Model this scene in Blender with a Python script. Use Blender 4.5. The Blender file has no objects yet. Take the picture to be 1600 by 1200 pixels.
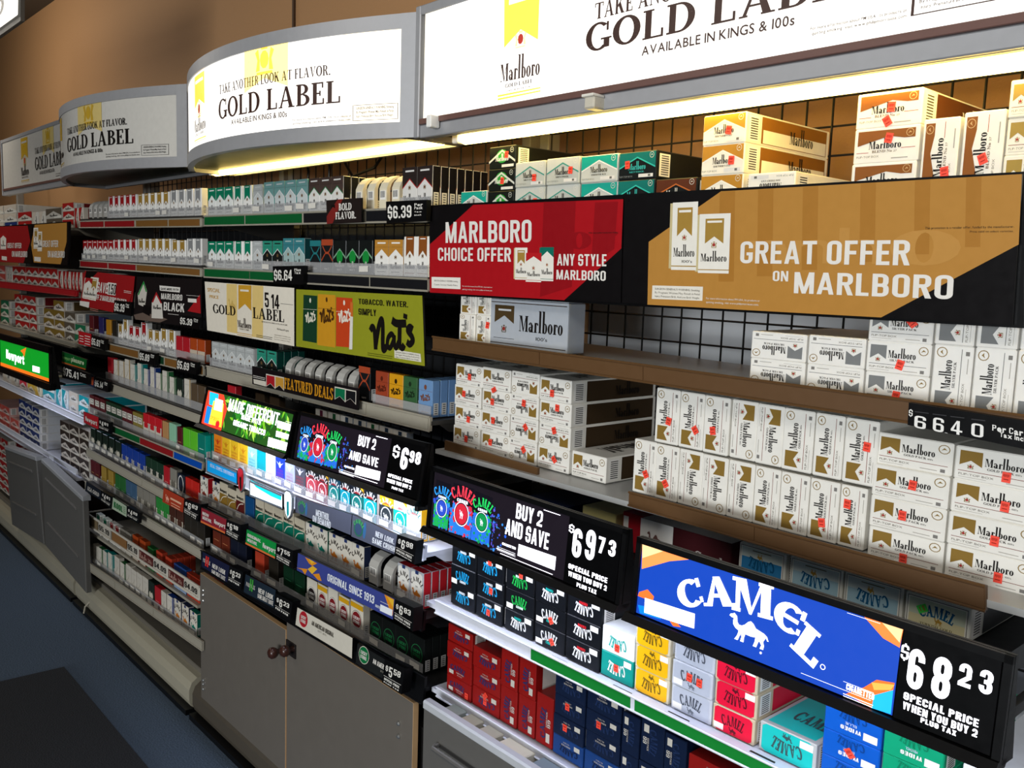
import bpy, math, random
from mathutils import Vector
random.seed(7)
SC = bpy.context.scene
COL = SC.collection
# ------------------------------------------------------------------ camera
FPX = 1400.0
YAW, PIT, ROL = math.radians(48.22), math.radians(7.05), math.radians(1.98)
CAM = Vector((0, 0, 1.6))
FWD = Vector((-math.sin(YAW) * math.cos(PIT), math.cos(YAW) * math.cos(PIT), -math.sin(PIT)))
_r = Vector((math.cos(YAW), math.sin(YAW), 0))
_u = _r.cross(FWD)
RGT = math.cos(ROL) * _r + math.sin(ROL) * _u
UPV = -math.sin(ROL) * _r + math.cos(ROL) * _u
cd = bpy.data.cameras.new('camera')
cd.sensor_width = 36.0
cd.lens = FPX / 1600 * 36
cd.clip_start = 0.02
co = bpy.data.objects.new('camera', cd)
COL.objects.link(co)
M = co.matrix_world.copy()
for i in range(3):
    M[i][0], M[i][1], M[i][2], M[i][3] = RGT[i], UPV[i], -FWD[i], CAM[i]
co.matrix_world = M
SC.camera = co
# ------------------------------------------------------------------ world, lights, exposure
vs = SC.view_settings
vs.view_transform = 'Standard'
vs.look = 'None'
vs.gamma = 1.0
vs.use_curve_mapping = False
vs.exposure = 0.0
W = bpy.data.worlds.new('store_ambient')
SC.world = W
W.use_nodes = True
W.node_tree.nodes['Background'].inputs[0].default_value = (0.9, 0.92, 1.0, 1)
W.node_tree.nodes['Background'].inputs[1].default_value = 0.06
def area(name, loc, size, sizey, power, color, target):
    l = bpy.data.lights.new(name, 'AREA')
    l.shape = 'RECTANGLE'; l.size = size; l.size_y = sizey; l.energy = power; l.color = color
    o = bpy.data.objects.new(name, l); COL.objects.link(o)
    o.location = loc
    o.rotation_euler = (Vector(target) - Vector(loc)).to_track_quat('-Z', 'Y').to_euler()
    return o
area('front_fill', (1.7, -8.6, 1.55), 4.5, 2.3, 98, (0.93, 0.97, 1.0), (-0.5, 1.2, 1.35)).data.spread = 1.1  # added unseen fill from behind the camera, standing in for window light
area('ceiling_troffer', (0.6, -1.2, 3.1), 1.2, 0.6, 26, (1, 0.95, 0.88), (-0.8, 1.2, 1.0))
area('ceiling_troffer', (-2.6, -1.6, 3.1), 1.2, 0.6, 14, (1, 0.95, 0.88), (-2.6, 1.2, 0.9))
area('ceiling_troffer', (-6.3, 0.5, 3.15), 1.2, 0.6, 20, (1, 0.92, 0.8), (-6.3, 1.7, 1.9))
area('header_leak', (-1.75, 1.54, 2.22), 2.4, 0.08, 9, (1, 0.9, 0.7), (-1.6, 1.75, 2.6))

def at(px, py, Y):
    d = FWD + RGT * ((px - 800) / FPX) - UPV * ((py - 600) / FPX)
    return CAM + d * (Y / d.y)

# ------------------------------------------------------------------ materials
MATS = {}
def lin(h):
    h = h.lstrip('#')
    c = [int(h[i:i + 2], 16) / 255 for i in (0, 2, 4)]
    return [x / 12.92 if x <= .04045 else ((x + .055) / 1.055) ** 2.4 for x in c]
def mat(hexc, rough=.45, emit=0, metal=0, kind='paper', emithex=None, bump=0, scale=60, vary=.06, lamp=True):
    key = (hexc, rough, emit, metal, kind, emithex, bump, scale, vary, lamp)
    if key in MATS: return MATS[key]
    m = bpy.data.materials.new('%s_%s' % (kind, hexc.strip('#')))
    m.use_nodes = True
    nt = m.node_tree; b = nt.nodes['Principled BSDF']
    c = lin(hexc)
    tc = nt.nodes.new('ShaderNodeTexCoord')
    nz = nt.nodes.new('ShaderNodeTexNoise'); nz.inputs['Scale'].default_value = scale
    nz.inputs['Detail'].default_value = 2
    nt.links.new(tc.outputs['Object'], nz.inputs['Vector'])
    mx = nt.nodes.new('ShaderNodeMix'); mx.data_type = 'RGBA'
    mx.inputs[6].default_value = (*[x * (1 - vary) for x in c], 1)
    mx.inputs[7].default_value = (*[min(1, x * (1 + vary)) for x in c], 1)
    nt.links.new(nz.outputs['Fac'], mx.inputs[0])
    nt.links.new(mx.outputs[2], b.inputs['Base Color'])
    mr = nt.nodes.new('ShaderNodeMapRange')
    mr.inputs[3].default_value = max(0.02, rough - .06); mr.inputs[4].default_value = min(1, rough + .06)
    nt.links.new(nz.outputs['Fac'], mr.inputs[0])
    nt.links.new(mr.outputs[0], b.inputs['Roughness'])
    b.inputs['Metallic'].default_value = metal
    if kind in ('plastic', 'paper'): b.inputs['Specular IOR Level'].default_value = .22
    if bump:
        bp = nt.nodes.new('ShaderNodeBump'); bp.inputs['Strength'].default_value = bump; bp.inputs['Distance'].default_value = .004
        nt.links.new(nz.outputs['Fac'], bp.inputs['Height']); nt.links.new(bp.outputs[0], b.inputs['Normal'])
    if emit:
        e = lin(emithex or hexc)
        b.inputs['Emission Color'].default_value = (*e, 1)
        b.inputs['Emission Strength'].default_value = emit
        if not lamp: m.cycles.emission_sampling = 'NONE'
    MATS[key] = m
    return m
def clear_mat(name, tint, opac, rough=.15):
    if name in MATS: return MATS[name]
    m = bpy.data.materials.new(name); m.use_nodes = True
    nt = m.node_tree; b = nt.nodes['Principled BSDF']; out = nt.nodes['Material Output']
    b.inputs['Base Color'].default_value = (*lin(tint), 1); b.inputs['Roughness'].default_value = rough
    tr = nt.nodes.new('ShaderNodeBsdfTransparent')
    nz = nt.nodes.new('ShaderNodeTexNoise'); nz.inputs['Scale'].default_value = 14
    mr = nt.nodes.new('ShaderNodeMapRange'); mr.inputs[3].default_value = opac * .8; mr.inputs[4].default_value = opac * 1.2
    nt.links.new(nz.outputs['Fac'], mr.inputs[0])
    mx = nt.nodes.new('ShaderNodeMixShader')
    nt.links.new(mr.outputs[0], mx.inputs[0]); nt.links.new(tr.outputs[0], mx.inputs[1]); nt.links.new(b.outputs[0], mx.inputs[2])
    nt.links.new(mx.outputs[0], out.inputs['Surface'])
    MATS[name] = m
    return m
P_ = lambda h, r=.4: mat(h, r)                       # printed paper / card
INK, WHITE, CREAM = P_('#15110f'), P_('#f2efe8'), P_('#e8e2d2')
BLACK = mat('#0b0b0c', .35, kind='plastic')
DARK = mat('#141416', .5, kind='painted_steel')
GREYM = mat('#8d8d8d', .38, metal=.35, kind='aluminium')
STEEL = mat('#b9bab8', .35, kind='shelf_steel')
BEIGE = mat('#a29c8c', .45, kind='shelf_steel')
STICK = mat('#ff4b36', .5, kind='price_sticker', emit=0)
CLEAR = clear_mat('clear_acrylic', '#c9c9c9', .34)
CLEARD = clear_mat('thin_clear_acrylic', '#c0c4c8', .14)

# ------------------------------------------------------------------ lettering
_G = {}
def font_glyph(ch, off):
    key = (ch, off)
    if key in _G: return _G[key]
    cu = bpy.data.curves.new('t', 'FONT'); cu.body = ch; cu.size = 1; cu.offset = off; cu.resolution_u = 3
    ob = bpy.data.objects.new('t', cu)
    me = ob.to_mesh()
    v = [(p.co.x, p.co.y) for p in me.vertices]
    f = [[v[i] for i in p.vertices] for p in me.polygons]
    ob.to_mesh_clear(); bpy.data.objects.remove(ob); bpy.data.curves.remove(cu)
    if v:
        x0 = min(p[0] for p in v); x1 = max(p[0] for p in v)
    else: x0, x1 = 0, .3
    _G[key] = ([[(p[0] - x0, p[1]) for p in q] for q in f], x1 - x0)
    return _G[key]
def rect_(x0, y0, x1, y1): return [(x0, y0), (x1, y0), (x1, y1), (x0, y1)]
def ring_(cx, cy, rx, ry, tx, ty, a0=0, a1=360, n=16):
    out = []
    for i in range(n):
        a, b = math.radians(a0 + (a1 - a0) * i / n), math.radians(a0 + (a1 - a0) * (i + 1) / n)
        out.append([(cx + (rx - tx) * math.cos(a), cy + (ry - ty) * math.sin(a)), (cx + rx * math.cos(a), cy + ry * math.sin(a)),
                    (cx + rx * math.cos(b), cy + ry * math.sin(b)), (cx + (rx - tx) * math.cos(b), cy + (ry - ty) * math.sin(b))])
    return out
def serif_glyph(c, S, t, asc):
    key = ('s', c, S, t, asc)
    if key in _G: return _G[key]
    P = []; e = .07; h = max(.03, t * .9)
    R = lambda *a: P.append(rect_(*a))
    def stem(x, y0=0, y1=1, top=1, bot=1, w=S):
        R(x, y0, x + w, y1)
        if bot: R(x - e, y0, x + w + e, y0 + h)
        if top: R(x - (e if top == 1 else e * 1.2), y1 - h, x + w + (e if top == 1 else 0), y1)
    w = .7
    if c == 'A':
        P.append([(.07, 0), (.07 + t * 1.4, 0), (.44, 1), (.37, 1)]); P.append([(.35, 1), (.35 + S * .75, 1), (.8, 0), (.8 - S * 1.1, 0)])
        R(.19, .3, .62, .3 + t); R(0, 0, .22, h); R(.54, 0, .88, h); w = .88
    elif c == 'B':
        stem(e); R(e, 1 - t, .33, 1); R(e, .5, .35, .5 + t); R(e, 0, .36, t)
        P += ring_(.32, .76, .3, .24, S * .95, t, -90, 90, 10); P += ring_(.35, .27, .34, .27, S, t, -90, 90, 10); w = .7
    elif c in 'CG':
        P += ring_(.44, .5, .43, .52, S * 1.05, t * 1.2, 48, 312, 18); R(.7, .66, .7 + t, .98)
        if c == 'G': R(.62, .06, .62 + S, .42); R(.52, .42 - h, .62 + S + e, .42)
        else: R(.7, .1, .7 + t * .8, .3)
        w = .84
    elif c == 'O': P += ring_(.44, .5, .44, .52, S * 1.1, t * 1.2, 0, 360, 24); w = .88
    elif c == 'D':
        stem(e, top=0, bot=0); R(0, 0, .4, t); R(0, 1 - t, .4, 1); P += ring_(.36, .5, .44, .5, S * 1.05, t, -90, 90, 14); w = .82
    elif c in 'EF':
        stem(e); R(e, 1 - t, .56, 1); R(.56 - t, .74, .56, 1); R(e, .5 - t / 2, .44, .5 + t / 2); R(.44 - t, .38, .44, .62)
        if c == 'E': R(e, 0, .6, t); R(.6 - t, 0, .6, .27)
        w = .62
    elif c == 'H': stem(e); stem(.6); R(e, .5 - t / 2, .7, .5 + t / 2); w = .68 + S + e
    elif c == 'I': stem(e); w = S + 2 * e
    elif c == 'K':
        stem(e); P.append([(S, .42), (S + t * 1.5, .42), (.68, 1), (.6, 1)]); P.append([(.26, .58), (.26 + S * 1.1, .7), (.8, 0), (.8 - S * 1.2, 0)])
        R(.5, 1 - h, .78, 1); R(.54, 0, .86, h); w = .86
    elif c == 'L': stem(e); R(e, 0, .62, t); R(.62 - t, 0, .62, .3); w = .64
    elif c == 'M':
        R(.1, 0, .1 + t, 1); R(0, 0, .24, h); R(0, 1 - h, .2, 1); P.append([(.1, 1), (.1 + S * 1.1, 1), (.56, .05), (.48, 0)])
        P.append([(.48, 0), (.54, 0), (.86, 1), (.78, 1)]); stem(.78, w=S); w = .78 + S + e
    elif c == 'N':
        R(.1, 0, .1 + t, 1); R(0, 0, .24, h); R(0, 1 - h, .2, 1); P.append([(.08, 1), (.08 + S * 1.15, 1), (.74, 0), (.68, 0)]); R(.74 - t, 0, .74, 1); R(.6, 1 - h, .84, 1); w = .84
    elif c in 'PR':
        stem(e); R(e, 1 - t, .34, 1); R(e, .48, .36, .48 + t); P += ring_(.33, .74, .31, .26, S, t, -90, 90, 10)
        if c == 'R': P.append([(.34, .5), (.34 + S * .9, .5), (.74, 0), (.74 - S * 1.1, 0)]); R(.5, 0, .8, h)
        w = .78 if c == 'R' else .66
    elif c == 'S':
        P += ring_(.3, .74, .28, .27, S * .9, t * 1.3, 20, 270, 12); P += ring_(.3, .26, .3, .28, S * .9, t * 1.3, -160, 90, 12)
        R(.5, .72, .5 + t, .98); R(.04, .04, .04 + t, .3); w = .62
    elif c == 'T': stem(.32, top=0); R(.02, 1 - t, .78 + S * .1, 1); R(.02, .74, .02 + t, 1); R(.78 + S * .1 - t, .74, .78 + S * .1, 1); w = .8
    elif c == 'U':
        R(e, .35, e + S, 1); R(0, 1 - h, 2 * e + S, 1); R(.62, .35, .62 + t, 1); R(.54, 1 - h, .74, 1); P += ring_(.36, .35, .3, .37, S, t, 180, 360, 12); w = .74
    elif c == 'V':
        P.append([(.08, 1), (.08 + S * 1.1, 1), (.5, 0), (.4, 0)]); P.append([(.42, 0), (.48, 0), (.8, 1), (.72, 1)]); R(0, 1 - h, .34, 1); R(.6, 1 - h, .88, 1); w = .86
    elif c == 'o': P += ring_(.27, .3, .27, .32, S * .95, t, 0, 360, 16); w = .54
    elif c == 'a':
        R(.3, 0, .3 + S, .46); P += ring_(.24, .42, .21, .2, S * .8, t, 0, 170, 8); P += ring_(.22, .17, .21, .18, S * .9, t, 60, 360, 10); R(.3, 0, .3 + S + e, h); w = .3 + S + e
    elif c == 'r': R(e, 0, e + S, .62); R(0, 0, S + 2 * e, h); P += ring_(.32, .42, .18, .2, t, t * 1.6, 20, 150, 6); P += ring_(.42, .52, .07, .08, .07, .08, 0, 360, 8); w = .46
    elif c == 'l': R(e, 0, e + S, asc); R(0, 0, S + 2 * e, h); R(0, asc - h, e + S, asc); w = S + 2 * e
    elif c == 'b': R(e, 0, e + S, asc); R(0, asc - h, e + S, asc); P += ring_(.32, .3, .27, .32, S * .95, t, -140, 140, 14); w = .6
    elif c == '.': R(.02, 0, .02 + S, S * .8); w = S + .04
    else:
        return font_glyph(c, .0)
    _G[key] = (P, w)
    return _G[key]
def goth_glyph(c, S=.17, t=.15):
    key = ('g', c, S, t)
    if key in _G: return _G[key]
    P = []; w = .5; Rr = S + .05; R = lambda *a: P.append(rect_(*a))
    def frame(x0, y0, x1, y1, sides, rnd):
        r = min(Rr, (y1 - y0) / 2, (x1 - x0) / 2); s_ = min(S, r); t_ = min(t, r)
        for k, cx, cy, a0 in (('b', x1 - r, y1 - r, 0), ('a', x0 + r, y1 - r, 90), ('d', x0 + r, y0 + r, 180), ('c', x1 - r, y0 + r, 270)):
            if k in rnd: P.extend(ring_(cx, cy, r, r, s_, t_, a0, a0 + 90, 5))
        g = lambda k: r if k in rnd else 0
        if 'l' in sides: R(x0, y0 + g('d'), x0 + S, y1 - g('a'))
        if 'r' in sides: R(x1 - S, y0 + g('c'), x1, y1 - g('b'))
        if 't' in sides: R(x0 + g('a'), y1 - t, x1 - g('b'), y1)
        if 'm' in sides: R(x0 + g('d'), y0, x1 - g('c'), y0 + t)
    m0, m1 = .5 - t / 2, .5 + t / 2
    if c == 'A': w = .56; P.append([(0, 0), (S * .95, 0), (w / 2 + S * .36, 1), (w / 2 - S * .5, 1)]); P.append([(w, 0), (w - S * .95, 0), (w / 2 - S * .36, 1), (w / 2 + S * .5, 1)]); R(w * .22, .2, w * .78, .2 + t * .9)
    elif c == 'B': frame(0, m0, w * .97, 1, 'lrtm', 'bc'); frame(0, 0, w, m1, 'lrtm', 'bc')
    elif c in 'CG':
        frame(0, 0, w, 1, 'ltm', 'abcd'); R(w - S, 1 - Rr - .1, w, 1 - Rr + .002)
        if c == 'C': R(w - S, Rr, w, Rr + .1)
        else: R(w - S, Rr, w, .5); R(w * .5, .5 - t * .9, w, .5)
    elif c == 'D': frame(0, 0, w, 1, 'lrtm', 'bc')
    elif c in 'EF':
        w = .42; R(0, 0, S, 1); R(0, 1 - t, w, 1); R(0, m0, w * .92, m1)
        if c == 'E': R(0, 0, w, t)
    elif c == 'H': R(0, 0, S, 1); R(w - S, 0, w, 1); R(0, m0, w, m1)
    elif c == 'I': w = S; R(0, 0, S, 1)
    elif c == 'J': frame(0, 0, w * .9, 1, 'rm', 'cd'); R(0, Rr, S, Rr + .12); w *= .9
    elif c == 'K': w = .54; R(0, 0, S, 1); P.append([(S, .34), (S, .6), (w - S * 1.1, 1), (w, 1)]); P.append([(S * 1.2, .52), (S * 2.1, .66), (w, 0), (w - S * 1.15, 0)])
    elif c == 'L': w = .4; R(0, 0, S, 1); R(0, 0, w, t)
    elif c == 'M': w = .68; R(0, 0, S * .95, 1); R(w - S * .95, 0, w, 1); P.append([(0, 1), (S * 1.1, 1), (w / 2 + S * .4, 0), (w / 2 - S * .4, 0)]); P.append([(w, 1), (w - S * 1.1, 1), (w / 2 - S * .4, 0), (w / 2 + S * .4, 0)])
    elif c == 'N': w = .54; R(0, 0, S * .9, 1); R(w - S * .9, 0, w, 1); P.append([(0, 1), (S * 1.05, 1), (w, 0), (w - S * 1.05, 0)])
    elif c in 'O0Q':
        frame(0, 0, w, 1, 'lrtm', 'abcd')
        if c == 'Q': P.append([(w * .5, .2), (w * .7, .25), (w * 1.05, -.05), (w * .8, -.08)])
    elif c == 'P': frame(0, .42, w, 1, 'rtm', 'bc'); R(0, 0, S, 1)
    elif c == 'R': frame(0, .44, w, 1, 'rtm', 'bc'); R(0, 0, S, 1); P.append([(w * .4, .5), (w * .4 + S, .5), (w * 1.04, 0), (w * 1.04 - S * 1.05, 0)])
    elif c in 'S$':
        frame(0, m0, w, 1, 'ltm', 'abd'); frame(0, 0, w, m1, 'rtm', 'bcd'); R(w - S, 1 - Rr - .1, w, 1 - Rr + .002); R(0, Rr, S, Rr + .1)
        if c == '$': R(w / 2 - .05, -.1, w / 2 + .05, .1); R(w / 2 - .05, .9, w / 2 + .05, 1.1)
    elif c == 'T': R(0, 1 - t, w, 1); R(w / 2 - S / 2, 0, w / 2 + S / 2, 1)
    elif c == 'U': frame(0, 0, w, 1, 'lrm', 'cd')
    elif c == 'V': w = .54; P.append([(0, 1), (S, 1), (w / 2 + S * .4, 0), (w / 2 - S * .4, 0)]); P.append([(w, 1), (w - S, 1), (w / 2 - S * .4, 0), (w / 2 + S * .4, 0)])
    elif c == 'W':
        w = .84; S *= .72
        for o in (0, w / 2 - .02): P.append([(o, 1), (o + S * .9, 1), (o + w * .29, 0), (o + w * .13, 0)]); P.append([(o + w * .42 + .02, 1), (o + w * .42 + .02 - S * .9, 1), (o + w * .13, 0), (o + w * .29, 0)])
    elif c == 'X': P.append([(0, 1), (S * 1.1, 1), (w, 0), (w - S * 1.1, 0)]); P.append([(w, 1), (w - S * 1.1, 1), (0, 0), (S * 1.1, 0)])
    elif c == 'Y': R(w / 2 - S / 2, 0, w / 2 + S / 2, .45); P.append([(0, 1), (S, 1), (w / 2 + S / 2, .42), (w / 2 - S / 2, .42)]); P.append([(w, 1), (w - S, 1), (w / 2 - S / 2, .42), (w / 2 + S / 2, .42)])
    elif c == 'Z': R(0, 1 - t, w, 1); R(0, 0, w, t); P.append([(0, t), (S * 1.2, t), (w, 1 - t), (w - S * 1.2, 1 - t)])
    elif c == '1': w = .3; R(w - S, 0, w, 1); P.append([(0, .72), (w - S, .78), (w - S, 1), (w - S * 1.2, 1), (0, .86)])
    elif c == '2': frame(0, .4, w, 1, 'rt', 'ab'); R(0, .62, S, 1 - Rr); R(0, 0, w, t); P.append([(0, t), (S * 1.15, t), (w, .42), (w - S, .42), (w - S * 1.1, .45)])
    elif c == '3': frame(0, m0, w, 1, 'rt', 'abc'); frame(0, 0, w, m1, 'rm', 'bcd'); R(w * .35, m0, w - Rr, m1); R(0, .68, S, 1 - Rr); R(0, Rr, S, .32); P[:] = [q for q in P]
    elif c == '4': w = .54; R(w * .5, 0, w * .5 + S, 1); R(0, .2, w, .2 + t); P.append([(0, .2 + t), (S * .9, .2 + t), (w * .5 + S * .4, 1), (w * .5, 1)])
    elif c == '5': R(0, 1 - t, w * .96, 1); R(0, .45, S, 1); frame(0, 0, w, .64, 'rtm', 'bcd'); R(0, Rr, S, .3)
    elif c == '6': frame(0, 0, w, .6, 'lrtm', 'abcd'); frame(0, .3, w, 1, 'lt', 'ab'); R(w - S, .7, w, 1 - Rr)
    elif c == '9': frame(0, .4, w, 1, 'lrtm', 'abcd'); frame(0, 0, w, .7, 'rm', 'cd'); R(0, Rr, S, .3)
    elif c == '7': R(0, 1 - t, w, 1); P.append([(w * .16, 0), (w * .16 + S * 1.05, 0), (w, 1 - t), (w - S * 1.1, 1 - t)])
    elif c == '8': frame(0, m0, w, 1, 'lrtm', 'abcd'); frame(0, 0, w, m1, 'lrtm', 'abcd')
    elif c == '.': w = S; R(0, 0, S, S)
    elif c == "'": w = S * .8; R(0, .7, S * .8, 1)
    else:
        g, w0 = font_glyph(c, .035); K = 1 / .7 * .8
        _G[key] = ([[(p[0] * K, p[1] / .7) for p in q] for q in g], w0 * K); return _G[key]
    _G[key] = (P, w)
    return _G[key]
def text_polys(s, style):
    """polygons with cap height about 1 (0.73 em font scaled up), pen starts at 0"""
    out = []; x = 0
    if style in ('serif', 'slab', 'marl', 'heavy'):
        S, t, asc, gap = {'serif': (.19, .07, 1, .07), 'slab': (.22, .11, 1, .05), 'marl': (.21, .05, 1.36, .05), 'heavy': (.25, .12, 1, .08)}[style]
        for c in s:
            if c == ' ': x += .36; continue
            g, w = serif_glyph(c, S, t, asc)
            out += [[(p[0] + x, p[1]) for p in q] for q in g]
            x += w + gap
        return out, x - gap
    if style in ('cond', 'fat', 'bold') :
        S, t, gap = {'cond': (.165, .15, .1), 'fat': (.2, .17, .1), 'bold': (.14, .13, .12)}[style]
        for c in s:
            if c == ' ': x += .26; continue
            g, w = goth_glyph(c, S, t)
            out += [[(p[0] + x, p[1]) for p in q] for q in g]
            x += w + gap
        return out, max(.01, x - gap)
    off, gap = {'sans': (0, .1), 'med': (.016, .12), 'bold': (.022, .1), 'cond': (.04, .16), 'fat': (.055, .2), 'fine': (-.008, .1)}[style]
    K = 1 / .7
    for c in s:
        if c == ' ': x += .38; continue
        g, w = font_glyph(c, off)
        out += [[((p[0]) * K + x, p[1] * K) for p in q] for q in g]
        x += w * K + gap
    return out, max(.01, x - gap)
def smooth(pts, n=6):
    out = []
    q = [pts[0]] + list(pts) + [pts[-1]]
    for i in range(1, len(q) - 2):
        for k in range(n):
            t = k / n
            out.append(tuple(.5 * (2 * q[i][j] + (q[i + 1][j] - q[i - 1][j]) * t + (2 * q[i - 1][j] - 5 * q[i][j] + 4 * q[i + 1][j] - q[i + 2][j]) * t * t
                             + (3 * q[i][j] - q[i - 1][j] - 3 * q[i + 1][j] + q[i + 2][j]) * t ** 3) for j in range(2)))
    return out + [tuple(pts[-1])]
def stroke_(pts, w, n=5):
    p = smooth(pts, n); L = []; Rr = []
    for i, a in enumerate(p):
        b = p[min(i + 1, len(p) - 1)]; c = p[max(i - 1, 0)]
        dx, dy = b[0] - c[0], b[1] - c[1]; l = math.hypot(dx, dy) or 1
        L.append((a[0] - dy / l * w / 2, a[1] + dx / l * w / 2)); Rr.append((a[0] + dy / l * w / 2, a[1] - dx / l * w / 2))
    return [[L[i], Rr[i], Rr[i + 1], L[i + 1]] for i in range(len(p) - 1)]
CAMEL = [(.02, .80), (.04, .87), (.10, .91), (.13, .95), (.16, .91), (.2, .86), (.21, .78), (.22, .66), (.26, .58), (.33, .58), (.40, .66), (.47, .80), (.53, .86),
         (.59, .80), (.66, .66), (.76, .62), (.86, .58), (.93, .50), (.97, .36), (.94, .36), (.9, .46), (.88, .38), (.85, .28), (.88, .14), (.87, .0), (.79, .0), (.82, .14),
         (.76, .27), (.73, .14), (.71, 0), (.63, 0), (.66, .16), (.67, .34), (.56, .31), (.43, .32), (.41, .16), (.41, 0), (.33, 0), (.35, .16), (.33, .28), (.30, .16), (.27, 0), (.19, 0),
         (.25, .18), (.27, .36), (.19, .42), (.13, .52), (.12, .66), (.13, .76), (.08, .76)]

class Art:
    """flat printed artwork: polygons (u, v) with a material and a layer"""
    def __init__(s): s.f = []
    def poly(s, pts, m, L=1): s.f.append((list(pts), m, L)); return s
    def rect(s, x0, y0, x1, y1, m, L=1, n=1):
        for i in range(n):
            a, b = x0 + (x1 - x0) * i / n, x0 + (x1 - x0) * (i + 1) / n
            s.poly([(a, y0), (b, y0), (b, y1), (a, y1)], m, L)
        return s
    def ring(s, cx, cy, rx, ry, tx, m, L=2, n=16, ty=None):
        for q in ring_(cx, cy, rx, ry, tx, tx if ty is None else ty, 0, 360, n): s.poly(q, m, L)
        return s
    def disc(s, cx, cy, rx, ry, m, L=2, n=18):
        return s.poly([(cx + rx * math.cos(2 * math.pi * i / n), cy + ry * math.sin(2 * math.pi * i / n)) for i in range(n)], m, L)
    def text(s, str_, x, y, w, h, m, style='sans', L=3, align='l', skew=0):
        """lower left x, y; w = total width (None: natural), h = cap height"""
        g, gw = text_polys(str_, style)
        sx = (w / gw) if w else h
        if align == 'c': x -= gw * sx / 2
        if align == 'r': x -= gw * sx
        for i, q in enumerate(g): s.poly([(x + p[0] * sx + skew * p[1] * h, y + p[1] * h) for p in q], m, L + (i % 6) * .08)
        return s
    def stroke(s, pts, w, m, L=3, n=5):
        for i, q in enumerate(stroke_(pts, w, n)): s.poly(q, m, L + (i % 3) * .06)
        return s
    def arc(s, str_, cx, cy, r, h, a0, a1, m, style='heavy', L=3, wk=1.0):
        """letters standing on an arc from angle a0 to a1 (degrees, 90 = up)"""
        ws = [text_polys(c, style) for c in str_]
        tot = sum(w for _, w in ws) + .12 * (len(ws) - 1)
        acc = 0
        for g, w in ws:
            a = math.radians(a0 + (a1 - a0) * (acc + w / 2) / tot)
            k = math.radians(abs(a1 - a0)) * r / tot * wk
            ux, uy = math.sin(a), -math.cos(a); vx, vy = math.cos(a), math.sin(a)
            for i, q in enumerate(g):
                s.poly([(cx + vx * (r + p[1] * h) + ux * (p[0] - w / 2) * k, cy + vy * (r + p[1] * h) + uy * (p[0] - w / 2) * k) for p in q], m, L + (i % 6) * .08)
            acc += w + .12
        return s
    def camel(s, x, y, w, h, m, L=3): return s.poly([(x + p[0] * w, y + p[1] * h) for p in CAMEL], m, L)
    def add(s, o, fn, dl=0):
        for pts, m, L in o.f: s.f.append(([fn(*p) for p in pts], m, L + dl))
        return s
    def turned(s, rot, w, h):
        """the same art turned in its own plane; w, h are the size of the unturned art"""
        fn = {0: lambda u, v: (u, v), 180: lambda u, v: (w - u, h - v), 90: lambda u, v: (h - v, u), 270: lambda u, v: (v, w - u)}[rot]
        return Art().add(s, fn)

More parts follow.
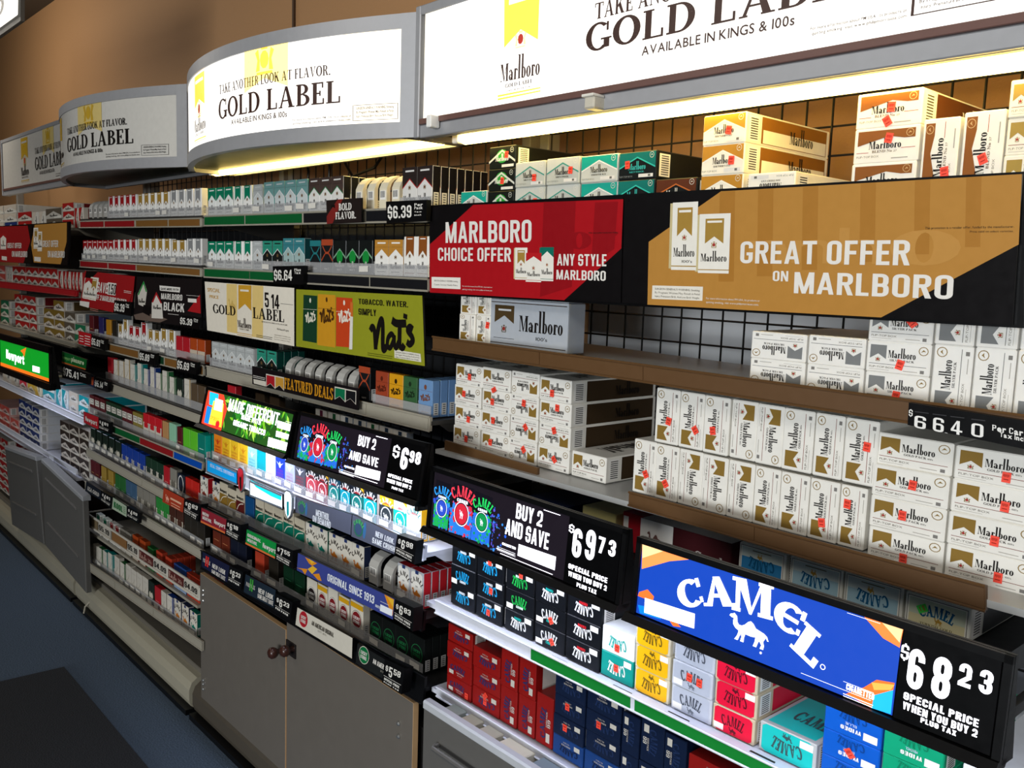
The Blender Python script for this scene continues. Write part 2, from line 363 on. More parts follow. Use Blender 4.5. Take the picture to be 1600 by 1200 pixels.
# ------------------------------------------------------------------ mesh building
class MB:
    def __init__(s): s.v = []; s.f = []; s.m = []; s.mats = []
    def mi(s, m):
        if m not in s.mats: s.mats.append(m)
        return s.mats.index(m)
    def face(s, pts, m):
        k = len(s.v); s.v += [tuple(p) for p in pts]; s.f.append(tuple(range(k, k + len(pts)))); s.m.append(s.mi(m))
    def box(s, x0, x1, y0, y1, z0, z1, m, b=0, fm=None):
        """chamfered box; fm maps front/back/left/right/top/bottom to materials"""
        fm = fm or {}
        b = min(b, (x1 - x0) / 3, (y1 - y0) / 3, (z1 - z0) / 3)
        k = len(s.v)
        def I(a, i, j, l): return k + ((i * 2 + j) * 2 + l) * 3 + a
        for i, x in enumerate((x0, x1)):
            for j, y in enumerate((y0, y1)):
                for l, z in enumerate((z0, z1)):
                    dx, dy, dz = (b, -b)[i], (b, -b)[j], (b, -b)[l]
                    s.v += [(x, y + dy, z + dz), (x + dx, y, z + dz), (x + dx, y + dy, z)]
        def add(q, mm): s.f.append(tuple(q)); s.m.append(s.mi(mm))
        add([I(0, 0, 0, 0), I(0, 0, 0, 1), I(0, 0, 1, 1), I(0, 0, 1, 0)], fm.get('left', m))
        add([I(0, 1, 0, 0), I(0, 1, 1, 0), I(0, 1, 1, 1), I(0, 1, 0, 1)], fm.get('right', m))
        add([I(1, 0, 0, 0), I(1, 1, 0, 0), I(1, 1, 0, 1), I(1, 0, 0, 1)], fm.get('front', m))
        add([I(1, 0, 1, 0), I(1, 0, 1, 1), I(1, 1, 1, 1), I(1, 1, 1, 0)], fm.get('back', m))
        add([I(2, 0, 0, 0), I(2, 0, 1, 0), I(2, 1, 1, 0), I(2, 1, 0, 0)], fm.get('bottom', m))
        add([I(2, 0, 0, 1), I(2, 1, 0, 1), I(2, 1, 1, 1), I(2, 0, 1, 1)], fm.get('top', m))
        if b > 0:
            for j in (0, 1):
                for l in (0, 1): add([I(1, 0, j, l), I(1, 1, j, l), I(2, 1, j, l), I(2, 0, j, l)], m)
            for i in (0, 1):
                for l in (0, 1): add([I(0, i, 0, l), I(0, i, 1, l), I(2, i, 1, l), I(2, i, 0, l)], m)
                for j in (0, 1): add([I(0, i, j, 0), I(0, i, j, 1), I(1, i, j, 1), I(1, i, j, 0)], m)
            for i in (0, 1):
                for j in (0, 1):
                    for l in (0, 1): add([I(0, i, j, l), I(1, i, j, l), I(2, i, j, l)], m)
        return s
    def prism(s, A, B, m, mf=None):
        """solid between polygon A (list of 3D points) and polygon B"""
        n = len(A); k = len(s.v); s.v += [tuple(p) for p in A] + [tuple(p) for p in B]
        s.f.append(tuple(range(k, k + n))); s.m.append(s.mi(mf or m))
        s.f.append(tuple(range(k + 2 * n - 1, k + n - 1, -1))); s.m.append(s.mi(m))
        for i in range(n):
            j = (i + 1) % n
            s.f.append((k + i, k + n + i, k + n + j, k + j)); s.m.append(s.mi(m))
        return s
    def tube(s, pts, r, m, n=8, cap=True):
        pts = [Vector(p) for p in pts]; k = len(s.v); up = Vector((.13, .21, .97))
        for i, p in enumerate(pts):
            d = (pts[min(i + 1, len(pts) - 1)] - pts[max(i - 1, 0)]).normalized()
            a = d.cross(up)
            if a.length < .05: a = d.cross(Vector((1, 0, 0)))
            a.normalize(); b = d.cross(a)
            rr = r[i] if isinstance(r, (list, tuple)) else r
            for j in range(n):
                t = 2 * math.pi * j / n
                s.v.append(tuple(p + a * (rr * math.cos(t)) + b * (rr * math.sin(t))))
        for i in range(len(pts) - 1):
            for j in range(n):
                s.f.append((k + i * n + j, k + i * n + (j + 1) % n, k + (i + 1) * n + (j + 1) % n, k + (i + 1) * n + j)); s.m.append(s.mi(m))
        if cap:
            s.f.append(tuple(range(k, k + n))); s.m.append(s.mi(m))
            s.f.append(tuple(range(k + (len(pts) - 1) * n, k + len(pts) * n))); s.m.append(s.mi(m))
        return s
    def art(s, a, fn, lift=.0003):
        for i, (pts, m, L) in enumerate(a.f): s.face([fn(p[0], p[1], (L + (i % 7) * .012) * lift) for p in pts], m)
        return s
    def mesh(s, name):
        me = bpy.data.meshes.new(name); me.from_pydata(s.v, [], s.f)
        for m in s.mats: me.materials.append(m)
        me.polygons.foreach_set('material_index', s.m)
        me.update()
        return me
    def build(s, name, parent=None, loc=None, smooth_=False):
        me = s.mesh(name)
        if smooth_: me.polygons.foreach_set('use_smooth', [True] * len(s.f))
        o = bpy.data.objects.new(name, me); COL.objects.link(o)
        if loc is not None: o.location = loc
        if parent is not None: o.parent = parent
        return o
def tag(o, label, cat, group=None, kind=None):
    if kind: o['kind'] = kind
    if label: o['label'] = label
    if cat: o['category'] = cat
    if group: o['group'] = group
    return o
def thing(name, label, cat, loc=(0, 0, 0), group=None):
    o = bpy.data.objects.new(name, None); COL.objects.link(o); o.location = loc
    o.empty_display_size = .05
    return tag(o, label, cat, group)
def quad4(TL, TR, BR, BL, Yb, Yt=None):
    """a flat board from its four corners: bottom edge at depth Yb, top edge at depth Yt, made a true plane"""
    Yt = Yb if Yt is None else Yt
    return [at(*TL, Yt), at(*TR, Yt), at(*BR, Yb), at(*BL, Yb)]
def board(name, q, art, W_, H_, m_body, thick=.006, parent=None, m_front=None, pad=0, origin=True):
    """panel on four 3D corners q (TL, TR, BR, BL); art in a W_ x H_ frame"""
    TL, TR, BR, BL = [Vector(p) for p in q]
    nrm = (TR - TL).cross(TL - BL).normalized()
    if nrm.y > 0: nrm = -nrm
    org = (BL + BR) / 2 if origin and parent is None else Vector((0, 0, 0))
    def fn(u, v, l):
        a, b = u / W_, v / H_
        p = (BL * (1 - a) + BR * a) * (1 - b) + (TL * (1 - a) + TR * a) * b
        return p + nrm * (l + .0004) - org
    mb = MB()
    A = [fn(-pad, -pad, -.0004), fn(W_ + pad, -pad, -.0004), fn(W_ + pad, H_ + pad, -.0004), fn(-pad, H_ + pad, -.0004)]
    mb.prism(A, [p - nrm * thick for p in A], m_body, m_front)
    if art: mb.art(art, fn)
    return mb.build(name, parent, org if org.length else None)
def ordn(i): return ['first', 'second', 'third', 'fourth', 'fifth', 'sixth', 'seventh', 'eighth', 'ninth', 'tenth', 'eleventh', 'twelfth', 'thirteenth', 'fourteenth',
                     'fifteenth', 'sixteenth', 'seventeenth', 'eighteenth', 'nineteenth', 'twentieth', 'twenty-first', 'twenty-second', 'twenty-third', 'twenty-fourth'][i]
def proj(p):
    p = Vector(p) - CAM; z = p.dot(FWD)
    return 800 + FPX * p.dot(RGT) / z, 600 - FPX * p.dot(UPV) / z
class Board:
    """flat sign measured off the photograph once and built in the plane it stands in"""
    def __init__(s, TL, TR, BR, BL, Yb, Yt=None):
        s.q = quad4(TL, TR, BR, BL, Yb, Yt)
        TL, TR, BR, BL = s.q
        s.o = BL; s.ex = BR - BL; s.ey = ((TL - BL) + (TR - BR)) / 2
        s.W = s.ex.length; s.H = s.ey.length
        s.n = s.ex.cross(s.ey).normalized()
        s.a = Art()
    def uv(s, px, py):
        d = at(px, py, 1.0) - CAM
        t = (s.o - CAM).dot(s.n) / d.dot(s.n)
        p = CAM + d * t - s.o
        a, b, c = s.ex.dot(s.ex), s.ex.dot(s.ey), s.ey.dot(s.ey)
        x, y = p.dot(s.ex), p.dot(s.ey); D = a * c - b * b
        return ((x * c - y * b) / D * s.W, (y * a - x * b) / D * s.H)
    def text(s, t, L, R, top, m, style='sans', layer=3, skew=0):
        """t from pixel L to pixel R along its baseline, `top` = pixel row of the capitals' top at L"""
        u0, v0 = s.uv(*L); u1, v1 = s.uv(*R); v = (v0 + v1) / 2
        h = s.uv(L[0], top)[1] - v0
        s.a.text(t, u0, v, u1 - u0, h, m, style, layer, 'l', skew); return s
    def poly(s, pts, m, layer=1): s.a.poly([s.uv(*p) for p in pts], m, layer); return s
    def fill(s, m, layer=.5): s.a.rect(0, 0, s.W, s.H, m, layer); return s
    def lines(s, L, R, n, dy, m, thick=.28, layer=3):
        """rows of print too small to read"""
        for i in range(n):
            a = s.uv(L[0], L[1] + i * dy); b = s.uv(R[0], R[1] + i * dy); c = s.uv(L[0], L[1] + i * dy + dy * thick)
            s.a.rect(a[0], c[1], b[0] * (1 - .02 * (i % 2)) + a[0] * .02 * (i % 2), a[1], m, layer)
        return s
    def build(s, name, m_body, thick=.006, parent=None, front=None, pad=0):
        return board(name, s.q, s.a, s.W, s.H, m_body, thick, parent, front, pad)

# ------------------------------------------------------------------ the room
ROOM = (-9.0, 2.6, -9.0, 1.78, 3.27)
TAN = mat('#b08458', .75, kind='painted_wall', bump=.25, scale=220, vary=.05)
def structure(mb, name):
    o = mb.build(name); o['kind'] = 'structure'; return o
structure(MB().box(ROOM[0], ROOM[1], 1.78, 1.86, 0, 3.27, TAN), 'wall_back')
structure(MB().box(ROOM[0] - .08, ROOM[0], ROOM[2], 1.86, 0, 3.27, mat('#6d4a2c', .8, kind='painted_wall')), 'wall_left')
structure(MB().box(ROOM[0], ROOM[1], ROOM[2], 1.86, -.06, 0, mat('#4a5a6c', .9, kind='carpet', bump=.6, scale=160, vary=.6)), 'floor')
structure(MB().box(ROOM[0], ROOM[1], ROOM[2], 1.86, 3.27, 3.33, mat('#6b655b', .9, kind='ceiling_tile', scale=30)), 'ceiling')
mb = MB(); zc = at(458, 0, 1.77).z
xw = at(458, 20, 1.77).x
mb.tube([(xw, 1.772, 1.9), (xw, 1.772, 3.2)], .006, mat('#4d3a28', .6, kind='plastic'))
tag(mb.build('wall_cable'), 'thin dark cable running down the tan wall above the curved lit sign', 'cable')
# entrance mat
m3 = [CAM + (at(px, py, 1.0) - CAM) * (-1.592 / (at(px, py, 1.0) - CAM).z) for px, py in ((100, 1042), (232, 1200), (0, 1065))]
e1 = (m3[1] - m3[0]); e2 = (m3[2] - m3[0])
e1 = e1.normalized() * 1.1; e2 = e2.normalized() * 1.3
c0 = m3[0]; A = [c0, c0 + e1, c0 + e1 + e2, c0 + e2]
mb = MB(); RUB = mat('#24262a', .95, kind='mat_pile', bump=.7, scale=200, vary=.6)
mb.prism([Vector((p.x, p.y, .009)) for p in A], [Vector((p.x, p.y, .0)) for p in A], mat('#141414', .7, kind='rubber'), RUB)
tag(mb.build('floor_mat'), 'black floor mat lying on the blue carpet at bottom left', 'mat')

# ------------------------------------------------------------------ gondola units along the wall
GR = mat('#85827b', .5, kind='painted_steel')
BACKD = mat('#1b1d20', .6, kind='back_panel'); BACKG = mat('#c4c6c8', .6, kind='back_panel', scale=5, vary=.03)
SECT = [(-6.75, -4.36, 'far left bay', BACKD), (-4.33, -2.99, 'bay left of the wooden doors', BACKD), (-2.96, -1.69, 'bay above the wooden doors', BACKD), (-1.66, .50, 'carton bay at the right', BACKG)]
YB = 1.575
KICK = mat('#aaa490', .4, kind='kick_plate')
for i, (xa, xb, ph, bm_) in enumerate(SECT):
    t = thing('gondola_unit', 'steel wall shelving frame of the ' + ph, 'shelving frame', ((xa + xb) / 2, YB, 0))
    ox = Vector(((xa + xb) / 2, YB, 0))
    def ch(mb, nm):
        mb.v = [tuple(Vector(p) - ox) for p in mb.v]
        return mb.build(nm, t)
    mb = MB(); mb.box(xa, xb, (1.75 if i == 3 else YB + .012), (1.77 if i == 3 else YB + .03), .12, (1.9, 1.752, 1.752, 1.70)[i], bm_); ch(mb, 'back_panel')
    for xu in (xa + .018, xb - .018):
        mb = MB(); mb.box(xu - .016, xu + .016, YB - .03, YB + .01, .02, 2.1, GR, .002)
        for k in range(62):
            z = .3 + k * .026
            mb.box(xu - .009, xu - .004, YB - .0306, YB - .0296, z, z + .014, INK); mb.box(xu + .004, xu + .009, YB - .0306, YB - .0296, z, z + .014, INK)
        ch(mb, 'upright')
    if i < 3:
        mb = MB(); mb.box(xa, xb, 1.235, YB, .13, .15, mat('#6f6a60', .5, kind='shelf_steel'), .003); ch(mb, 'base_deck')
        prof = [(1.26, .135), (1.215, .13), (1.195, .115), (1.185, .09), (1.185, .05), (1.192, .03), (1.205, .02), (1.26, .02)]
        mb = MB(); mb.prism([(xa, y, z) for y, z in prof], [(xb, y, z) for y, z in prof], KICK if i != 2 else mat('#4e473c', .5, kind='kick_plate')); ch(mb, 'kick_plate')  # plate below the doors is darker: its shadow is put into the colour
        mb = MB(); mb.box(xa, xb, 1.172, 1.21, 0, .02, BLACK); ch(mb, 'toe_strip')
# wire grids
WIRE = mat('#1c1b1a', .4, metal=.5, kind='wire')
for i, (xa, xb, ph, bm_) in enumerate(SECT[1:]):
    mb = MB(); yg = YB - .034
    x = xa + .05
    while x < xb - .03:
        mb.tube([(x, yg, .5), (x, yg, 2.02)], .0022, WIRE, 5); x += .0525
    z = .52
    while z < 2.02:
        mb.tube([(xa + .04, yg + .004, z), (xb - .04, yg + .004, z)], .0022, WIRE, 5); z += .0525
    tag(mb.build('wire_grid_panel'), 'black wire grid panel hung behind the ' + ['shelves left of the wooden doors', 'shelves above the wooden doors', 'cartons at the right'][i], 'grid panel')

# ------------------------------------------------------------------ header signs
EW = mat('#fffdf4', .3, emit=1.06, kind='backlit_acrylic', emithex='#fffaf0')
EWs = mat('#fff4e8', .3, emit=.98, kind='backlit_acrylic', emithex='#fff6dc')
EGOLD = mat('#ffd55a', .3, emit=1.0, kind='backlit_print', emithex='#ffc93c', lamp=False)
EGOLDL = mat('#ffe89a', .3, emit=1.25, kind='backlit_print', emithex='#ffe58a', lamp=False)
BROWN = mat('#3b231c', .4, emit=.06, kind='backlit_print', emithex='#6b4a40', lamp=False)
ALU = mat('#a6a6a8', .42, metal=.25, kind='aluminium')
UW = mat('#cfccc4', .22, kind='acrylic'); UG = mat('#c9a22c', .3, kind='print'); UGL = mat('#d9c27a', .3, kind='print')
def banner(a, x, y, w, h, m, mw, notch=.22):
    a.poly([(x, y + h), (x, y), (x + w / 2, y + h * notch), (x + w, y), (x + w, y + h)], m, 1)
    if mw: a.rect(x + w * .18, y + h * .86, x + w * .82, y + h * .91, mw, 2)
def crest(a, x, y, s, m1, m2, L=2):
    s *= .85
    a.disc(x, y, s * .28, s * .34, m1, L + .5, 10)
    for d in (-1, 1):
        a.poly([(x + d * s * .3, y - s * .4), (x + d * s * .55, y - s * .42), (x + d * s * .45, y), (x + d * s * .6, y + s * .3), (x + d * s * .4, y + s * .42), (x + d * s * .3, y)], m2, L)
    a.rect(x - s * .2, y + s * .38, x + s * .2, y + s * .55, m2, L); a.rect(x - s * .5, y - s * .55, x + s * .5, y - s * .45, m2, L)
def header_art(W_, H_, lit, k0, k1, kp, kg, kw=None):
    """W_, H_ metres; printed block from k0 to k1, small pack kp, faded banner kg (fractions of the width)"""
    a = Art(); g, gl, ink = (EGOLD, EGOLDL, BROWN) if lit else (UG, UGL, INK)
    wh = EW if lit else UW
    X = lambda f: W_ * f
    xb = X(kp[0]); wb = X(kp[1] - kp[0])
    a.poly([(xb, H_ * .97), (xb, H_ * .53), (xb + wb / 2, H_ * .63), (xb + wb, H_ * .53), (xb + wb, H_ * .97)], g, 1)
    a.rect(xb + wb * .12, H_ * .86, xb + wb * .88, H_ * .90, wh, 2)
    crest(a, xb + wb / 2, H_ * .5, wb * .42, mat('#b4382c', .4, emit=.5 if lit else 0, kind='print', lamp=False), gl)
    a.text('Marlboro', xb - wb * .08, H_ * .2, wb * 1.16, H_ * .17, ink, 'marl')
    a.text('GOLD LABEL', xb + wb * .02, H_ * .145, wb * .96, H_ * .034, ink, 'serif')
    a.rect(xb - wb * .1, H_ * .085, xb + wb * 1.1, H_ * .10, g, 1); a.rect(xb - wb * .1, H_ * .06, xb + wb * 1.1, H_ * .066, g, 1)
    xg, wg = X(kg[0]), X(kg[1] - kg[0])
    a.poly([(xg, H_), (xg, H_ * .5), (xg + wg / 2, H_ * .64), (xg + wg, H_ * .5), (xg + wg, H_)], gl, 1)
    crest(a, xg + wg * .5, H_ * .86, wg * .42, g, g)
    dk = k1 - k0
    a.text('TAKE ANOTHER LOOK AT FLAVOR.', X(k0 + dk * .01), H_ * .57, X(dk) * .93, H_ * .115, ink, 'serif')
    a.text('GOLD LABEL', X(k0), H_ * .25, X(dk), H_ * .25, ink, 'serif')
    a.text('AVAILABLE IN KINGS & 100s', X(k0 + dk * .16), H_ * .145, X(dk) * .5, H_ * .066, ink, 'med')
    xr = X(k0 + dk * .7)
    for j, s in enumerate(('For more information about PM USA, its products or', 'quitting smoking, visit www.philipmorrisusa.com.')):
        a.text(s, xr, H_ * (.085 - j * .04), X(dk) * .36, H_ * .022, ink, 'med')
    x0, x1 = (X(kw[0]), X(kw[1])) if kw else (xr + X(dk * .4), xr + X(dk * .78))
    for r in ((x0, .035, x1, .04), (x0, .205, x1, .21)): a.rect(r[0], H_ * r[1], r[2], H_ * r[3], ink, 2)
    a.rect(x0, H_ * .035, x0 + .0012, H_ * .21, ink, 2); a.rect(x1 - .0012, H_ * .035, x1, H_ * .21, ink, 2)
    for j, s in enumerate(("SURGEON GENERAL'S WARNING: Smoking", 'By Pregnant Women May Result in Fetal', 'Injury, Premature Birth, And Low Birth Weight.')):
        a.text(s, x0 + X(.008), H_ * (.16 - j * .045), x1 - x0 - X(.016), H_ * .027, ink, 'med')
    return a
def clip_(pts, c, sg):
    out = []
    for i, p in enumerate(pts):
        q = pts[(i + 1) % len(pts)]; a, b = sg * (p[0] - c), sg * (q[0] - c)
        if a >= 0: out.append(p)
        if (a > 0 > b) or (a < 0 < b): t = a / (a - b); out.append((p[0] + (q[0] - p[0]) * t, p[1] + (q[1] - p[1]) * t))
    return out
def curved_header(xa, xb, y0, bow, z0, z1, lit, label, pxs):
    W_, H_ = xb - xa, z1 - z0
    t = thing('curved_header_sign', label, 'lightbox sign', ((xa + xb) / 2, y0 + .2, z0))
    ox = Vector(((xa + xb) / 2, y0 + .2, z0))
    N = 36
    Y = lambda x: y0 - bow * (1 - (2 * (x - xa) / W_ - 1) ** 2)
    xs = [xa + W_ * i / N for i in range(N + 1)]
    def fin(mb, nm): mb.v = [tuple(Vector(p) - ox) for p in mb.v]; return mb.build(nm, t)
    mb = MB()
    # top and bottom frame bands, end posts, underside, top, back
    for za, zb in ((z0, z0 + H_ * .13), (z1 - H_ * .12, z1)):
        for i in range(N):
            p, q = xs[i], xs[i + 1]
            mb.prism([(p, Y(p), za), (q, Y(q), za), (q, Y(q), zb), (p, Y(p), zb)], [(p, Y(p) + .02, za), (q, Y(q) + .02, za), (q, Y(q) + .02, zb), (p, Y(p) + .02, zb)], ALU)
    mb.prism([(xa, y0 - .004, z0), (xa + .02, Y(xa + .02) - .002, z0), (xa + .02, Y(xa + .02) - .002, z1), (xa, y0 - .004, z1)], [(xa, y0 + .16, z0), (xa + .02, y0 + .16, z0), (xa + .02, y0 + .16, z1), (xa, y0 + .16, z1)], ALU)
    xq = xb - W_ * .03
    mb.prism([(xq, Y(xq) - .001, z0), (xb, y0 - .001, z0), (xb, y0 - .001, z1), (xq, Y(xq) - .001, z1)], [(xq, y0 + .16, z0), (xb, y0 + .16, z0), (xb, y0 + .16, z1), (xq, y0 + .16, z1)], ALU)
    fin(mb, 'frame')
    mb = MB(); UND = mat('#39463c', .4, metal=.5, kind='galvanised_steel', scale=12, vary=.3)
    for i in range(N):
        p, q = xs[i], xs[i + 1]
        for z, zz in ((z0 + .012, z0 + .016), (z1 - .02, z1 - .016)):
            mb.prism([(p, Y(p) + .018, z), (q, Y(q) + .018, z), (q, Y(q) + .018, zz), (p, Y(p) + .018, zz)], [(p, y0 + .16, z), (q, y0 + .16, z), (q, y0 + .16, zz), (p, y0 + .16, zz)], UND)
    mb.box(xa, xb, y0 + .145, y0 + .16, z0, z1, ALU)
    fin(mb, 'housing')
    fz0, fz1 = z0 + H_ * .13, z1 - H_ * .12; fx0, fx1 = xa + .02, xq
    mb = MB(); wm = EWs if lit else UW
    M_ = 40
    for i in range(M_):
        p, q = fx0 + (fx1 - fx0) * i / M_, fx0 + (fx1 - fx0) * (i + 1) / M_
        mb.face([(p, Y(p) + .004, fz0 - .004), (q, Y(q) + .004, fz0 - .004), (q, Y(q) + .004, fz1 + .004), (p, Y(p) + .004, fz1 + .004)], EW if lit and (2 < i < M_ - 5) else wm)
    def kk(px, zf=.4):
        lo, hi = 0., 1.
        for _ in range(30):
            m_ = (lo + hi) / 2; x = fx0 + (fx1 - fx0) * m_
            if proj((x, Y(x), fz0 + (fz1 - fz0) * zf))[0] < px: lo = m_
            else: hi = m_
        return lo
    k = [kk(p) for p in pxs]
    a = header_art(fx1 - fx0, fz1 - fz0, lit, k[1], k[2], (k[0], k[5]), (k[3], k[4]), (k[6], k[7]))
    b = Art()
    for pts, m, L in a.f:            # slice wide pieces so that they follow the curve
        us = [p[0] for p in pts]; n = int((max(us) - min(us)) / .03) + 1
        if n < 2: b.poly(pts, m, L); continue
        for i in range(n):
            c0, c1 = min(us) + (max(us) - min(us)) * i / n, min(us) + (max(us) - min(us)) * (i + 1) / n
            q = clip_(clip_(pts, c0, 1), c1, -1)
            if len(q) > 2: b.poly(q, m, L)
    a = b
    def fn(u, v, l):
        x = fx0 + u
        return (x, Y(x) + .0035 - l, fz0 + v)
    mb.art(a, fn, .0004)
    fin(mb, 'sign_face')
    return t
zl0, zl1 = at(656, 213, 1.2).z, at(657, 16, 1.2).z
curved_header(-2.985, -1.70, 1.205, .165, zl0, zl1, True, 'brightly lit curved header sign, white with gold banner, above the wooden doors', (303, 340, 531, 380, 448, 318, 550, 621))
curved_header(-4.36, -3.03, 1.215, .17, at(286, 262, 1.215).z, at(277, 136, 1.215).z, False, 'unlit curved header sign in grey frame, left of the brightly lit curved one', (90, 104, 207, 121, 158, 96, 219, 262))
# flat header at the right
zf0, zf1 = at(681, 182, 1.19).z, at(681, 17, 1.19).z
def flat_header(xa, xb, y, z0, z1, zb, lit, label, cord=False):
    t = thing('flat_header_sign', label, 'lightbox sign', ((xa + xb) / 2, y + .2, zb)); ox = Vector(((xa + xb) / 2, y + .2, zb))
    def fin(mb, nm): mb.v = [tuple(Vector(p) - ox) for p in mb.v]; return mb.build(nm, t)
    mb = MB(); mb.box(xa - .03, xb + .03, y + .03, y + .16, zb + .055, z1 + .02, ALU, .003)
    mb.box(xa - .03, xb + .03, y + .012, y + .028, zb, z0 + .05, ALU, .002)
    mb.box(xa - .03, xa - .012, y - .005, y + .04, zb, z1 + .02, ALU, .002)
    mb.box(xa - .03, xb + .03, y - .004, y + .03, z1, z1 + .02, ALU, .002)
    mb.box(xa - .03, xb + .03, y + .002, y + .012, zb, z0 - .012, ALU, .002)
    mb.box(xa - .012, xb, y - .004, y + .012, z0 - .012, z0, mat('#6b4c44', .4, kind='trim'), .001)
    fin(mb, 'housing')
    mb = MB()
    n = 24
    for i in range(n):
        p, q = xa + (xb - xa) * i / n, xa + (xb - xa) * (i + 1) / n
        mb.face([(p, y, z0), (q, y, z0), (q, y, z1), (p, y, z1)], UW if not lit else EWs if i < 1 else EW)
    return t, mb, fin
zband = at(676, 214, 1.2).z
t, mb, fin = flat_header(-1.655, .56, 1.19, zf0, zf1, zband, True, 'large flat lit header sign over the cartons at top right')
B = Board((681, 17), (681 + 400, -110), (1081, 107), (681, 182), 1.19)
a = Art(); gold = EGOLD
FX = -1.655
def U(px, py):
    p = at(px, py, 1.19); return (p.x - FX, p.z - zf0)
topc = lambda p: (p[0], min(p[1], zf1 - zf0 - .002))
a.poly([topc(U(790, -60)), U(788, 75), U(814, 46), U(841, 62), topc(U(846, -75))], EGOLD, 1)
a.rect(U(796, 8)[0], U(796, 8)[1], U(836, 0)[0], U(796, 8)[1] + .013, EW, 2)
crest(a, *U(814, 61), .034, mat('#b4382c', .4, emit=.5, kind='print', lamp=False), EGOLDL)
def ft(s, L, R, top, m, style):
    u0, v0 = U(*L); u1, v1 = U(*R); a.text(s, u0, (v0 + v1) / 2, u1 - u0, U(L[0], top)[1] - v0, m, style)
ft('Marlboro', (782, 130), (844, 115), 103, BROWN, 'marl')
ft('GOLD LABEL', (790, 138), (833, 129), 132, BROWN, 'serif')
ft('PREMIUM FILTER', (793, 144), (830, 136), 141.5, BROWN, 'sans')
for d in (0, 5): a.poly([U(778, 152 + d), U(845, 138 + d), U(845, 136 + d), U(778, 149 + d)], EGOLD, 1)
ft('TAKE ANOTHER LOOK AT FLAVOR.', (930, 22), (1435, -85), -3, BROWN, 'serif')
ft('GOLD LABEL', (915, 80), (1370, -13), 38, BROWN, 'serif')
ft('AVAILABLE IN KINGS & 100s', (1003, 88), (1242, 38), 74, BROWN, 'med')
ft('For more information about PM USA, its products or', (1267, 47), (1418, 19), 42, BROWN, 'med')
ft('quitting smoking, visit www.philipmorrisusa.com.', (1269, 55), (1419, 27), 50, BROWN, 'med')
ft('By Pregnant Women May Result in Fetal', (1437, 6), (1590, -26), 1, BROWN, 'med')
ft('Injury, Premature Birth, And Low Birth Weight.', (1439, 15), (1592, -17), 10, BROWN, 'med')
for p, q in (((1427, -18), (1428, 25)), ((1428, 25), (1640, -18))):
    p, q = U(*p), U(*q); a.rect(min(p[0], q[0]), min(p[1], q[1]), max(p[0], q[0], min(p[0], q[0]) + .0015), max(p[1], q[1]) if abs(p[0] - q[0]) < .05 else min(p[1], q[1]) + .0015, BROWN, 2)
mb.art(a, lambda u, v, l: (FX + u, 1.19 - .0005 - l, zf0 + v), .0003)
fin(mb, 'sign_face')
mb = MB(); p = at(935, 162, 1.19)
mb.box(p.x - .012, p.x + .012, 1.165, 1.2, p.z - .012, p.z + .012, mat('#cdc6b4', .3, kind='clip_plastic'), .003); mb.box(p.x - .014, p.x + .014, 1.16, 1.19, p.z + .008, p.z + .013, mat('#e4dfd2', .3, kind='clip_plastic'), .001)
fin(mb, 'clip')
mb = MB(); p = at(679, 191, 1.18); mb.box(p.x - .011, p.x + .006, 1.165, 1.19, p.z - .012, p.z + .014, WHITE, .002); fin(mb, 'switch')
# flat unlit header at far left
y = 1.30; z0, z1, zb = at(60, 285, y).z, at(60, 205, y).z, at(60, 297, y).z
t, mb, fin = flat_header(-5.95, -4.46, y, z0, z1, zb, False, 'dim flat header sign at far left, beyond the unlit curved one')
mb.art(header_art(1.53, z1 - z0, False, .45, .80, (.27, .36), (.55, .68)), lambda u, v, l: (-5.95 + u, y - .0005 - l, z0 + v), .0004)
fin(mb, 'sign_face')
# hanging sign at the top left corner
B = Board((-120, 40), (28, -68), (28, 23), (-120, 131), .9)
B.fill(mat('#e9e6de', .3, emit=.55, kind='acrylic')); B.text('D', (-12, 34), (6, 22), 4, mat('#4a453f', .4), 'sans')
t = thing('hanging_aisle_sign', 'white hanging sign box in a grey frame under the ceiling, top left corner', 'sign', tuple((B.q[2] + B.q[3]) / 2))
ox = (B.q[2] + B.q[3]) / 2
mb = MB(); q = B.q; n = Vector((0, -1, 0))
fw = B.H * .09
A = [q[3] + Vector((-fw, 0, -fw)), q[2] + Vector((fw * .4, 0, -fw)), q[1] + Vector((fw * .4, 0, fw)), q[0] + Vector((-fw, 0, fw))]
mb.prism([p - ox + Vector((0, .006, 0)) for p in A], [p - ox + Vector((0, .02, 0)) for p in A], mat('#55524c', .5, kind='aluminium'))
mb.build('frame', t)
mb = MB(); mb.art(B.a, lambda u, v, l: B.o + B.ex * (u / B.W) + B.ey * (v / B.H) + Vector((0, -l, 0)) - ox, .0006); mb.build('sign_face', t)
mb = MB()
for p in (q[0], q[1]): mb.tube([p - ox + Vector((-.03, .013, 0)), Vector((p.x - .03 - ox.x, .013, 3.27 - ox.z))], .004, GREYM)
mb.build('hanger', t)
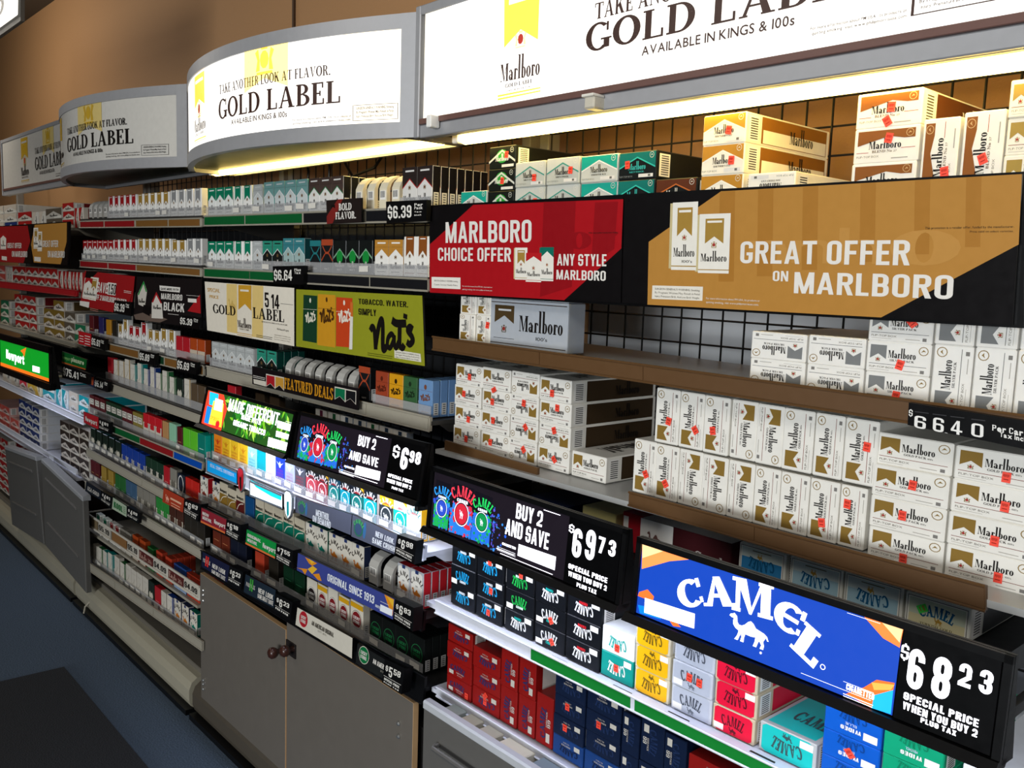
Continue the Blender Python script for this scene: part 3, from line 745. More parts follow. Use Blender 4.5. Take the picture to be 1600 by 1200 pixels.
# fluorescent strips under the headers
TUBE = mat('#fff3c4', .3, emit=15, kind='fluorescent_tube', emithex='#ffdc7c')
for (pa, pb, Y_, lab) in (((727, 217), (1600, 86), 1.262, 'long glowing fluorescent strip under the large flat sign at right'), ((338, 264), (690, 221), 1.31, 'glowing fluorescent strip under the brightly lit curved sign')):
    a, b = at(*pa, Y_), at(*pb, Y_)
    if b.x > -.9: b = a + (b - a) * 1.5
    zz = (a.z + b.z) / 2
    t = thing('fluorescent_strip', lab, 'strip light', ((a.x + b.x) / 2, Y_, zz)); ox = Vector(((a.x + b.x) / 2, Y_, zz))
    mb = MB(); mb.tube([Vector((a.x, Y_, zz)) - ox, Vector((b.x, Y_, zz)) - ox], .0175, TUBE, 14); mb.build('tube', t)
    mb = MB(); L = (b.x - a.x) / 2 + .02
    mb.box(-L, L, -.02, .05, .019, .03, mat('#d8d2c0', .3, kind='enamel'), .003)
    for s in (-1, 1): mb.box(s * L - .012, s * L + .012, -.014, .014, -.014, .02, WHITE, .003)
    mb.build('fixture', t)
# black cables under the lit curved header
for k, (pa, pm, pb) in enumerate((((480, 252), (482, 268), (481, 290)), ((514, 246), (515, 262), (514, 285)), ((535, 244), (541, 258), (551, 276)), ((603, 236), (585, 262), (551, 276)))):
    mb = MB(); pts = smooth3 = [at(*p, 1.5 - .01 * k) for p in (pa, pm, pb)]
    mb.tube([pts[0] + Vector((0, 0, .2)), pts[0]] + pts[1:] + [pts[-1] + Vector((.01, .02, -.12))], .0045, BLACK)
    tag(mb.build('sign_cable'), ['black cable hanging first from left under the lit curved sign', 'black cable hanging second from left under the lit curved sign', 'black cable slanting right to a junction under the lit curved sign', 'black cable slanting left to a junction under the lit curved sign'][k], 'cable')
# ------------------------------------------------------------------ shelves
class Shelf:
    """a level shelf: deck line (pixels) at depth Y where goods stand, front rail from its own pixels at depth Yl"""
    def __init__(s, A, B, Y):
        s.A, s.B, s.Y = A, B, Y
        a, b = at(*A, Y), at(*B, Y); s.a, s.b = a, b
        s.k = (b.z - a.z) / (b.x - a.x)
    def z(s, x): return s.a.z + (x - s.a.x) * s.k
    def X(s, px, Y=None):
        f = (px - s.A[0]) / (s.B[0] - s.A[0]); py = s.A[1] + f * (s.B[1] - s.A[1])
        return at(px, py, Y or s.Y).x
    def build(s, label, rail=None, Yl=None, back=1.535, m=None, mrail=None, inserts=(), drop=0.0, name='display_shelf', xa=None, xb=None, plate=True, lab_m=None, gap=.002):
        m = m or STEEL; mrail = mrail or m
        Yl = Yl or s.Y - .03
        if rail: q = quad4(*rail, Yl)
        x0 = min(q[0].x, q[3].x) if rail and xa is None else xa
        x1 = max(q[1].x, q[2].x) if rail and xb is None else xb
        z0, z1 = s.z(x0), s.z(x1)
        t = thing(name, label, 'shelf', ((x0 + x1) / 2, back, (z0 + z1) / 2 - .012)); ox = Vector(t.location)
        def fin(mb, nm, p=t): mb.v = [tuple(Vector(v) - ox) for v in mb.v]; return mb.build(nm, p)
        if plate:
            mb = MB(); f = Yl + .004; th = .010
            mb.prism([(x0, f, z0 - gap), (x1, f, z1 - gap), (x1, back, z1 - gap), (x0, back, z0 - gap)], [(x0, f, z0 - gap - th), (x1, f, z1 - gap - th), (x1, back, z1 - gap - th), (x0, back, z0 - gap - th)], m)
            fin(mb, 'deck')
            for x in (x0 + .006, x1 - .006):
                mb = MB(); zz = s.z(x) - gap - th
                mb.prism([(x - .003, Yl + .03, zz), (x - .003, back, zz), (x - .003, back, zz - .07), (x - .003, Yl + .06, zz - .02)], [(x + .003, Yl + .03, zz), (x + .003, back, zz), (x + .003, back, zz - .07), (x + .003, Yl + .06, zz - .02)], m)
                fin(mb, 'bracket')
        if rail:
            TL, TR, BR, BL = q
            if TL.x > BL.x: TL = Vector((BL.x, TL.y, TL.z))
            r = board('price_rail', [TL - ox, TR - ox, BR - ox, BL - ox], None, 1, 1, mrail, .007, t)
            mb = MB()
            for za, zb in ((TL, TR), (BL, BR)):
                mb.tube([za + Vector((0, -.001, 0)), zb + Vector((0, -.001, 0))], .0022, mrail, 6)
            mb.v = [tuple(Vector(v) - ox) for v in mb.v]
            o = mb.build('rail_edge', r)
            for f0, f1, mm in inserts:
                Lp = lambda a, b, f: a * (1 - f) + b * f
                c = [Lp(TL, TR, f0), Lp(TL, TR, f1), Lp(BL, BR, f1), Lp(BL, BR, f0)]
                up = (c[0] - c[3]) * .1
                c = [c[0] - up, c[1] - up, c[2] + up, c[3] + up]
                board('rail_insert', [p - ox + Vector((0, -.0015, 0)) for p in c], None, 1, 1, mm, .001, r)
        s.obj = t
        return s

# ------------------------------------------------------------------ packs
PW, PH, PD = .055, .087, .022
TXT = lambda a, s, x, y, w, h, m, st='bold', al='c': a.text(s, x, y, w, h, m, st, 3, al)
def pk_roof(c, base='#ecebe6', line=None, ink='#1a1715', dark=None):
    a = Art(); w, h = PW, PH; m = P_(c, .3)
    a.poly([(0, h * .52), (w / 2, h * .74), (w, h * .52), (w, h), (0, h)], m, 1)
    if line: a.poly([(0, h * .49), (0, h * .52), (w / 2, h * .74), (w, h * .52), (w, h * .49), (w / 2, h * .71)], P_(line, .3), 1.5)
    crest(a, w / 2, h * .52, w * .17, P_('#6a3a2c'), P_('#8f7a4a'))
    a.text('Marlboro', w * .09, h * .2, w * .82, h * .13, P_(ink), 'marl'); a.rect(w * .2, h * .1, w * .8, h * .115, P_(ink), 2)
    a.rect(w * .2, h * .89, w * .8, h * .93, P_(base), 2)
    a.rect(0, h * .795, w, h * .8, INK, 2)
    return a
def pk_ribbon(c, base='#efede7', ink='#1a1715'):
    a = Art(); w, h = PW, PH
    banner(a, w * .18, h * .5, w * .64, h * .5, P_(c, .3), P_(base), .3)
    crest(a, w / 2, h * .52, w * .17, P_('#6a3a2c'), P_('#8f7a4a'))
    a.text('Marlboro', w * .09, h * .2, w * .82, h * .13, P_(ink), 'marl'); a.rect(w * .12, h * .08, w * .88, h * .095, P_(c), 2)
    return a
def pk_x(c):
    a = Art(); w, h = PW, PH
    a.stroke([(0, h * .36), (w * .5, h * .62), (w, h * .36)], w * .07, P_(c, .3), 2); a.stroke([(w * .1, h * .80), (w * .5, h * .58), (w * .9, h * .80)], w * .07, P_(c, .3), 2)
    a.rect(0, h * .82, w, h, P_(c, .3), 1); a.text('NXT', w * .3, h * .1, w * .4, h * .05, WHITE, 'bold')
    return a
def pk_diamond(c):
    a = Art(); w, h = PW, PH
    a.poly([(0, h * .5), (w / 2, h * .76), (w, h * .5), (w, h * .44), (w / 2, h * .7), (0, h * .44)], P_('#7ea98a', .3), 2)
    a.disc(w / 2, h * .5, w * .26, w * .3, P_(c, .3), 2); a.text('NXT', w * .3, h * .1, w * .4, h * .05, WHITE, 'bold')
    a.text('Marlboro', w * .09, h * .2, w * .82, h * .13, P_('#d8d4cc'), 'marl')
    return a
def pk_camel(c='#c1701f', arc='#241a14', n99=False, bg=None, camel=True):
    a = Art(); w, h = PW, PH
    if bg: a.poly([(w * .08, h * .05), (w * .92, h * .05), (w * .92, h * .9), (w * .8, h * .95), (w * .2, h * .95), (w * .08, h * .9)], P_(bg, .3), 1)
    a.rect(w * .38, h * .9, w * .62, h, P_('#2c3c6e', .3), 2)
    a.arc('CAMEL', w / 2, h * .45, w * .4, h * .13, 152, 28, P_(arc))
    if n99: a.text('99', w * .42, h * .53, w * .16, h * .05, INK, 'sans')
    if camel: a.camel(w * .14, h * .18, w * .72, h * .34, P_(c, .3))
    a.rect(w * .1, h * .1, w * .9, h * .125, P_('#b98a4a'), 1)
    return a
def pk_crush(top, ball, cam='#f4f4f0'):
    a = Art(); w, h = PW, PH
    a.rect(0, h * .0, w, h * .66, P_(ball, .3), 1); a.disc(w / 2, h * .38, w * .38, w * .4, P_('#e7ecec', .3), 2); a.disc(w / 2, h * .38, w * .33, w * .35, P_(ball, .3), 2.5)
    a.camel(w * .3, h * .26, w * .4, h * .2, WHITE, 3)
    a.arc('CAMEL', w / 2, h * .5, w * .4, h * .14, 150, 30, P_(cam)); a.text('CRUSH', w * .28, h * .7, w * .44, h * .06, P_('#cf2f2f'), 'bold')
    if top: a.poly([(w * .55, h), (w, h * .8), (w, h)], P_(top, .3), 1)
    return a
def pk_newport(c):
    a = Art(); w, h = PW, PH
    a.rect(0, 0, w, h * .62, P_(c, .3), 1); a.text('Newport', w * .08, h * .68, w * .84, h * .1, INK, 'cond'); a.stroke([(w * .1, h * .3), (w * .4, h * .5), (w * .9, h * .58)], w * .05, P_('#d9d2c2'), 2)
    return a
def pk_nats(ink):
    a = Art(); w, h = PW, PH
    nats_word(a, w * .16, h * .42, w * .68, h * .2, P_(ink)); a.rect(w * .22, h * .12, w * .78, h * .135, P_(ink), 2); a.disc(w / 2, h * .8, w * .09, w * .11, P_(ink), 2); a.rect(0, h * .7, w, h * .706, P_(ink), 1)
    return a
def nats_word(a, x, y, w, h, m, k=.075):
    F = lambda pts: [(x + p[0] * w, y + p[1] * h) for p in pts]
    T = w * k
    a.stroke(F([(0, .5), (.05, .62), (.1, .5), (.12, 0)]), T, m); a.stroke(F([(.12, .1), (.2, .62), (.27, .85), (.3, .7), (.29, .1), (.32, .02), (.38, .14)]), T, m)
    a.stroke(F([(.55, .4), (.5, .48), (.42, .36), (.4, .16), (.46, .1), (.54, .3), (.56, .44), (.56, .2), (.6, .12), (.66, .3)]), T * .85, m)
    a.stroke(F([(.52, .86), (.62, .78), (.84, .8)]), T * 1.2, m); a.stroke(F([(.7, .82), (.68, .4), (.68, .2), (.74, .14), (.78, .24)]), T, m)
    a.stroke(F([(.83, 1.05), (.82, .92)]), T, m, n=2); a.stroke(F([(.98, .66), (.92, .72), (.87, .62), (.95, .48), (.97, .36), (.9, .26), (.84, .32)]), T, m)
def pk_lucky(c, ring_='#f2efe8', top=None):
    a = Art(); w, h = PW, PH
    if top: a.rect(0, h * .8, w, h * .95, P_(top, .3), 1)
    a.disc(w / 2, h * .47, w * .42, w * .44, P_('#2a2420'), 1.4); a.disc(w / 2, h * .47, w * .40, w * .42, P_(ring_), 1.7); a.disc(w / 2, h * .47, w * .36, w * .38, P_(c, .3), 2)
    a.text('LUCKY', w * .24, h * .48, w * .52, h * .09, WHITE if c != '#15110f' else P_('#2f8a4c'), 'cond'); a.text('STRIKE', w * .24, h * .36, w * .52, h * .09, WHITE if c != '#15110f' else P_('#2f8a4c'), 'cond')
    return a
def pk_luckyd(c='#1f6a3c'):
    a = Art(); w, h = PW, PH
    a.ring(w / 2, h * .5, w * .4, w * .42, w * .03, P_(c)); a.text('LUCKY', w * .24, h * .52, w * .52, h * .09, P_(c), 'cond'); a.text('STRIKE', w * .24, h * .4, w * .52, h * .09, P_(c), 'cond')
    return a
def pk_spirit(ink, c2):
    a = Art(); w, h = PW, PH
    a.poly([(w * .1, h * .82), (w * .4, h * .74), (w * .5, h * .84), (w * .6, h * .74), (w * .9, h * .82), (w * .62, h * .7), (w * .55, h * .62), (w * .45, h * .62), (w * .38, h * .7)], P_(ink), 2)
    for j, s in enumerate(('NATURAL', 'AMERICAN', 'SPIRIT')): a.text(s, w * .14, h * (.5 - j * .11), w * .72, h * .07, P_(c2), 'serif')
    return a
def pk_two(c, ypos=.5, ink='#f2efe8', word=None, emb=None):
    a = Art(); w, h = PW, PH
    a.rect(0, 0, w, h * ypos, P_(c, .3), 1)
    if emb: a.poly([(w * .14, h * (ypos - .08)), (w * .3, h * (ypos + .06)), (w * .5, h * (ypos - .02)), (w * .7, h * (ypos + .06)), (w * .86, h * (ypos - .08)), (w * .8, h * (ypos - .22)), (w * .2, h * (ypos - .22))], P_(emb, .3), 2)
    if word: a.text(word, w * .12, h * .7, w * .76, h * .09, P_(ink), 'cond')
    return a
def pk_slim(c):
    a = Art(); w, h = PW, PH
    a.rect(w * .86, 0, w, h, P_(c, .3), 1); a.stroke([(w * .2, h * .3), (w * .5, h * .42), (w * .7, h * .6)], w * .03, P_('#a59d8c'), 2); a.rect(0, h * .8, w * .86, h * .806, P_('#8d8779'), 2)
    return a
def pk_word(word, ink, style='bold', y=.45, hh=.12, band=None):
    a = Art(); w, h = PW, PH
    if band: a.rect(0, h * (y - .06), w, h * (y + hh + .06), P_(band, .3), 1)
    a.text(word, w * .1, h * y, w * .8, h * hh, P_(ink), style)
    a.rect(w * .2, h * (y - .16), w * .8, h * (y - .14), P_(ink), 2)
    return a
def pk_label(c):
    a = Art(); w, h = PW, PH
    a.rect(w * .06, h * .5, w * .94, h * .82, P_('#d9d5c9'), 1); a.rect(w * .2, h * .58, w * .8, h * .76, P_('#4c4a46'), 2); a.rect(w * .25, h * .61, w * .75, h * .73, P_('#d9d5c9'), 2.4); a.rect(0, h * .86, w, h, P_(c), 1)
    return a
PK = {  # type: (base, side, art, words for the label)
    'red': ('#ecebe6', '#e6e4de', lambda: pk_roof('#a81d22'), 'white pack with red roof'), 'redb': ('#ecebe6', '#e6e4de', lambda: pk_ribbon('#a81d22'), 'white pack with red ribbon'),
    'gold': ('#efede7', '#e6e4de', lambda: pk_ribbon('#a5823a'), 'white pack with gold ribbon'), 'silver': ('#efede7', '#e6e4de', lambda: pk_ribbon('#8b8c8c'), 'white pack with grey ribbon'),
    'green': ('#e9ebe6', '#dfe2da', lambda: pk_roof('#0f7d5c'), 'white pack with green roof'), 'greenr': ('#efede7', '#dfe8df', lambda: pk_ribbon('#0f7d5c'), 'white pack with green ribbon'),
    'smooth': ('#c9ccca', '#bfc2c0', lambda: pk_roof('#b4b8b6', '#c9ccca', '#e8e8e4'), 'pale silver pack'), 'teal': ('#c5cbca', '#2ba39c', lambda: pk_roof('#6f9b98', '#c5cbca', '#e8e8e4'), 'grey pack with teal sides'),
    'tealr': ('#9fb7b4', '#1b4b4e', lambda: pk_roof('#3b7f86', '#9fb7b4', '#cfe0de'), 'teal and grey pack'), 'blkgreen': ('#dedcd6', '#17181a', lambda: pk_roof('#4a3b36', '#dedcd6', '#1c7a4a'), 'brown roofed pack edged in green'),
    'blkmenth': ('#1b1f1d', '#0e3f38', lambda: pk_roof('#2f8f78', '#1b1f1d', '#dfe6e0', '#d8d4cc'), 'black pack with green roof'), 'blackred': ('#dddad4', '#161417', lambda: pk_roof('#2d2523', '#dddad4', '#a92622'), 'dark roofed pack edged in red'),
    'xteal': ('#1a1c1e', '#15181a', lambda: pk_x('#28787c'), 'black pack with teal cross'), 'xor': ('#1a1c1e', '#15181a', lambda: pk_x('#a9472a'), 'black pack with orange cross'), 'dia': ('#171a19', '#121414', lambda: pk_diamond('#1c8a3a'), 'black pack with green disc'),
    'cut': ('#efece4', '#b98a3a', lambda: pk_roof('#bb8437', '#efece4'), 'white pack with amber roof'), 'blend': ('#efece4', '#e6e2d8', lambda: pk_ribbon('#8a4f22'), 'white pack with brown ribbon'),
    'natr': ('#9c4128', '#8a3922', lambda: pk_nats('#5a2214'), 'rust pack with script name'), 'naty': ('#d99a1c', '#c08a1c', lambda: pk_nats('#2a1c0c'), 'yellow pack with script name'), 'natg': ('#38603a', '#2f5233', lambda: pk_nats('#1d2f1d'), 'green pack with script name'), 'natb': ('#6e93be', '#6f97c9', lambda: pk_nats('#7c4a34'), 'light blue pack with script name'),
    'cam': ('#d8d2c4', '#2a3350', lambda: pk_camel(), 'cream pack with brown camel'), 'camg': ('#d8d2c4', '#0f6a58', lambda: pk_camel('#0c7d6c', bg='#ddd8ca'), 'cream pack with green camel'), 'cam99': ('#b8bcc0', '#c8222c', lambda: pk_camel('#c1701f', n99=True, bg='#e9e6de'), 'white red 99 pack with camel'), 'camr': ('#c9c4b8', '#b81e26', lambda: pk_camel('#7d2a20', bg='#e0dccf'), 'cream and red pack with camel'),
    'cr1': ('#15181c', '#2a2d33', lambda: pk_crush(None, '#b5404a'), 'black pack with red capsule ring'), 'cr2': ('#15181c', '#e3a21c', lambda: pk_crush('#f0b41e', '#a8323c'), 'yellow cornered pack with red ring'), 'cr3': ('#0f3f52', '#135', lambda: pk_crush(None, '#1c7f7a'), 'blue green pack with capsule ring'), 'cr4': ('#161c22', '#223', lambda: pk_crush(None, '#0d97a8'), 'black pack with turquoise ring'), 'cr5': ('#161c22', '#e3a21c', lambda: pk_crush('#f0b41e', '#0e6e66'), 'yellow cornered pack with teal ring'), 'cr6': ('#161c22', '#d9dcde', lambda: pk_crush(None, '#12a0a0'), 'black pack with bright teal ring'), 'cr7': ('#f0b41e', '#e3a21c', lambda: pk_crush('#f0b41e', '#2c3236'), 'yellow pack with dark ring'), 'cr8': ('#dfe4e2', '#e3a21c', lambda: pk_crush('#f0b41e', '#0aa89a'), 'turquoise pack with yellow corner'), 'cr9': ('#eef0ec', '#f0b41e', lambda: pk_crush('#f0c030', '#e6e9e4', '#0a8a80'), 'white and yellow pack with camel'),
    'npg': ('#c9bfa8', '#b5ab95', lambda: pk_newport('#0f6b56'), 'cream topped green pack'), 'npo': ('#c9bfa8', '#8f8a80', lambda: pk_newport('#8a6a2a'), 'cream topped olive gold pack'), 'npr': ('#c9bfa8', '#8f8a80', lambda: pk_newport('#5a1d1c'), 'cream topped maroon pack'), 'npb': ('#14497c', '#123f6c', lambda: pk_word('', '#dfe6ee'), 'plain deep blue pack'),
    'lsr': ('#d9d2c2', '#cfc8b8', lambda: pk_lucky('#7c1d22'), 'cream pack with maroon roundel'), 'lsy': ('#d9d2c2', '#cfc8b8', lambda: pk_lucky('#7c1d22', '#d9d2c2', '#d9a21c'), 'cream and yellow pack with maroon roundel'), 'lsb': ('#d9d2c2', '#3a3634', lambda: pk_lucky('#241d1c'), 'cream pack with black roundel'), 'lsk': ('#131615', '#171a19', lambda: pk_luckyd(), 'black pack with green roundel'),
    'spo': ('#f08a1e', '#d97a18', lambda: pk_spirit('#c8401e', '#c8401e'), 'orange pack with red lettering'), 'spy': ('#f4c62a', '#e0b01c', lambda: pk_spirit('#d98a1a', '#c8601e'), 'yellow pack with orange lettering'), 'spt': ('#9fe0e4', '#4fc0c8', lambda: pk_spirit('#e8f6f6', '#2aa8b4'), 'pale turquoise pack'), 'spc': ('#0fa8b0', '#0c8a92', lambda: pk_word('', '#bfeef0'), 'turquoise pack'), 'spw': ('#f0efec', '#d9d8d4', lambda: pk_spirit('#f4f2ee', '#c8a0a0'), 'white pack with faint lettering'), 'spb': ('#1d3fb4', '#18349a', lambda: pk_spirit('#e8ecf8', '#8a2a9a'), 'royal blue pack with white eagle'), 'spl': ('#a9b2cc', '#98a2bc', lambda: pk_spirit('#e8ecf8', '#b06a7a'), 'pale lilac grey pack with eagle'), 'spk': ('#4c4f58', '#3a3d44', lambda: pk_spirit('#d9dce4', '#a03a4a'), 'dark grey pack with eagle'),
    'slw': ('#d9d3c6', '#c9c2b4', lambda: pk_slim('#a98a4a'), 'tall white pack with tan edge'), 'slg': ('#d9d3c6', '#2a6a3c', lambda: pk_slim('#2a6a3c'), 'tall white pack with green edge'), 'slt': ('#d9d3c6', '#0f8a88', lambda: pk_slim('#0f8a88'), 'tall white pack with teal edge'), 'slb': ('#d9d3c6', '#1f3f8a', lambda: pk_slim('#1f3f8a'), 'tall white pack with blue edge'),
    'dkg': ('#1d2a22', '#18221c', lambda: pk_two('#24352b', .5, '#9aa89c', None, '#cfc9b8'), 'dark green pack'), 'blw': ('#1b3f9a', '#173684', lambda: pk_two('#c9c4b6', .5, '#dfe4f0', None, '#1b3f9a'), 'blue topped white pack'), 'dgw': ('#1f3a2a', '#1a3024', lambda: pk_two('#c9c4b6', .55, '#dfe4f0', None, '#22302a'), 'dark green topped white pack'), 'rew': ('#c8202a', '#b01c24', lambda: pk_two('#d0cabd', .62, '#f0e6e0', None, '#c8202a'), 'red topped white pack'),
    'tan': ('#b98a5a', '#a87c50', lambda: pk_word('', '#d9c09a'), 'tan pack'), 'mint': ('#8fc4a4', '#9fd6b8', lambda: pk_word('', '#d9eee0'), 'mint green pack'), 'brn': ('#5a4a38', '#4c3e30', lambda: pk_word('', '#8a7458'), 'olive brown pack'), 'lime': ('#5fc22e', '#52a828', lambda: pk_word('', '#2f7a18', 'bold', .4, .08), 'bright green pack'), 'tea': ('#0e7a6c', '#12b09c', lambda: pk_word('', '#c9f0e8', 'bold', .6, .08), 'teal pack with light sides'),
    'maro': ('#5a1c22', '#4c181d', lambda: pk_word('', '#b99a5a', 'bold', .55, .1), 'maroon pack'), 'gol': ('#a98a3a', '#957830', lambda: pk_word('', '#5a4518', 'bold', .55, .1), 'dull gold pack'), 'grn': ('#2a6a34', '#24592c', lambda: pk_word('', '#9fc4a4', 'bold', .5, .1), 'mid green pack'), 'blg': ('#41607e', '#38536c', lambda: pk_word('', '#8fa8c0', 'bold', .5, .1), 'grey blue pack'), 'gry': ('#8a867c', '#78746a', lambda: pk_two('#bfb9aa', .5, '#e0dccf', None, '#6a665c'), 'grey pack'), 'gnw': ('#2f8a3c', '#2a7a36', lambda: pk_two('#cfc9ba', .5, '#e0f0e0', None, '#2f8a3c'), 'green topped white pack'), 'brw': ('#4a2a20', '#3c221a', lambda: pk_two('#bfb6a4', .5, '#e0d0c0', None, '#4a2a20'), 'brown topped white pack'), 'drk': ('#2a2620', '#221f1a', lambda: pk_word('', '#6a6250'), 'very dark brown pack'),
    'redp': ('#b5202a', '#a01c24', lambda: pk_word('', '#e0a09a', 'bold', .5, .1), 'plain red pack'), 'redk': ('#c4261e', '#a81f19', lambda: pk_word('', '#e89a3c', 'bold', .5, .14), 'red pack with orange print'), 'arch': ('#232b3a', '#1e2532', lambda: Art().ring(PW / 2, PH * .55, PW * .42, PH * .4, PW * .08, WHITE).rect(PW * .2, PH * .1, PW * .8, PH * .3, P_('#b98a5a'), 2), 'dark pack with white arch'), 'rust': ('#6a2a1a', '#5a2416', lambda: pk_word('', '#c9855a', 'bold', .7, .1), 'rust brown pack'), 'navy': ('#181c2c', '#141826', lambda: pk_word('', '#4a5068'), 'near black navy pack'), 'orr': ('#b8402a', '#a03824', lambda: pk_word('', '#d98a70'), 'brick red pack'), 'dgr': ('#12301f', '#0f281a', lambda: pk_word('', '#2f6a48', 'cond', .7, .08), 'dark bottle green pack'),
    'wht': ('#cfc9bc', '#bdb7aa', lambda: pk_slim('#e0dacd'), 'plain tall white pack'), 'orw': ('#b0481e', '#9a3f1a', lambda: pk_two('#c9b9a4', .5, '#e8d0b8'), 'orange topped pack'), 'blu': ('#2a4a8a', '#243f78', lambda: pk_two('#8fa4c4', .3, '#d0dcf0'), 'blue patterned pack'), 'lab': ('#5a1a1e', '#4c161a', lambda: pk_label('#5a1a1e'), 'dark red box with white label'), 'labg': ('#1e3a26', '#1a3020', lambda: pk_label('#1e3a26'), 'dark green box with white label'), 'laby': ('#8a7a3a', '#7a6c30', lambda: pk_label('#8a7a3a'), 'amber box with white label'),
    'pur': ('#2c2a5e', '#24224c', lambda: pk_word('', '#5a58a0'), 'purple blue box'), 'amb': ('#b8801e', '#a07018', lambda: pk_word('', '#6a4810'), 'amber box'), 'whg': ('#d5d2c8', '#cfcabc', lambda: Art().rect(PW * .42, PH * .1, PW * .68, PH * .98, P_('#1e5a34'), 1), 'white pack with green stripe'), 'whb': ('#d5d2c8', '#8fa0b4', lambda: Art().rect(PW * .42, PH * .1, PW * .68, PH * .98, P_('#22344a'), 1), 'white pack with navy stripe'), 'whm': ('#d5d2c8', '#cfcabc', lambda: Art().rect(PW * .42, PH * .1, PW * .68, PH * .98, P_('#5a1a34'), 1), 'white pack with maroon stripe'),
    'marlk': ('#2c2a2a', '#222', lambda: pk_roof('#54514d', '#2c2a2a', '#8a8680', '#b0aca4'), 'charcoal pack with grey roof'),
}
_PM = {}
def pack_mesh(ty):
    if ty in _PM: return _PM[ty]
    base, side, fn, _ = PK[ty]
    if len(side) == 4: side = '#' + ''.join(c * 2 for c in side[1:])
    mb = MB(); s = P_(side, .3)
    mb.box(-PW / 2, PW / 2, 0, PD, 0, PH, P_(base, .3), .0012, {'left': s, 'right': s, 'top': s})
    # bar code block on the sides
    for sx in (-1, 1):
        x = sx * (PW / 2 + .0003)
        q = [(x, .004, .006), (x, PD - .004, .006), (x, PD - .004, .034), (x, .004, .034)]
        mb.face(q if sx > 0 else q[::-1], P_('#d8d8d4'))
        for j in range(5):
            z = .009 + j * .005; x2 = sx * (PW / 2 + .0006); q = [(x2, .007, z), (x2, PD - .007, z), (x2, PD - .007, z + .0022), (x2, .007, z + .0022)]
            mb.face(q if sx > 0 else q[::-1], P_('#5a5a5c'))
    mb.art(fn(), lambda u, v, l: (u - PW / 2, -.0002 - l, v), .0002)
    _PM[ty] = mb.mesh('cigarette_pack')
    return _PM[ty]
NPACK = [0]
def one(name, me, loc, sc, label, cat, group, rz=0):
    o = bpy.data.objects.new(name, me); COL.objects.link(o); o.location = loc; o.scale = sc
    if rz: o.rotation_euler = (0, 0, rz)
    return tag(o, label, cat, group)
def row(sh, specs, where, Y=None, h=.087, gap=.0012, tray=True, lab=0, group=None, trayh=.33, jit=.0):
    """specs: (px0, px1, n, type[, height factor]) left to right; one pack object each"""
    Y = Y or sh.Y; idx = 0; tot = sum(s[2] for s in specs)
    for sp in specs:
        x0, x1 = sh.X(sp[0], Y), sh.X(sp[1], Y); n, ty = sp[2], sp[3]; hf = sp[4] if len(sp) > 4 else 1
        pw = (x1 - x0) / n
        for i in range(n):
            x = x0 + pw * (i + .5); w = min(pw - gap, .06)
            lbl = '%s, %s from left %s' % (PK[ty][3], ordn(idx), where)
            one('cigarette_pack', pack_mesh(ty), (x, Y + random.uniform(0, jit), sh.z(x) + .0005), (w / PW, 1, h * hf / PH), lbl, 'cigarette pack', group or 'packs ' + where)
            NPACK[0] += 1; idx += 1
    if tray:
        x0, x1 = sh.X(specs[0][0], Y) - .002, sh.X(specs[-1][1], Y) + .002
        yf = Y - .006; hh = h * trayh
        mb = MB(); A = [(x0, yf, sh.z(x0)), (x1, yf, sh.z(x1)), (x1, yf, sh.z(x1) + hh), (x0, yf, sh.z(x0) + hh)]
        ox = Vector((0, 0, 0)) if not hasattr(sh, 'obj') else Vector(sh.obj.location)
        mb.prism(A, [(p[0], p[1] + .0016, p[2]) for p in A], CLEAR)
        for sp in specs:
            pw = (sh.X(sp[1], Y) - sh.X(sp[0], Y)) / sp[2]
            for i in range(sp[2]):
                x = sh.X(sp[0], Y) + pw * (i + .5)
                if lab and random.random() < lab:
                    z = sh.z(x) + hh * random.uniform(.15, .4); w = pw * .33; t = random.uniform(-.05, .05) * w
                    mb.face([(x - w, yf - .0008, z + t), (x + w, yf - .0008, z - t), (x + w, yf - .0008, z - t + hh * .5), (x - w, yf - .0008, z + t + hh * .5)], P_('#dcd8ce'))
        if hasattr(sh, 'obj'):
            mb.v = [tuple(Vector(v) - ox) for v in mb.v]; mb.build('clear_front_lip', sh.obj)
def pushers(sh, px0, px1, n, where, Y=None, h=.075, mt=None, dy=.0):
    Y = Y or sh.Y; m = mt or mat('#b9b7b0', .35, kind='pusher_plastic')
    x0, x1 = sh.X(px0, Y), sh.X(px1, Y); pw = (x1 - x0) / n
    prof = [(0, 0), (0, .62), (.006, .78), (.018, .92), (.034, 1.0), (.04, .97), (.024, .88), (.014, .76), (.010, .62), (.010, 0)]
    mb = MB(); w = pw * .3
    mb.prism([(-w, y, z * h) for y, z in prof], [(w, y, z * h) for y, z in prof], m)
    mb.box(-w * .7, w * .7, -.0006, .0004, h * .3, h * .56, WHITE)
    for j in range(6): mb.box(-w * .6 + j * w * .2, -w * .52 + j * w * .2, -.001, -.0005, h * .36, h * .54, INK)
    mb.box(-w, w, 0, .09, 0, .004, m)
    me = mb.mesh('pack_pusher')
    for i in range(n):
        x = x0 + pw * (i + .5)
        one('pack_pusher', me, (x, Y + dy, sh.z(x) + .001), (1, 1, 1), 'empty curved plastic pack pusher, %s from left %s' % (ordn(i), where), 'pack pusher', 'pack pushers ' + where)

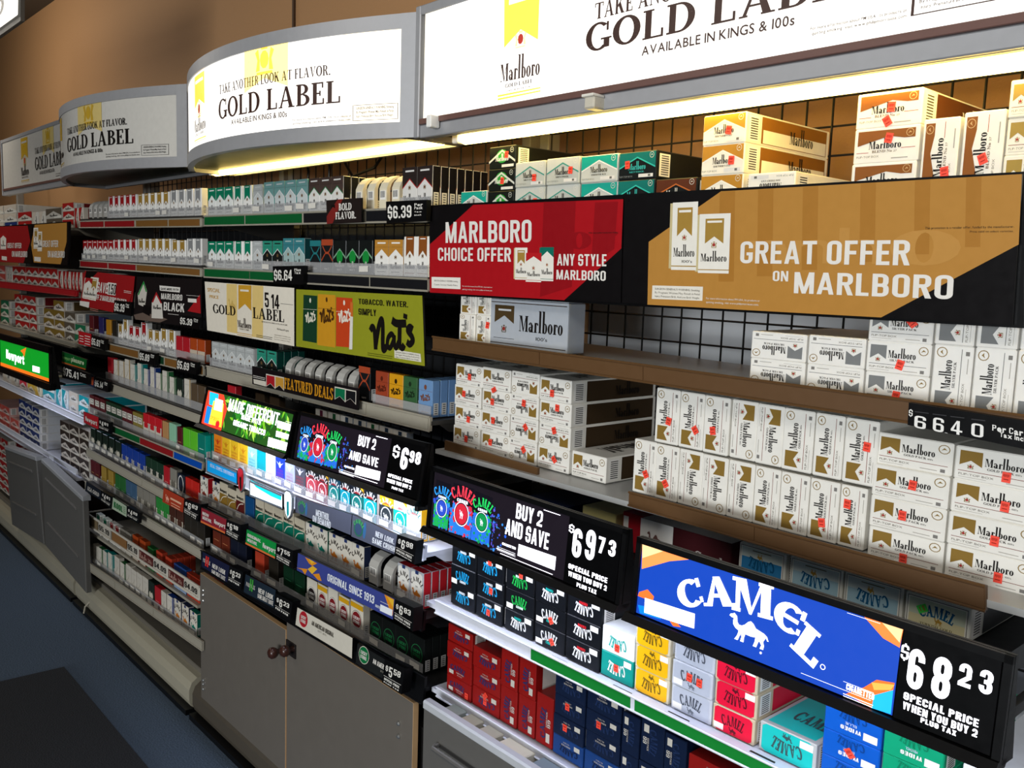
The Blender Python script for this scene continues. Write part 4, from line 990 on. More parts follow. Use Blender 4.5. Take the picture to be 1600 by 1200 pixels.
# ------------------------------------------------------------------ cartons
CW, CHt, CD = .088, .047, .262
def logo_c(a, x, y, r, m): a.ring(x, y, r, r, r * .16, m, 2, 12); a.poly([(x - r * .5, y - r * .3), (x, y + r * .35), (x + r * .5, y - .1 * r), (x, y - r * .05)], m, 2)
def ca_marl(c, sub, red='#7d2f24', w=CW, h=CHt, sub2='FLIP-TOP BOX'):
    a = Art(); m = P_(c, .35)
    a.poly([(w * .06, h * .88), (w * .06, h * .44), (w * .19, h * .6), (w * .32, h * .44), (w * .32, h * .88)], m, 1)
    crest(a, w * .19, h * .42, w * .075, P_('#a3332a'), P_('#8d7a48'))
    a.text('Marlboro', w * .35, h * .5, w * .43, h * .235, INK, 'marl'); a.text(sub, w * .38, h * .39, w * .38, h * .065, P_('#3a3430'), 'serif')
    a.rect(w * .05, h * .27, w * .95, h * .285, P_(red), 1); a.text(sub2, w * .06, h * .15, w * .4, h * .06, P_('#8a857c'), 'sans')
    a.rect(w * .06, h * .09, w * .38, h * .1, P_('#a8a39a'), 1); a.rect(w * .6, h * .1, w * .82, h * .12, P_('#a8a39a'), 1); a.rect(w * .86, h * .08, w * .92, h * .18, P_('#7d7a76'), 1)
    logo_c(a, w * .89, h * .78, h * .14, P_('#8d7440'))
    return a
def ca_roof(c, line, sub, w=CW, h=CHt, ink='#15110f', low=.34):
    a = Art(); m = P_(c, .35)
    a.poly([(w * .02, h * .45), (w * .5, h * .82), (w * .98, h * .45), (w * .98, h * .97), (w * .02, h * .97)], m, 1)
    if line: a.poly([(w * .02, h * .40), (w * .02, h * .45), (w * .5, h * .82), (w * .98, h * .45), (w * .98, h * .40), (w * .5, h * .77)], P_(line), 1.5)
    a.text('Marlboro', w * .27, h * .36, w * .46, h * .22, P_(ink), 'marl'); a.text(sub, w * .3, h * .25, w * .4, h * .06, P_(ink), 'serif')
    a.rect(w * .55, h * .08, w * .93, h * .2, P_('#dcd9d2'), 2); a.rect(w * .8, h * .1, w * .86, h * .18, P_('#6a6862'), 2.4); a.text('FLIP-TOP BOX', w * .04, h * .1, w * .35, h * .06, P_('#8a8f8c'), 'sans')
    logo_c(a, w * .88, h * .85, h * .11, P_('#d8d4c4'))
    return a
def ca_green(c):
    a = Art(); w, h = CW, CHt
    a.poly([(0, h * .35), (w * .5, h * .85), (w, h * .35), (w, h * .25), (w * .5, h * .75), (0, h * .25)], P_('#c9ccc4'), 1.5); a.disc(w * .5, h * .55, w * .22, h * .3, P_(c, .35), 1); 
    a.text('Marlboro', w * .25, h * .34, w * .5, h * .24, WHITE, 'marl'); a.text('NXT', w * .68, h * .42, w * .14, h * .1, WHITE, 'bold'); a.rect(w * .5, h * .06, w * .95, h * .18, P_('#dcd9d2'), 2); logo_c(a, w * .87, h * .8, h * .12, P_('#c9ccc4'))
    return a
def ca_camel(bg, fg, camel=None, frame=None, sub=None, label=True, crush=None):
    a = Art(); w, h = CW, CHt
    if frame: a.poly([(w * .05, h * .12), (w * .12, h * .03), (w * .88, h * .03), (w * .95, h * .12), (w * .95, h * .88), (w * .88, h * .97), (w * .12, h * .97), (w * .05, h * .88)], P_(bg, .35), 1)
    a.arc('CAMEL', w * .5, -h * .75, h * 1.12, h * .42, 112, 68, P_(fg), 'heavy', 3, 1.2)
    if crush: a.text('CRUSH', w * .4, h * .22, w * .24, h * .12, P_(crush), 'fat')
    if camel: a.camel(w * .4, h * .08, w * .2, h * .26, P_(camel))
    if sub: a.text(sub, w * .3, h * .8, w * .4, h * .08, P_(fg), 'sans')
    if label: a.rect(w * .05, h * .08, w * .28, h * .32, P_('#efede6'), 2)
    return a
def ca_classic(ink, num=None, lab2='HARD PACK'):
    a = Art(); w, h = CW, CHt
    a.arc('CAMEL', w * .46, -h * .9, h * 1.35, h * .3, 112, 68, P_(ink), 'heavy', 3, 1.2)
    a.text(lab2, w * .4, h * .3, w * .3, h * .08, P_('#b8b2ac'), 'bold')
    if num: a.text(num, w * .4, h * .12, w * .16, h * .16, P_('#d0ccc4'), 'bold')
    else: a.text('FILTERS', w * .44, h * .18, w * .2, h * .06, P_('#b8b2ac'), 'sans')
    a.rect(w * .1, h * .14, w * .28, h * .36, P_('#c9c5ba'), 2); a.text('12345'[:3], w * .13, h * .2, w * .12, h * .08, P_('#6a665e'), 'sans') if False else None
    return a
def ca_wides(c2, sub):
    a = Art(); w, h = CW, CHt
    a.text('WIDES', w * .34, h * .6, w * .36, h * .15, WHITE, 'fat'); a.text(sub, w * .42, h * .44, w * .2, h * .1, P_('#c9d4e4'), 'sans'); a.rect(w * .06, h * .58, w * .3, h * .86, P_('#f0efe9'), 2)
    a.arc('CAMEL', w * .5, -h * .95, h * 1.05, h * .3, 112, 68, P_(c2), 'heavy', 3, 1.2)
    return a
def ca_turk(sky, low, word):
    a = Art(); w, h = CW, CHt
    a.rect(w * .05, h * .08, w * .95, h * .92, P_('#eceade'), 1); a.rect(w * .07, h * .42, w * .93, h * .89, P_(sky, .35), 1.3); a.rect(w * .07, h * .11, w * .93, h * .42, P_(low, .35), 1.3)
    a.arc('CAMEL', w * .5, -h * .75, h * 1.2, h * .34, 112, 68, P_('#12557e'), 'heavy', 3, 1.2); a.camel(w * .46, h * .24, w * .14, h * .24, P_('#b08a3a')); a.text(word, w * .25, h * .15, w * .5, h * .07, P_('#6a6448'), 'serif') if word else a.rect(w * .3, h * .16, w * .7, h * .19, P_('#6a6448'), 2)
    a.ring(w * .5, h * .5, w * .46, h * .44, w * .008, INK, 2, 4) if False else None
    for r in ((.04, .06, .96, .075), (.04, .925, .96, .94), (.04, .06, .047, .94), (.953, .06, .96, .94)): a.rect(w * r[0], h * r[1], w * r[2], h * r[3], INK, 2)
    return a
def ca_grid(c, lab_='#dcd8cc', ch='#e6e1d6'):
    """end of a carton seen far off: dark roof, pale house"""
    a = Art(); w, h = CW, CHt
    a.poly([(0, h * .3), (w * .5, h * .75), (w, h * .3), (w, h), (0, h)], P_(c, .4), 1); a.rect(w * .55, h * .05, w * .98, h * .25, P_(lab_), 2); a.text('Marlboro', w * .25, h * .22, w * .5, h * .2, INK, 'marl')
    return a
CA = {  # type: (base, side, art, words)
    'gold': ('#eae7de', '#3a2c1c', lambda: ca_marl('#8a6d32', 'GOLD PACK'), 'white gold-ribbon carton'), 'gold100': ('#eae7de', '#3a2c1c', lambda: ca_marl('#8a6d32', "GOLD PACK 100's"), 'white gold-ribbon long carton'), 'silver': ('#eae8e2', '#8d8d8a', lambda: ca_marl('#7c7e7e', 'SILVER PACK', '#6a6a6a'), 'white grey-ribbon carton'),
    'nxtg': ('#161a17', '#101211', lambda: ca_green('#2f9a3c'), 'black carton with green disc'), 'menths': ('#b9bcb4', '#a4a8a0', lambda: ca_roof('#c4c6be', '#2b8f7e', 'MENTHOL'), 'silver carton with green outline'), 'mentht': ('#c4c6be', '#1f8f80', lambda: ca_roof('#1fa08e', '#e6e6de', 'SMOOTH ICE'), 'silver carton with teal roof'), 'blkt': ('#141819', '#121516', lambda: ca_roof('#156f66', '#35b8a8', 'MENTHOL', ink='#3fb8ac'), 'black carton with teal roof'), 'blko': ('#141819', '#121516', lambda: ca_roof('#5a2f1c', '#b8642e', 'BLACK', ink='#c9c4b8'), 'black carton with rust roof'),
    'cut': ('#f0e9d6', '#8a5a1e', lambda: ca_roof('#b9832e', '#f4eedd', 'SOUTHERN CUT'), 'cream carton with amber roof'), 'cutw': ('#efe9da', '#efe9da', lambda: ca_roof('#efe9da', None, 'SOUTHERN CUT'), 'plain cream carton'), 'blend': ('#f0ebdf', '#5a3318', lambda: ca_blend(), 'white carton with brown roof'), 'goldp': ('#efe9d8', '#d9cba4', lambda: ca_marl('#a58a45', 'GOLD LABEL'), 'cream gold-ribbon carton'),
    'crb': ('#101216', '#0d0f12', lambda: ca_camel('#101216', '#1f9fd4', crush='#e6eef2'), 'black carton with blue arched name'), 'crg': ('#101216', '#0d0f12', lambda: ca_camel('#101216', '#22b04c', crush='#d9f0e0'), 'black carton with green arched name'), 'crw': ('#101216', '#0d0f12', lambda: ca_camel('#101216', '#eceeee', crush='#1fb0a4'), 'black carton with white name and teal word'), 'crr': ('#101216', '#0d0f12', lambda: ca_camel('#101216', '#eceeee', crush='#d8262e'), 'black carton with white name and red word'),
    'crt': ('#0d9488', '#0a7d73', lambda: ca_camel('#0d9488', '#f2f6f4'), 'teal carton with white arched name'), 'crwh': ('#f4f6f4', '#e6eae8', lambda: ca_camel('#f4f6f4', '#12a79c'), 'white carton with teal arched name'), 'yel': ('#d8cdb0', '#c9be9f', lambda: ca_camel('#f2b614', '#6a5418', '#6a5418', True), 'yellow carton with arched name'), 'sil': ('#c4c8d0', '#b0b4bc', lambda: ca_camel('#b4bac6', '#4a4f5a', '#6a707c', True), 'silver carton with arched name'), 'crim': ('#c9b99a', '#d01c38', lambda: ca_camel('#e0173a', '#5a1420', '#5a1420', True), 'crimson carton with arched name'), 'jade': ('#b8b8b4', '#18b4ae', lambda: ca_camel('#1cbcb4', '#3a5254', '#3a5254', True), 'turquoise carton with arched name'), 'widb': ('#0d57b8', '#0b4a9c', lambda: ca_wides('#0a3f86', 'BLUE'), 'bright blue carton'), 'widg': ('#0e9a6c', '#0b835b', lambda: ca_wides('#0b7a54', 'MENTHOL'), 'green carton'), 'whc': ('#e9ecee', '#dfe3e6', lambda: ca_camel('#e9ecee', '#1b3f8a', label=False), 'white carton with blue name'),
    'red': ('#8f1512', '#d8d4cc', lambda: ca_classic('#29305e'), 'red carton'), 'red99': ('#8f1512', '#d8d4cc', lambda: ca_classic('#29305e', '99'), 'red carton numbered 99'), 'navy': ('#0f1d38', '#0c172c', lambda: ca_classic('#1d2f55'), 'navy blue carton'), 'navy99': ('#0f1d38', '#0c172c', lambda: ca_classic('#1d2f55', '99'), 'navy blue carton numbered 99'), 'blue': ('#1a3f7c', '#163568', lambda: ca_classic('#101f40'), 'brighter blue carton'),
    'turkb': ('#e2e2d8', '#16181a', lambda: ca_turk('#2f7fb4', '#c9d4cc', ''), 'blue and white carton'), 'turks': ('#e2e2d8', '#16181a', lambda: ca_turk('#9fc0cc', '#c4cfcc', ''), 'pale blue and white carton'), 'turkg': ('#e2e2d8', '#16181a', lambda: ca_turk('#c4ccb4', '#d9d0a4', 'TURKISH GOLD'), 'pale gold and white carton'),
    'fred': ('#c9bfb2', '#6a1a1c', lambda: ca_grid('#a8201f'), 'red roofed white carton'), 'fgold': ('#c9bfb2', '#4a3a20', lambda: ca_grid('#7d6428'), 'gold roofed white carton'), 'fblk': ('#cfc6ba', '#2a2624', lambda: ca_grid('#3a302a'), 'dark roofed white carton'), 'fblu': ('#d4d4d4', '#c9ccd0', lambda: ca_grid('#22366e'), 'blue roofed white carton'), 'fgrn': ('#c9c4b4', '#7d8f8a', lambda: ca_grid('#1c6a48'), 'green roofed white carton'), 'fsil': ('#c0bbb0', '#59636a', lambda: ca_grid('#5a5144'), 'grey roofed carton'), 'fwht': ('#d8d4ca', '#cfcabf', lambda: ca_grid('#cfc4b4'), 'plain white carton'), 'fpink': ('#d9a8a0', '#c9b8b0', lambda: ca_grid('#c8544a'), 'pinkish red carton'), 'fteal': ('#dfe8e8', '#0f8a94', lambda: ca_grid('#0c9aa4'), 'teal roofed carton'), 'fyel': ('#efe6c8', '#d8c890', lambda: ca_grid('#e0b83c'), 'yellow roofed carton'), 'fcrim': ('#efdcd8', '#d8b0b0', lambda: ca_grid('#d8203c'), 'crimson roofed carton'),
}
def ca_blend():
    a = Art(); w, h = CW, CHt
    a.poly([(w * .06, h * .5), (w * .06, h * .92), (w * .94, h * .92), (w * .94, h * .66), (w * .78, h * .66), (w * .55, h * .74)], P_('#8a5426', .35), 1)
    a.text('Marlboro', w * .24, h * .4, w * .5, h * .22, INK, 'marl'); a.text('BLEND No 27', w * .3, h * .29, w * .38, h * .07, P_('#5a3a1c'), 'serif')
    a.rect(w * .05, h * .3, w * .24, h * .315, P_('#a8281e'), 1); a.rect(w * .74, h * .38, w * .95, h * .395, P_('#a8281e'), 1); a.text('FLIP-TOP BOX', w * .06, h * .16, w * .35, h * .06, P_('#8a857c'), 'sans'); a.rect(w * .6, h * .1, w * .85, h * .13, P_('#a8a39a'), 1)
    logo_c(a, w * .86, h * .8, h * .11, P_('#c9a878'))
    return a
_CM = {}
def carton_mesh(ty, rot):
    k = (ty, rot)
    if k in _CM: return _CM[k]
    base, side, fn, _ = CA[ty]; a = fn().turned(rot, CW, CHt)
    w, h = (CW, CHt) if rot in (0, 180) else (CHt, CW)
    mb = MB(); b = P_(base, .38); s = P_(side, .38)
    mb.box(-w / 2, w / 2, 0, CD, 0, h, b, .0016)
    # printed side panels with bar code
    for sx in (-1, 1):
        x = sx * (w / 2 + .0003)
        def pan(y0, y1, z0, z1, m, e=0):
            xx = x + sx * e; q = [(xx, y0, z0), (xx, y1, z0), (xx, y1, z1), (xx, y0, z1)]; mb.face(q if sx > 0 else q[::-1], m)
        if rot in (0, 180):
            pan(.045, CD - .01, h * .06, h * .94, s)
            pan(.008, .038, h * .1, h * .9, P_('#eeece6'))
            for j in range(9): pan(.013, .034, h * (.16 + j * .08), h * (.16 + j * .08) + h * .035, P_('#3a3836'), .0003)
            mk = P_('#e6e2d6') if sum(lin(side)) < .6 else INK
            if ty in ('cut', 'gold', 'blkt', 'nxtg', 'blend'):
                a2 = Art().text('Marlboro', 0, 0, .075, h * .42, INK if ty in ('cut', 'gold') else mk, 'marl')
                if ty == 'cut':
                    pan(.05, CD - .012, h * .08, h * .52, b, .0002)
                if sx > 0: mb.art(a2, lambda u, v, l: (x + .0006 + l, .13 + u, h * .24 + v), .0001)
        else: pan(.02, CD - .01, h * .05, h * .95, s if ty not in ('gold100', 'blend', 'silver') else b)
    # printed top
    if ty in ('gold', 'jade', 'crwh'):
        a3 = Art().text('Marlboro' if ty == 'gold' else 'CAMEL', .03, w * .2, .15, w * .5, P_('#2a211a' if ty == 'gold' else '#e8f0ee' if ty == 'jadex' else '#3a5254'), 'marl' if ty == 'gold' else 'heavy')
        if ty == 'jade': mb.face([(-w * .42, .01, h + .0003), (w * .42, .01, h + .0003), (w * .42, CD - .01, h + .0003), (-w * .42, CD - .01, h + .0003)], P_('#1cbcb4', .35))
        mb.art(a3, lambda u, v, l: (v - w / 2, .02 + u, h + .0006 + l), .0001) if ty == 'gold' else mb.art(a3, lambda u, v, l: (u * .42 - w * .36, .03 + v * .8, h + .0006 + l), .0001)
    mb.art(a, lambda u, v, l: (u - w / 2, -.0002 - l, v), .0002)
    _CM[k] = mb.mesh('cigarette_carton')
    return _CM[k]
_ST = []
def sticker(parent, u, v, rot, w=.011, h=.014, m=None, sx=1, sz=1):
    if not _ST:
        mb = MB(); mb.box(-.5, .5, -.0004, 0, -.5, .5, STICK)
        a = Art()
        for j in range(5): a.rect(-.34 + j * .14, .06 - .04 * (j % 2), -.26 + j * .14, .3, P_('#9a2418'), 1)
        a.rect(-.3, -.24, .28, -.16, P_('#9a2418'), 1)
        mb.art(a, lambda x, y, l: (x, -.0005 - l, y), .00005); _ST.append(mb.mesh('price_sticker'))
        mb = MB(); mb.box(-.5, .5, -.0004, 0, -.5, .5, mat('#3fd44a', .5, kind='price_sticker')); mb.art(a, lambda x, y, l: (x, -.0005 - l, y), .00005); _ST.append(mb.mesh('price_sticker'))
    o = bpy.data.objects.new('price_sticker', _ST[1 if m else 0]); COL.objects.link(o); o.parent = parent
    o.location = (u, -.0014, v); o.rotation_euler = (0, rot, 0); o.scale = (w / sx, 1, h / sz)
    return o
NCART = [0]
def stack(sh, pxL, pxR, rows, where, Y=None, topy=None, base=None, depth=1.0, order=None):
    """rows, bottom to top: (type, rot, sticker spec or None); sticker spec = (u, v, deg) fractions of the face"""
    Y = Y or sh.Y; x0, x1 = sh.X(pxL, Y), sh.X(pxR, Y); x = (x0 + x1) / 2; w = x1 - x0 - .0012
    z = (sh.z(x) if base is None else base) + .0006
    n = len(rows)
    rel = [CHt if r[1] in (0, 180) else CW for r in rows]; tot = sum(rel)
    H = tot if topy is None else at(pxL, topy, Y).z - z
    k = H / tot; out = []
    for i, r in enumerate(rows):
        ty, rot = r[0], r[1]; st = r[2] if len(r) > 2 else None
        ww, hh = (CW, CHt) if rot in (0, 180) else (CHt, CW)
        pos = '' if n == 1 else ' top in' if i == n - 1 else ' bottom in' if i == 0 else ' %s down in' % ordn(n - 1 - i)
        flip = ' printed upside down' if rot == 180 else ' standing upright' if rot in (90, 270) else ''
        lbl = '%s%s,%s %s' % (CA[ty][3], flip, pos, where)
        if len(lbl.split()) > 16: lbl = '%s,%s %s' % (CA[ty][3], pos, where)
        o = one('cigarette_carton', carton_mesh(ty, rot), (x + random.uniform(-.0004, .0004), Y + random.uniform(0, .004), z), (w / ww, depth, rel[i] * k / hh), lbl, 'cigarette carton', 'cartons ' + where.split(',')[-1].strip())
        NCART[0] += 1
        if st:
            sx, sz = w / ww, rel[i] * k / hh
            for q in ([st] if not isinstance(st, list) else st): sticker(o, (q[0] - .5) * ww, q[1] * hh, math.radians(q[2]), m=len(q) > 3, sx=sx, sz=sz)
        z += rel[i] * k; out.append(o)
    return out
# ------------------------------------------------------------------ black price tags
def price_tag(TL, TR, BR, BL, Y, big, small, sub, label, style='plain', Yt=None, thick=.012):
    b = Board(TL, TR, BR, BL, Y, Yt); a = b.a; W_, H_ = b.W, b.H; wh = mat('#e9e6dc', .5, kind='price_print')
    if style == 'plain':           # $6.39 with a narrow note at the right
        a.text('$' + big + '.' + small, W_ * .05, H_ * .2, W_ * .6, H_ * .58, wh, 'cond')
        for j, s in enumerate(sub): a.text(s, W_ * .72, H_ * (.72 - j * .15), W_ * .2 * (1 if j < 2 else .9), H_ * (.13 if j < 2 else .06), wh, 'bold')
    else:                          # $ 6 98 with a note below
        a.text('$', W_ * .12, H_ * .6, W_ * .12, H_ * .22, wh, 'cond'); a.text(big, W_ * .3, H_ * .42, W_ * .17 * len(big), H_ * .42, wh, 'cond'); a.text(small, W_ * (.36 + .17 * len(big)), H_ * .6, W_ * .34, H_ * .24, wh, 'cond')
        a.rect(W_ * .06, H_ * .34, W_ * .94, H_ * .355, wh, 2)
        for j, s in enumerate(sub): a.text(s, W_ * .1, H_ * (.18 - j * .11), W_ * .78, H_ * (.1 if j == 0 else .05), wh, 'fat')
    o = b.build('price_tag', BLACK, thick)
    return tag(o, label, 'price tag', 'black price tags')
# ================================================================== right bay: cartons
def ins_(Yl, rail, lst):
    a, b = at(*rail[3], Yl), at(*rail[2], Yl); out = []
    for p0, p1, m in lst:
        f = []
        for p in (p0, p1):
            k = (p - rail[3][0]) / (rail[2][0] - rail[3][0]); f.append((at(p, rail[3][1] + k * (rail[2][1] - rail[3][1]), Yl).x - a.x) / (b.x - a.x))
        out.append((f[0], f[1], m))
    return out
WIRED = mat('#a8a49a', .35, kind='shelf_steel')
TAPE = mat('#5c3f20', .5, kind='rail_tape')
YC = 1.26
def S(a, b, Y=YC): return Shelf(a, b, Y)
def cols(sh, edges, tops, rows, where, Y=None, names=None):
    for i, r in enumerate(rows):
        stack(sh, edges[i], edges[i + 1], r, (names[i] if names else ordn(i) + ' stack from left') + ', ' + where, Y, tops[i] if tops else None)
# top shelf, behind the two long offer signs
R1 = S((690, 330), (1600, 291), 1.27)
zR1 = at(1158, 273, 1.27).z - .047
R1.a.z = R1.b.z = zR1; R1.k = 0
R1.build('steel shelf carrying cartons behind the two long offer signs', xa=-1.64, xb=.45, Yl=1.255, m=STEEL)
T = 'shelf behind offer signs'
stack(R1, 719, 760, [('mentht', 0)], 'far left end, ' + T, topy=300)
stack(R1, 761, 802, [('nxtg', 0), ('nxtg', 0, (.55, .45, 4)), ('nxtg', 0, (.68, .6, 5))], 'first tall stack, ' + T, topy=231)
stack(R1, 803, 850, [('menths', 0, (.7, .4, 0)), ('menths', 0, (.66, .35, 2))], 'second tall stack, ' + T, topy=255)
stack(R1, 851, 903, [('menths', 0, (.75, .3, 0)), ('menths', 0, (.75, .5, 4))], 'third tall stack, ' + T, topy=249)
stack(R1, 904, 962, [('mentht', 0), ('mentht', 0)], 'fourth tall stack, ' + T, topy=245)
stack(R1, 963, 1022, [('blkt', 0), ('blkt', 0, (.25, .55, -3))], 'fifth tall stack, ' + T, topy=240)
stack(R1, 1023, 1088, [('blko', 0)], 'beside the amber stack, ' + T, topy=281)
stack(R1, 1091, 1158, [('cut', 0), ('cut', 0, (.72, .45, 2)), ('cut', 0, (.62, .45, 8))], 'amber stack, ' + T, topy=183)
stack(R1, 1166, 1241, [('cutw', 180)], 'right of the amber stack, ' + T, topy=272)
stack(R1, 1327, 1429, [('blend', 0), ('blend', 0, (.55, .68, 12)), ('blend', 0, [(.55, .55, 4), (.5, .16, -30)])], 'brown and white stack, ' + T, topy=150)
stack(R1, 1433, 1491, [('blend', 90, (.7, .3, -8))], 'left of two standing cartons, ' + T, topy=188)
stack(R1, 1494, 1560, [('blend', 90, (.55, .42, -22))], 'right of two standing cartons, ' + T, topy=177)
stack(R1, 1562, 1660, [('goldp', 0), ('goldp', 0), ('goldp', 0)], 'stack at the right end, ' + T, topy=128)
# long offer signs on one black holder
RED1 = P_('#a8141c', .35); RED2 = P_('#8f1018', .35); BLK = P_('#100e0f', .3); OCH = P_('#b5813a', .4); OCH2 = P_('#a9742e', .4); OFFW = P_('#e6e1d8', .4); INKB = P_('#201c1a', .4)
hold = Board((671, 321), (1600, 268), (1600, 513), (671, 460), 1.222)
q = hold.q; mb = MB()
def packpic(B, x0, y0, x1, y1, c, roof=False, dk=None):
    """small printed pack: x0,y0 = lower left, x1,y1 = upper right, board metres"""
    w, h = x1 - x0, y1 - y0; a = B.a
    a.rect(x0, y0, x1, y1, P_('#ebe6da'), 2)
    if roof: a.poly([(x0, y1 - h * .3), (x0 + w / 2, y1 - h * .12), (x1, y1 - h * .3), (x1, y1), (x0, y1)], P_(c), 2.3)
    else: a.poly([(x0 + w * .2, y1 - h * .08), (x0 + w * .2, y1 - h * .5), (x0 + w * .5, y1 - h * .38), (x0 + w * .8, y1 - h * .5), (x0 + w * .8, y1 - h * .08)], P_(c), 2.3)
    if not roof: a.rect(x0 + w * .26, y1 - h * .15, x0 + w * .74, y1 - h * .115, P_('#ebe6da'), 2.6)
    crest(a, x0 + w / 2, y1 - h * .52, w * .18, P_('#a3332a'), P_('#a08848'), 2.6)
    a.text('Marlboro', x0 + w * .08, y0 + h * .2, w * .84, h * .13, INK, 'marl'); a.rect(x0, y0 + h * .05, x1, y0 + h * .065, P_(c), 2.5)
    if dk: a.rect(x0 - w * .1, y0 + h * .02, x0, y1 - h * .01, P_(dk), 1.9)
def packpx(B, L, R_, top, c, roof=False, dk=None):
    u0, v0 = B.uv(*L); u1, v1 = B.uv(*R_); packpic(B, u0, (v0 + v1) / 2, u1, B.uv(L[0], top)[1], c, roof, dk)
fr = hold.build('sign_holder', BLACK, .008)
tag(fr, 'long black holder strip carrying the red and ochre offer signs', 'sign holder')
B = Board((672, 324), (974, 309), (970, 473), (672, 457), 1.216)
B.fill(BLK, .2)
B.poly([(672, 383), (740, 321), (974, 309), (971, 387), (882, 469), (672, 457)], RED1)
for x0, x1, t in ((850, 900, 0), (930, 966, 1)): B.poly([(x0, 315), (x1, 313), (x1 - 6, 388 if t else 448), (x0 - 6, 412 if t else 464)], RED2, 1.3)
B.text('hor', (858, 392), (962, 384), 350, RED2, 'marl', 1.6)
B.text('MARLBORO', (697, 381), (831, 378), 349, OFFW, 'cond'); B.text('CHOICE OFFER', (685, 407), (799, 410), 387, OFFW, 'cond'); B.text('ANY STYLE', (871, 414), (948, 416), 396, OFFW, 'cond'); B.text('MARLBORO', (870, 435), (947, 440), 420, OFFW, 'cond')
packpx(B, (805, 436), (824, 438), 387, '#a5823a', False, '#c9b98a'); packpx(B, (845, 438), (865, 440), 386, '#0f6b5a', True, '#0f6b5a'); packpx(B, (822, 440), (846, 441), 395, '#b81d22', True)
B.poly([(675, 433), (720, 434), (720, 452), (675, 450)], P_('#e9e4da'), 2); B.text("SURGEON GENERAL'S WARNING: Smoking", (679, 440), (716, 441), 437.5, P_('#8a8580'), 'sans'); B.text('Causes Serious Health Risks.', (679, 446), (716, 447), 443.5, P_('#8a8580'), 'sans')
B.text('For more information about PM USA, its products or', (723, 448), (770, 450), 446, OFFW, 'sans'); B.text('quitting smoking, visit www.philipmorrisusa.com.', (723, 453), (770, 455), 451, OFFW, 'sans'); B.text('Offer may exclude manufacturer funding', (920, 364), (966, 363), 361.5, INKB, 'sans')
tag(B.build('offer_sign', BLK, .004), 'red and black paper offer sign reading choice offer, left half of the long holder', 'sign')
B = Board((976, 308), (1597, 272), (1581, 508), (972, 473), 1.214)
B.fill(BLK, .2)
B.poly([(1012, 476), (1014, 378), (1127, 299), (1597, 272), (1592, 382), (1377, 496)], OCH)
for x in (1125, 1185, 1255, 1345, 1430, 1510): B.poly([(x, 300 - (x - 1125) * .058), (x + 24, 298 - (x - 1125) * .058), (x + 22, 440 - (x - 1125) * .14), (x - 2, 440 - (x - 1125) * .14)], OCH2, 1.3)
B.text('nnho', (1170, 405), (1500, 420), 330, P_('#bd8a44', .4), 'marl', 1.6)
B.text('GREAT OFFER', (1157, 412), (1421, 414), 378, OFFW, 'cond'); B.text('ON', (1208, 439), (1232, 440), 423, OFFW, 'cond'); B.text('MARLBORO', (1241, 458), (1489, 468), 425, OFFW, 'cond')
packpx(B, (1049, 421), (1088, 423), 317, '#a5823a', False, '#c9b98a'); packpx(B, (1091, 426), (1139, 428), 335, '#a5823a', False, '#c9b98a')
B.text("100's", (1066, 410), (1082, 411), 406, INK, 'sans')
B.poly([(1020, 446), (1099, 448), (1098, 470), (1019, 467)], P_('#e6e0d2'), 2)
for j, s in enumerate(("SURGEON GENERAL'S WARNING: Smoking", 'By Pregnant Women May Result in Fetal', 'Injury, Premature Birth, And Low Birth Weight.')): B.text(s, (1024, 453 + j * 5.7), (1094, 455 + j * 5.9), 450 + j * 5.7, P_('#6a645a'), 'sans')
B.text('For more information about PM USA, its products or', (1104, 467), (1188, 472), 464, OFFW, 'sans'); B.text('quitting smoking, visit www.philipmorrisusa.com.', (1104, 473), (1186, 478), 470, OFFW, 'sans')
B.text('This promotion is a retailer offer, funded by the manufacturer.', (1446, 358), (1585, 356), 354.5, INKB, 'sans'); B.text('Price valid on select varieties.', (1516, 363), (1584, 363), 360, INKB, 'sans')
tag(B.build('offer_sign', BLK, .004), 'ochre and black paper offer sign reading great offer, with two packs printed', 'sign')
# second shelf
R2 = S((716, 531), (1420, 638), YC)
R2.build('steel shelf with long brown front strip below the offer signs', [(676, 526), (1640, 655), (1640, 694), (676, 546)], 1.2, mrail=TAPE, m=STEEL, inserts=[(.003, .28, TAPE), (.284, .49, TAPE), (.494, .997, TAPE)])
W2 = 'shelf below offer signs'
stack(R2, 716, 741, [('gold100', 90), ('gold100', 90)], 'first column, ' + W2, topy=448)
stack(R2, 742, 764, [('gold100', 90, (.85, .66, 10)), ('gold100', 90)], 'second column, ' + W2, topy=448)
# two cartons with the broad side to the front
def broad(px0, px1, z0, H, name_lbl, Y):
    x0, x1 = R2.X(px0, Y), R2.X(px1, Y); W_ = x1 - x0
    mb = MB(); mb.box(0, W_, 0, .048, 0, H, P_('#9aa2ae', .4), .0016)
    a = Art(); a.rect(0, 0, W_, H, P_('#aab0b8', .4), .3)
    banner(a, W_ * .07, H * .5, W_ * .26, H * .38, P_('#4a3a22'), None, .42); a.rect(W_ * .12, H * .76, W_ * .29, H * .8, P_('#c9ccd0'), 2); crest(a, W_ * .2, H * .38, W_ * .07, P_('#8a2a22'), P_('#5a4a2a'))
    a.text('Marlboro', W_ * .4, H * .36, W_ * .54, H * .33, INK, 'marl'); a.text("100's", W_ * .62, H * .2, W_ * .14, H * .1, INK, 'serif'); a.rect(W_ * .06, H * .17, W_ * .34, H * .18, INK, 1)
    for v in (.06, .93): a.rect(W_ * .02, H * v, W_ * .98, H * (v + .018), P_('#3a2c1c'), 1)
    mb.art(a, lambda u, v, l: (u, -.0002 - l, v), .0002)
    o = mb.build('cigarette_carton', None, (x0, Y, z0)); return tag(o, name_lbl, 'cigarette carton', 'broadside cartons below the offer signs')
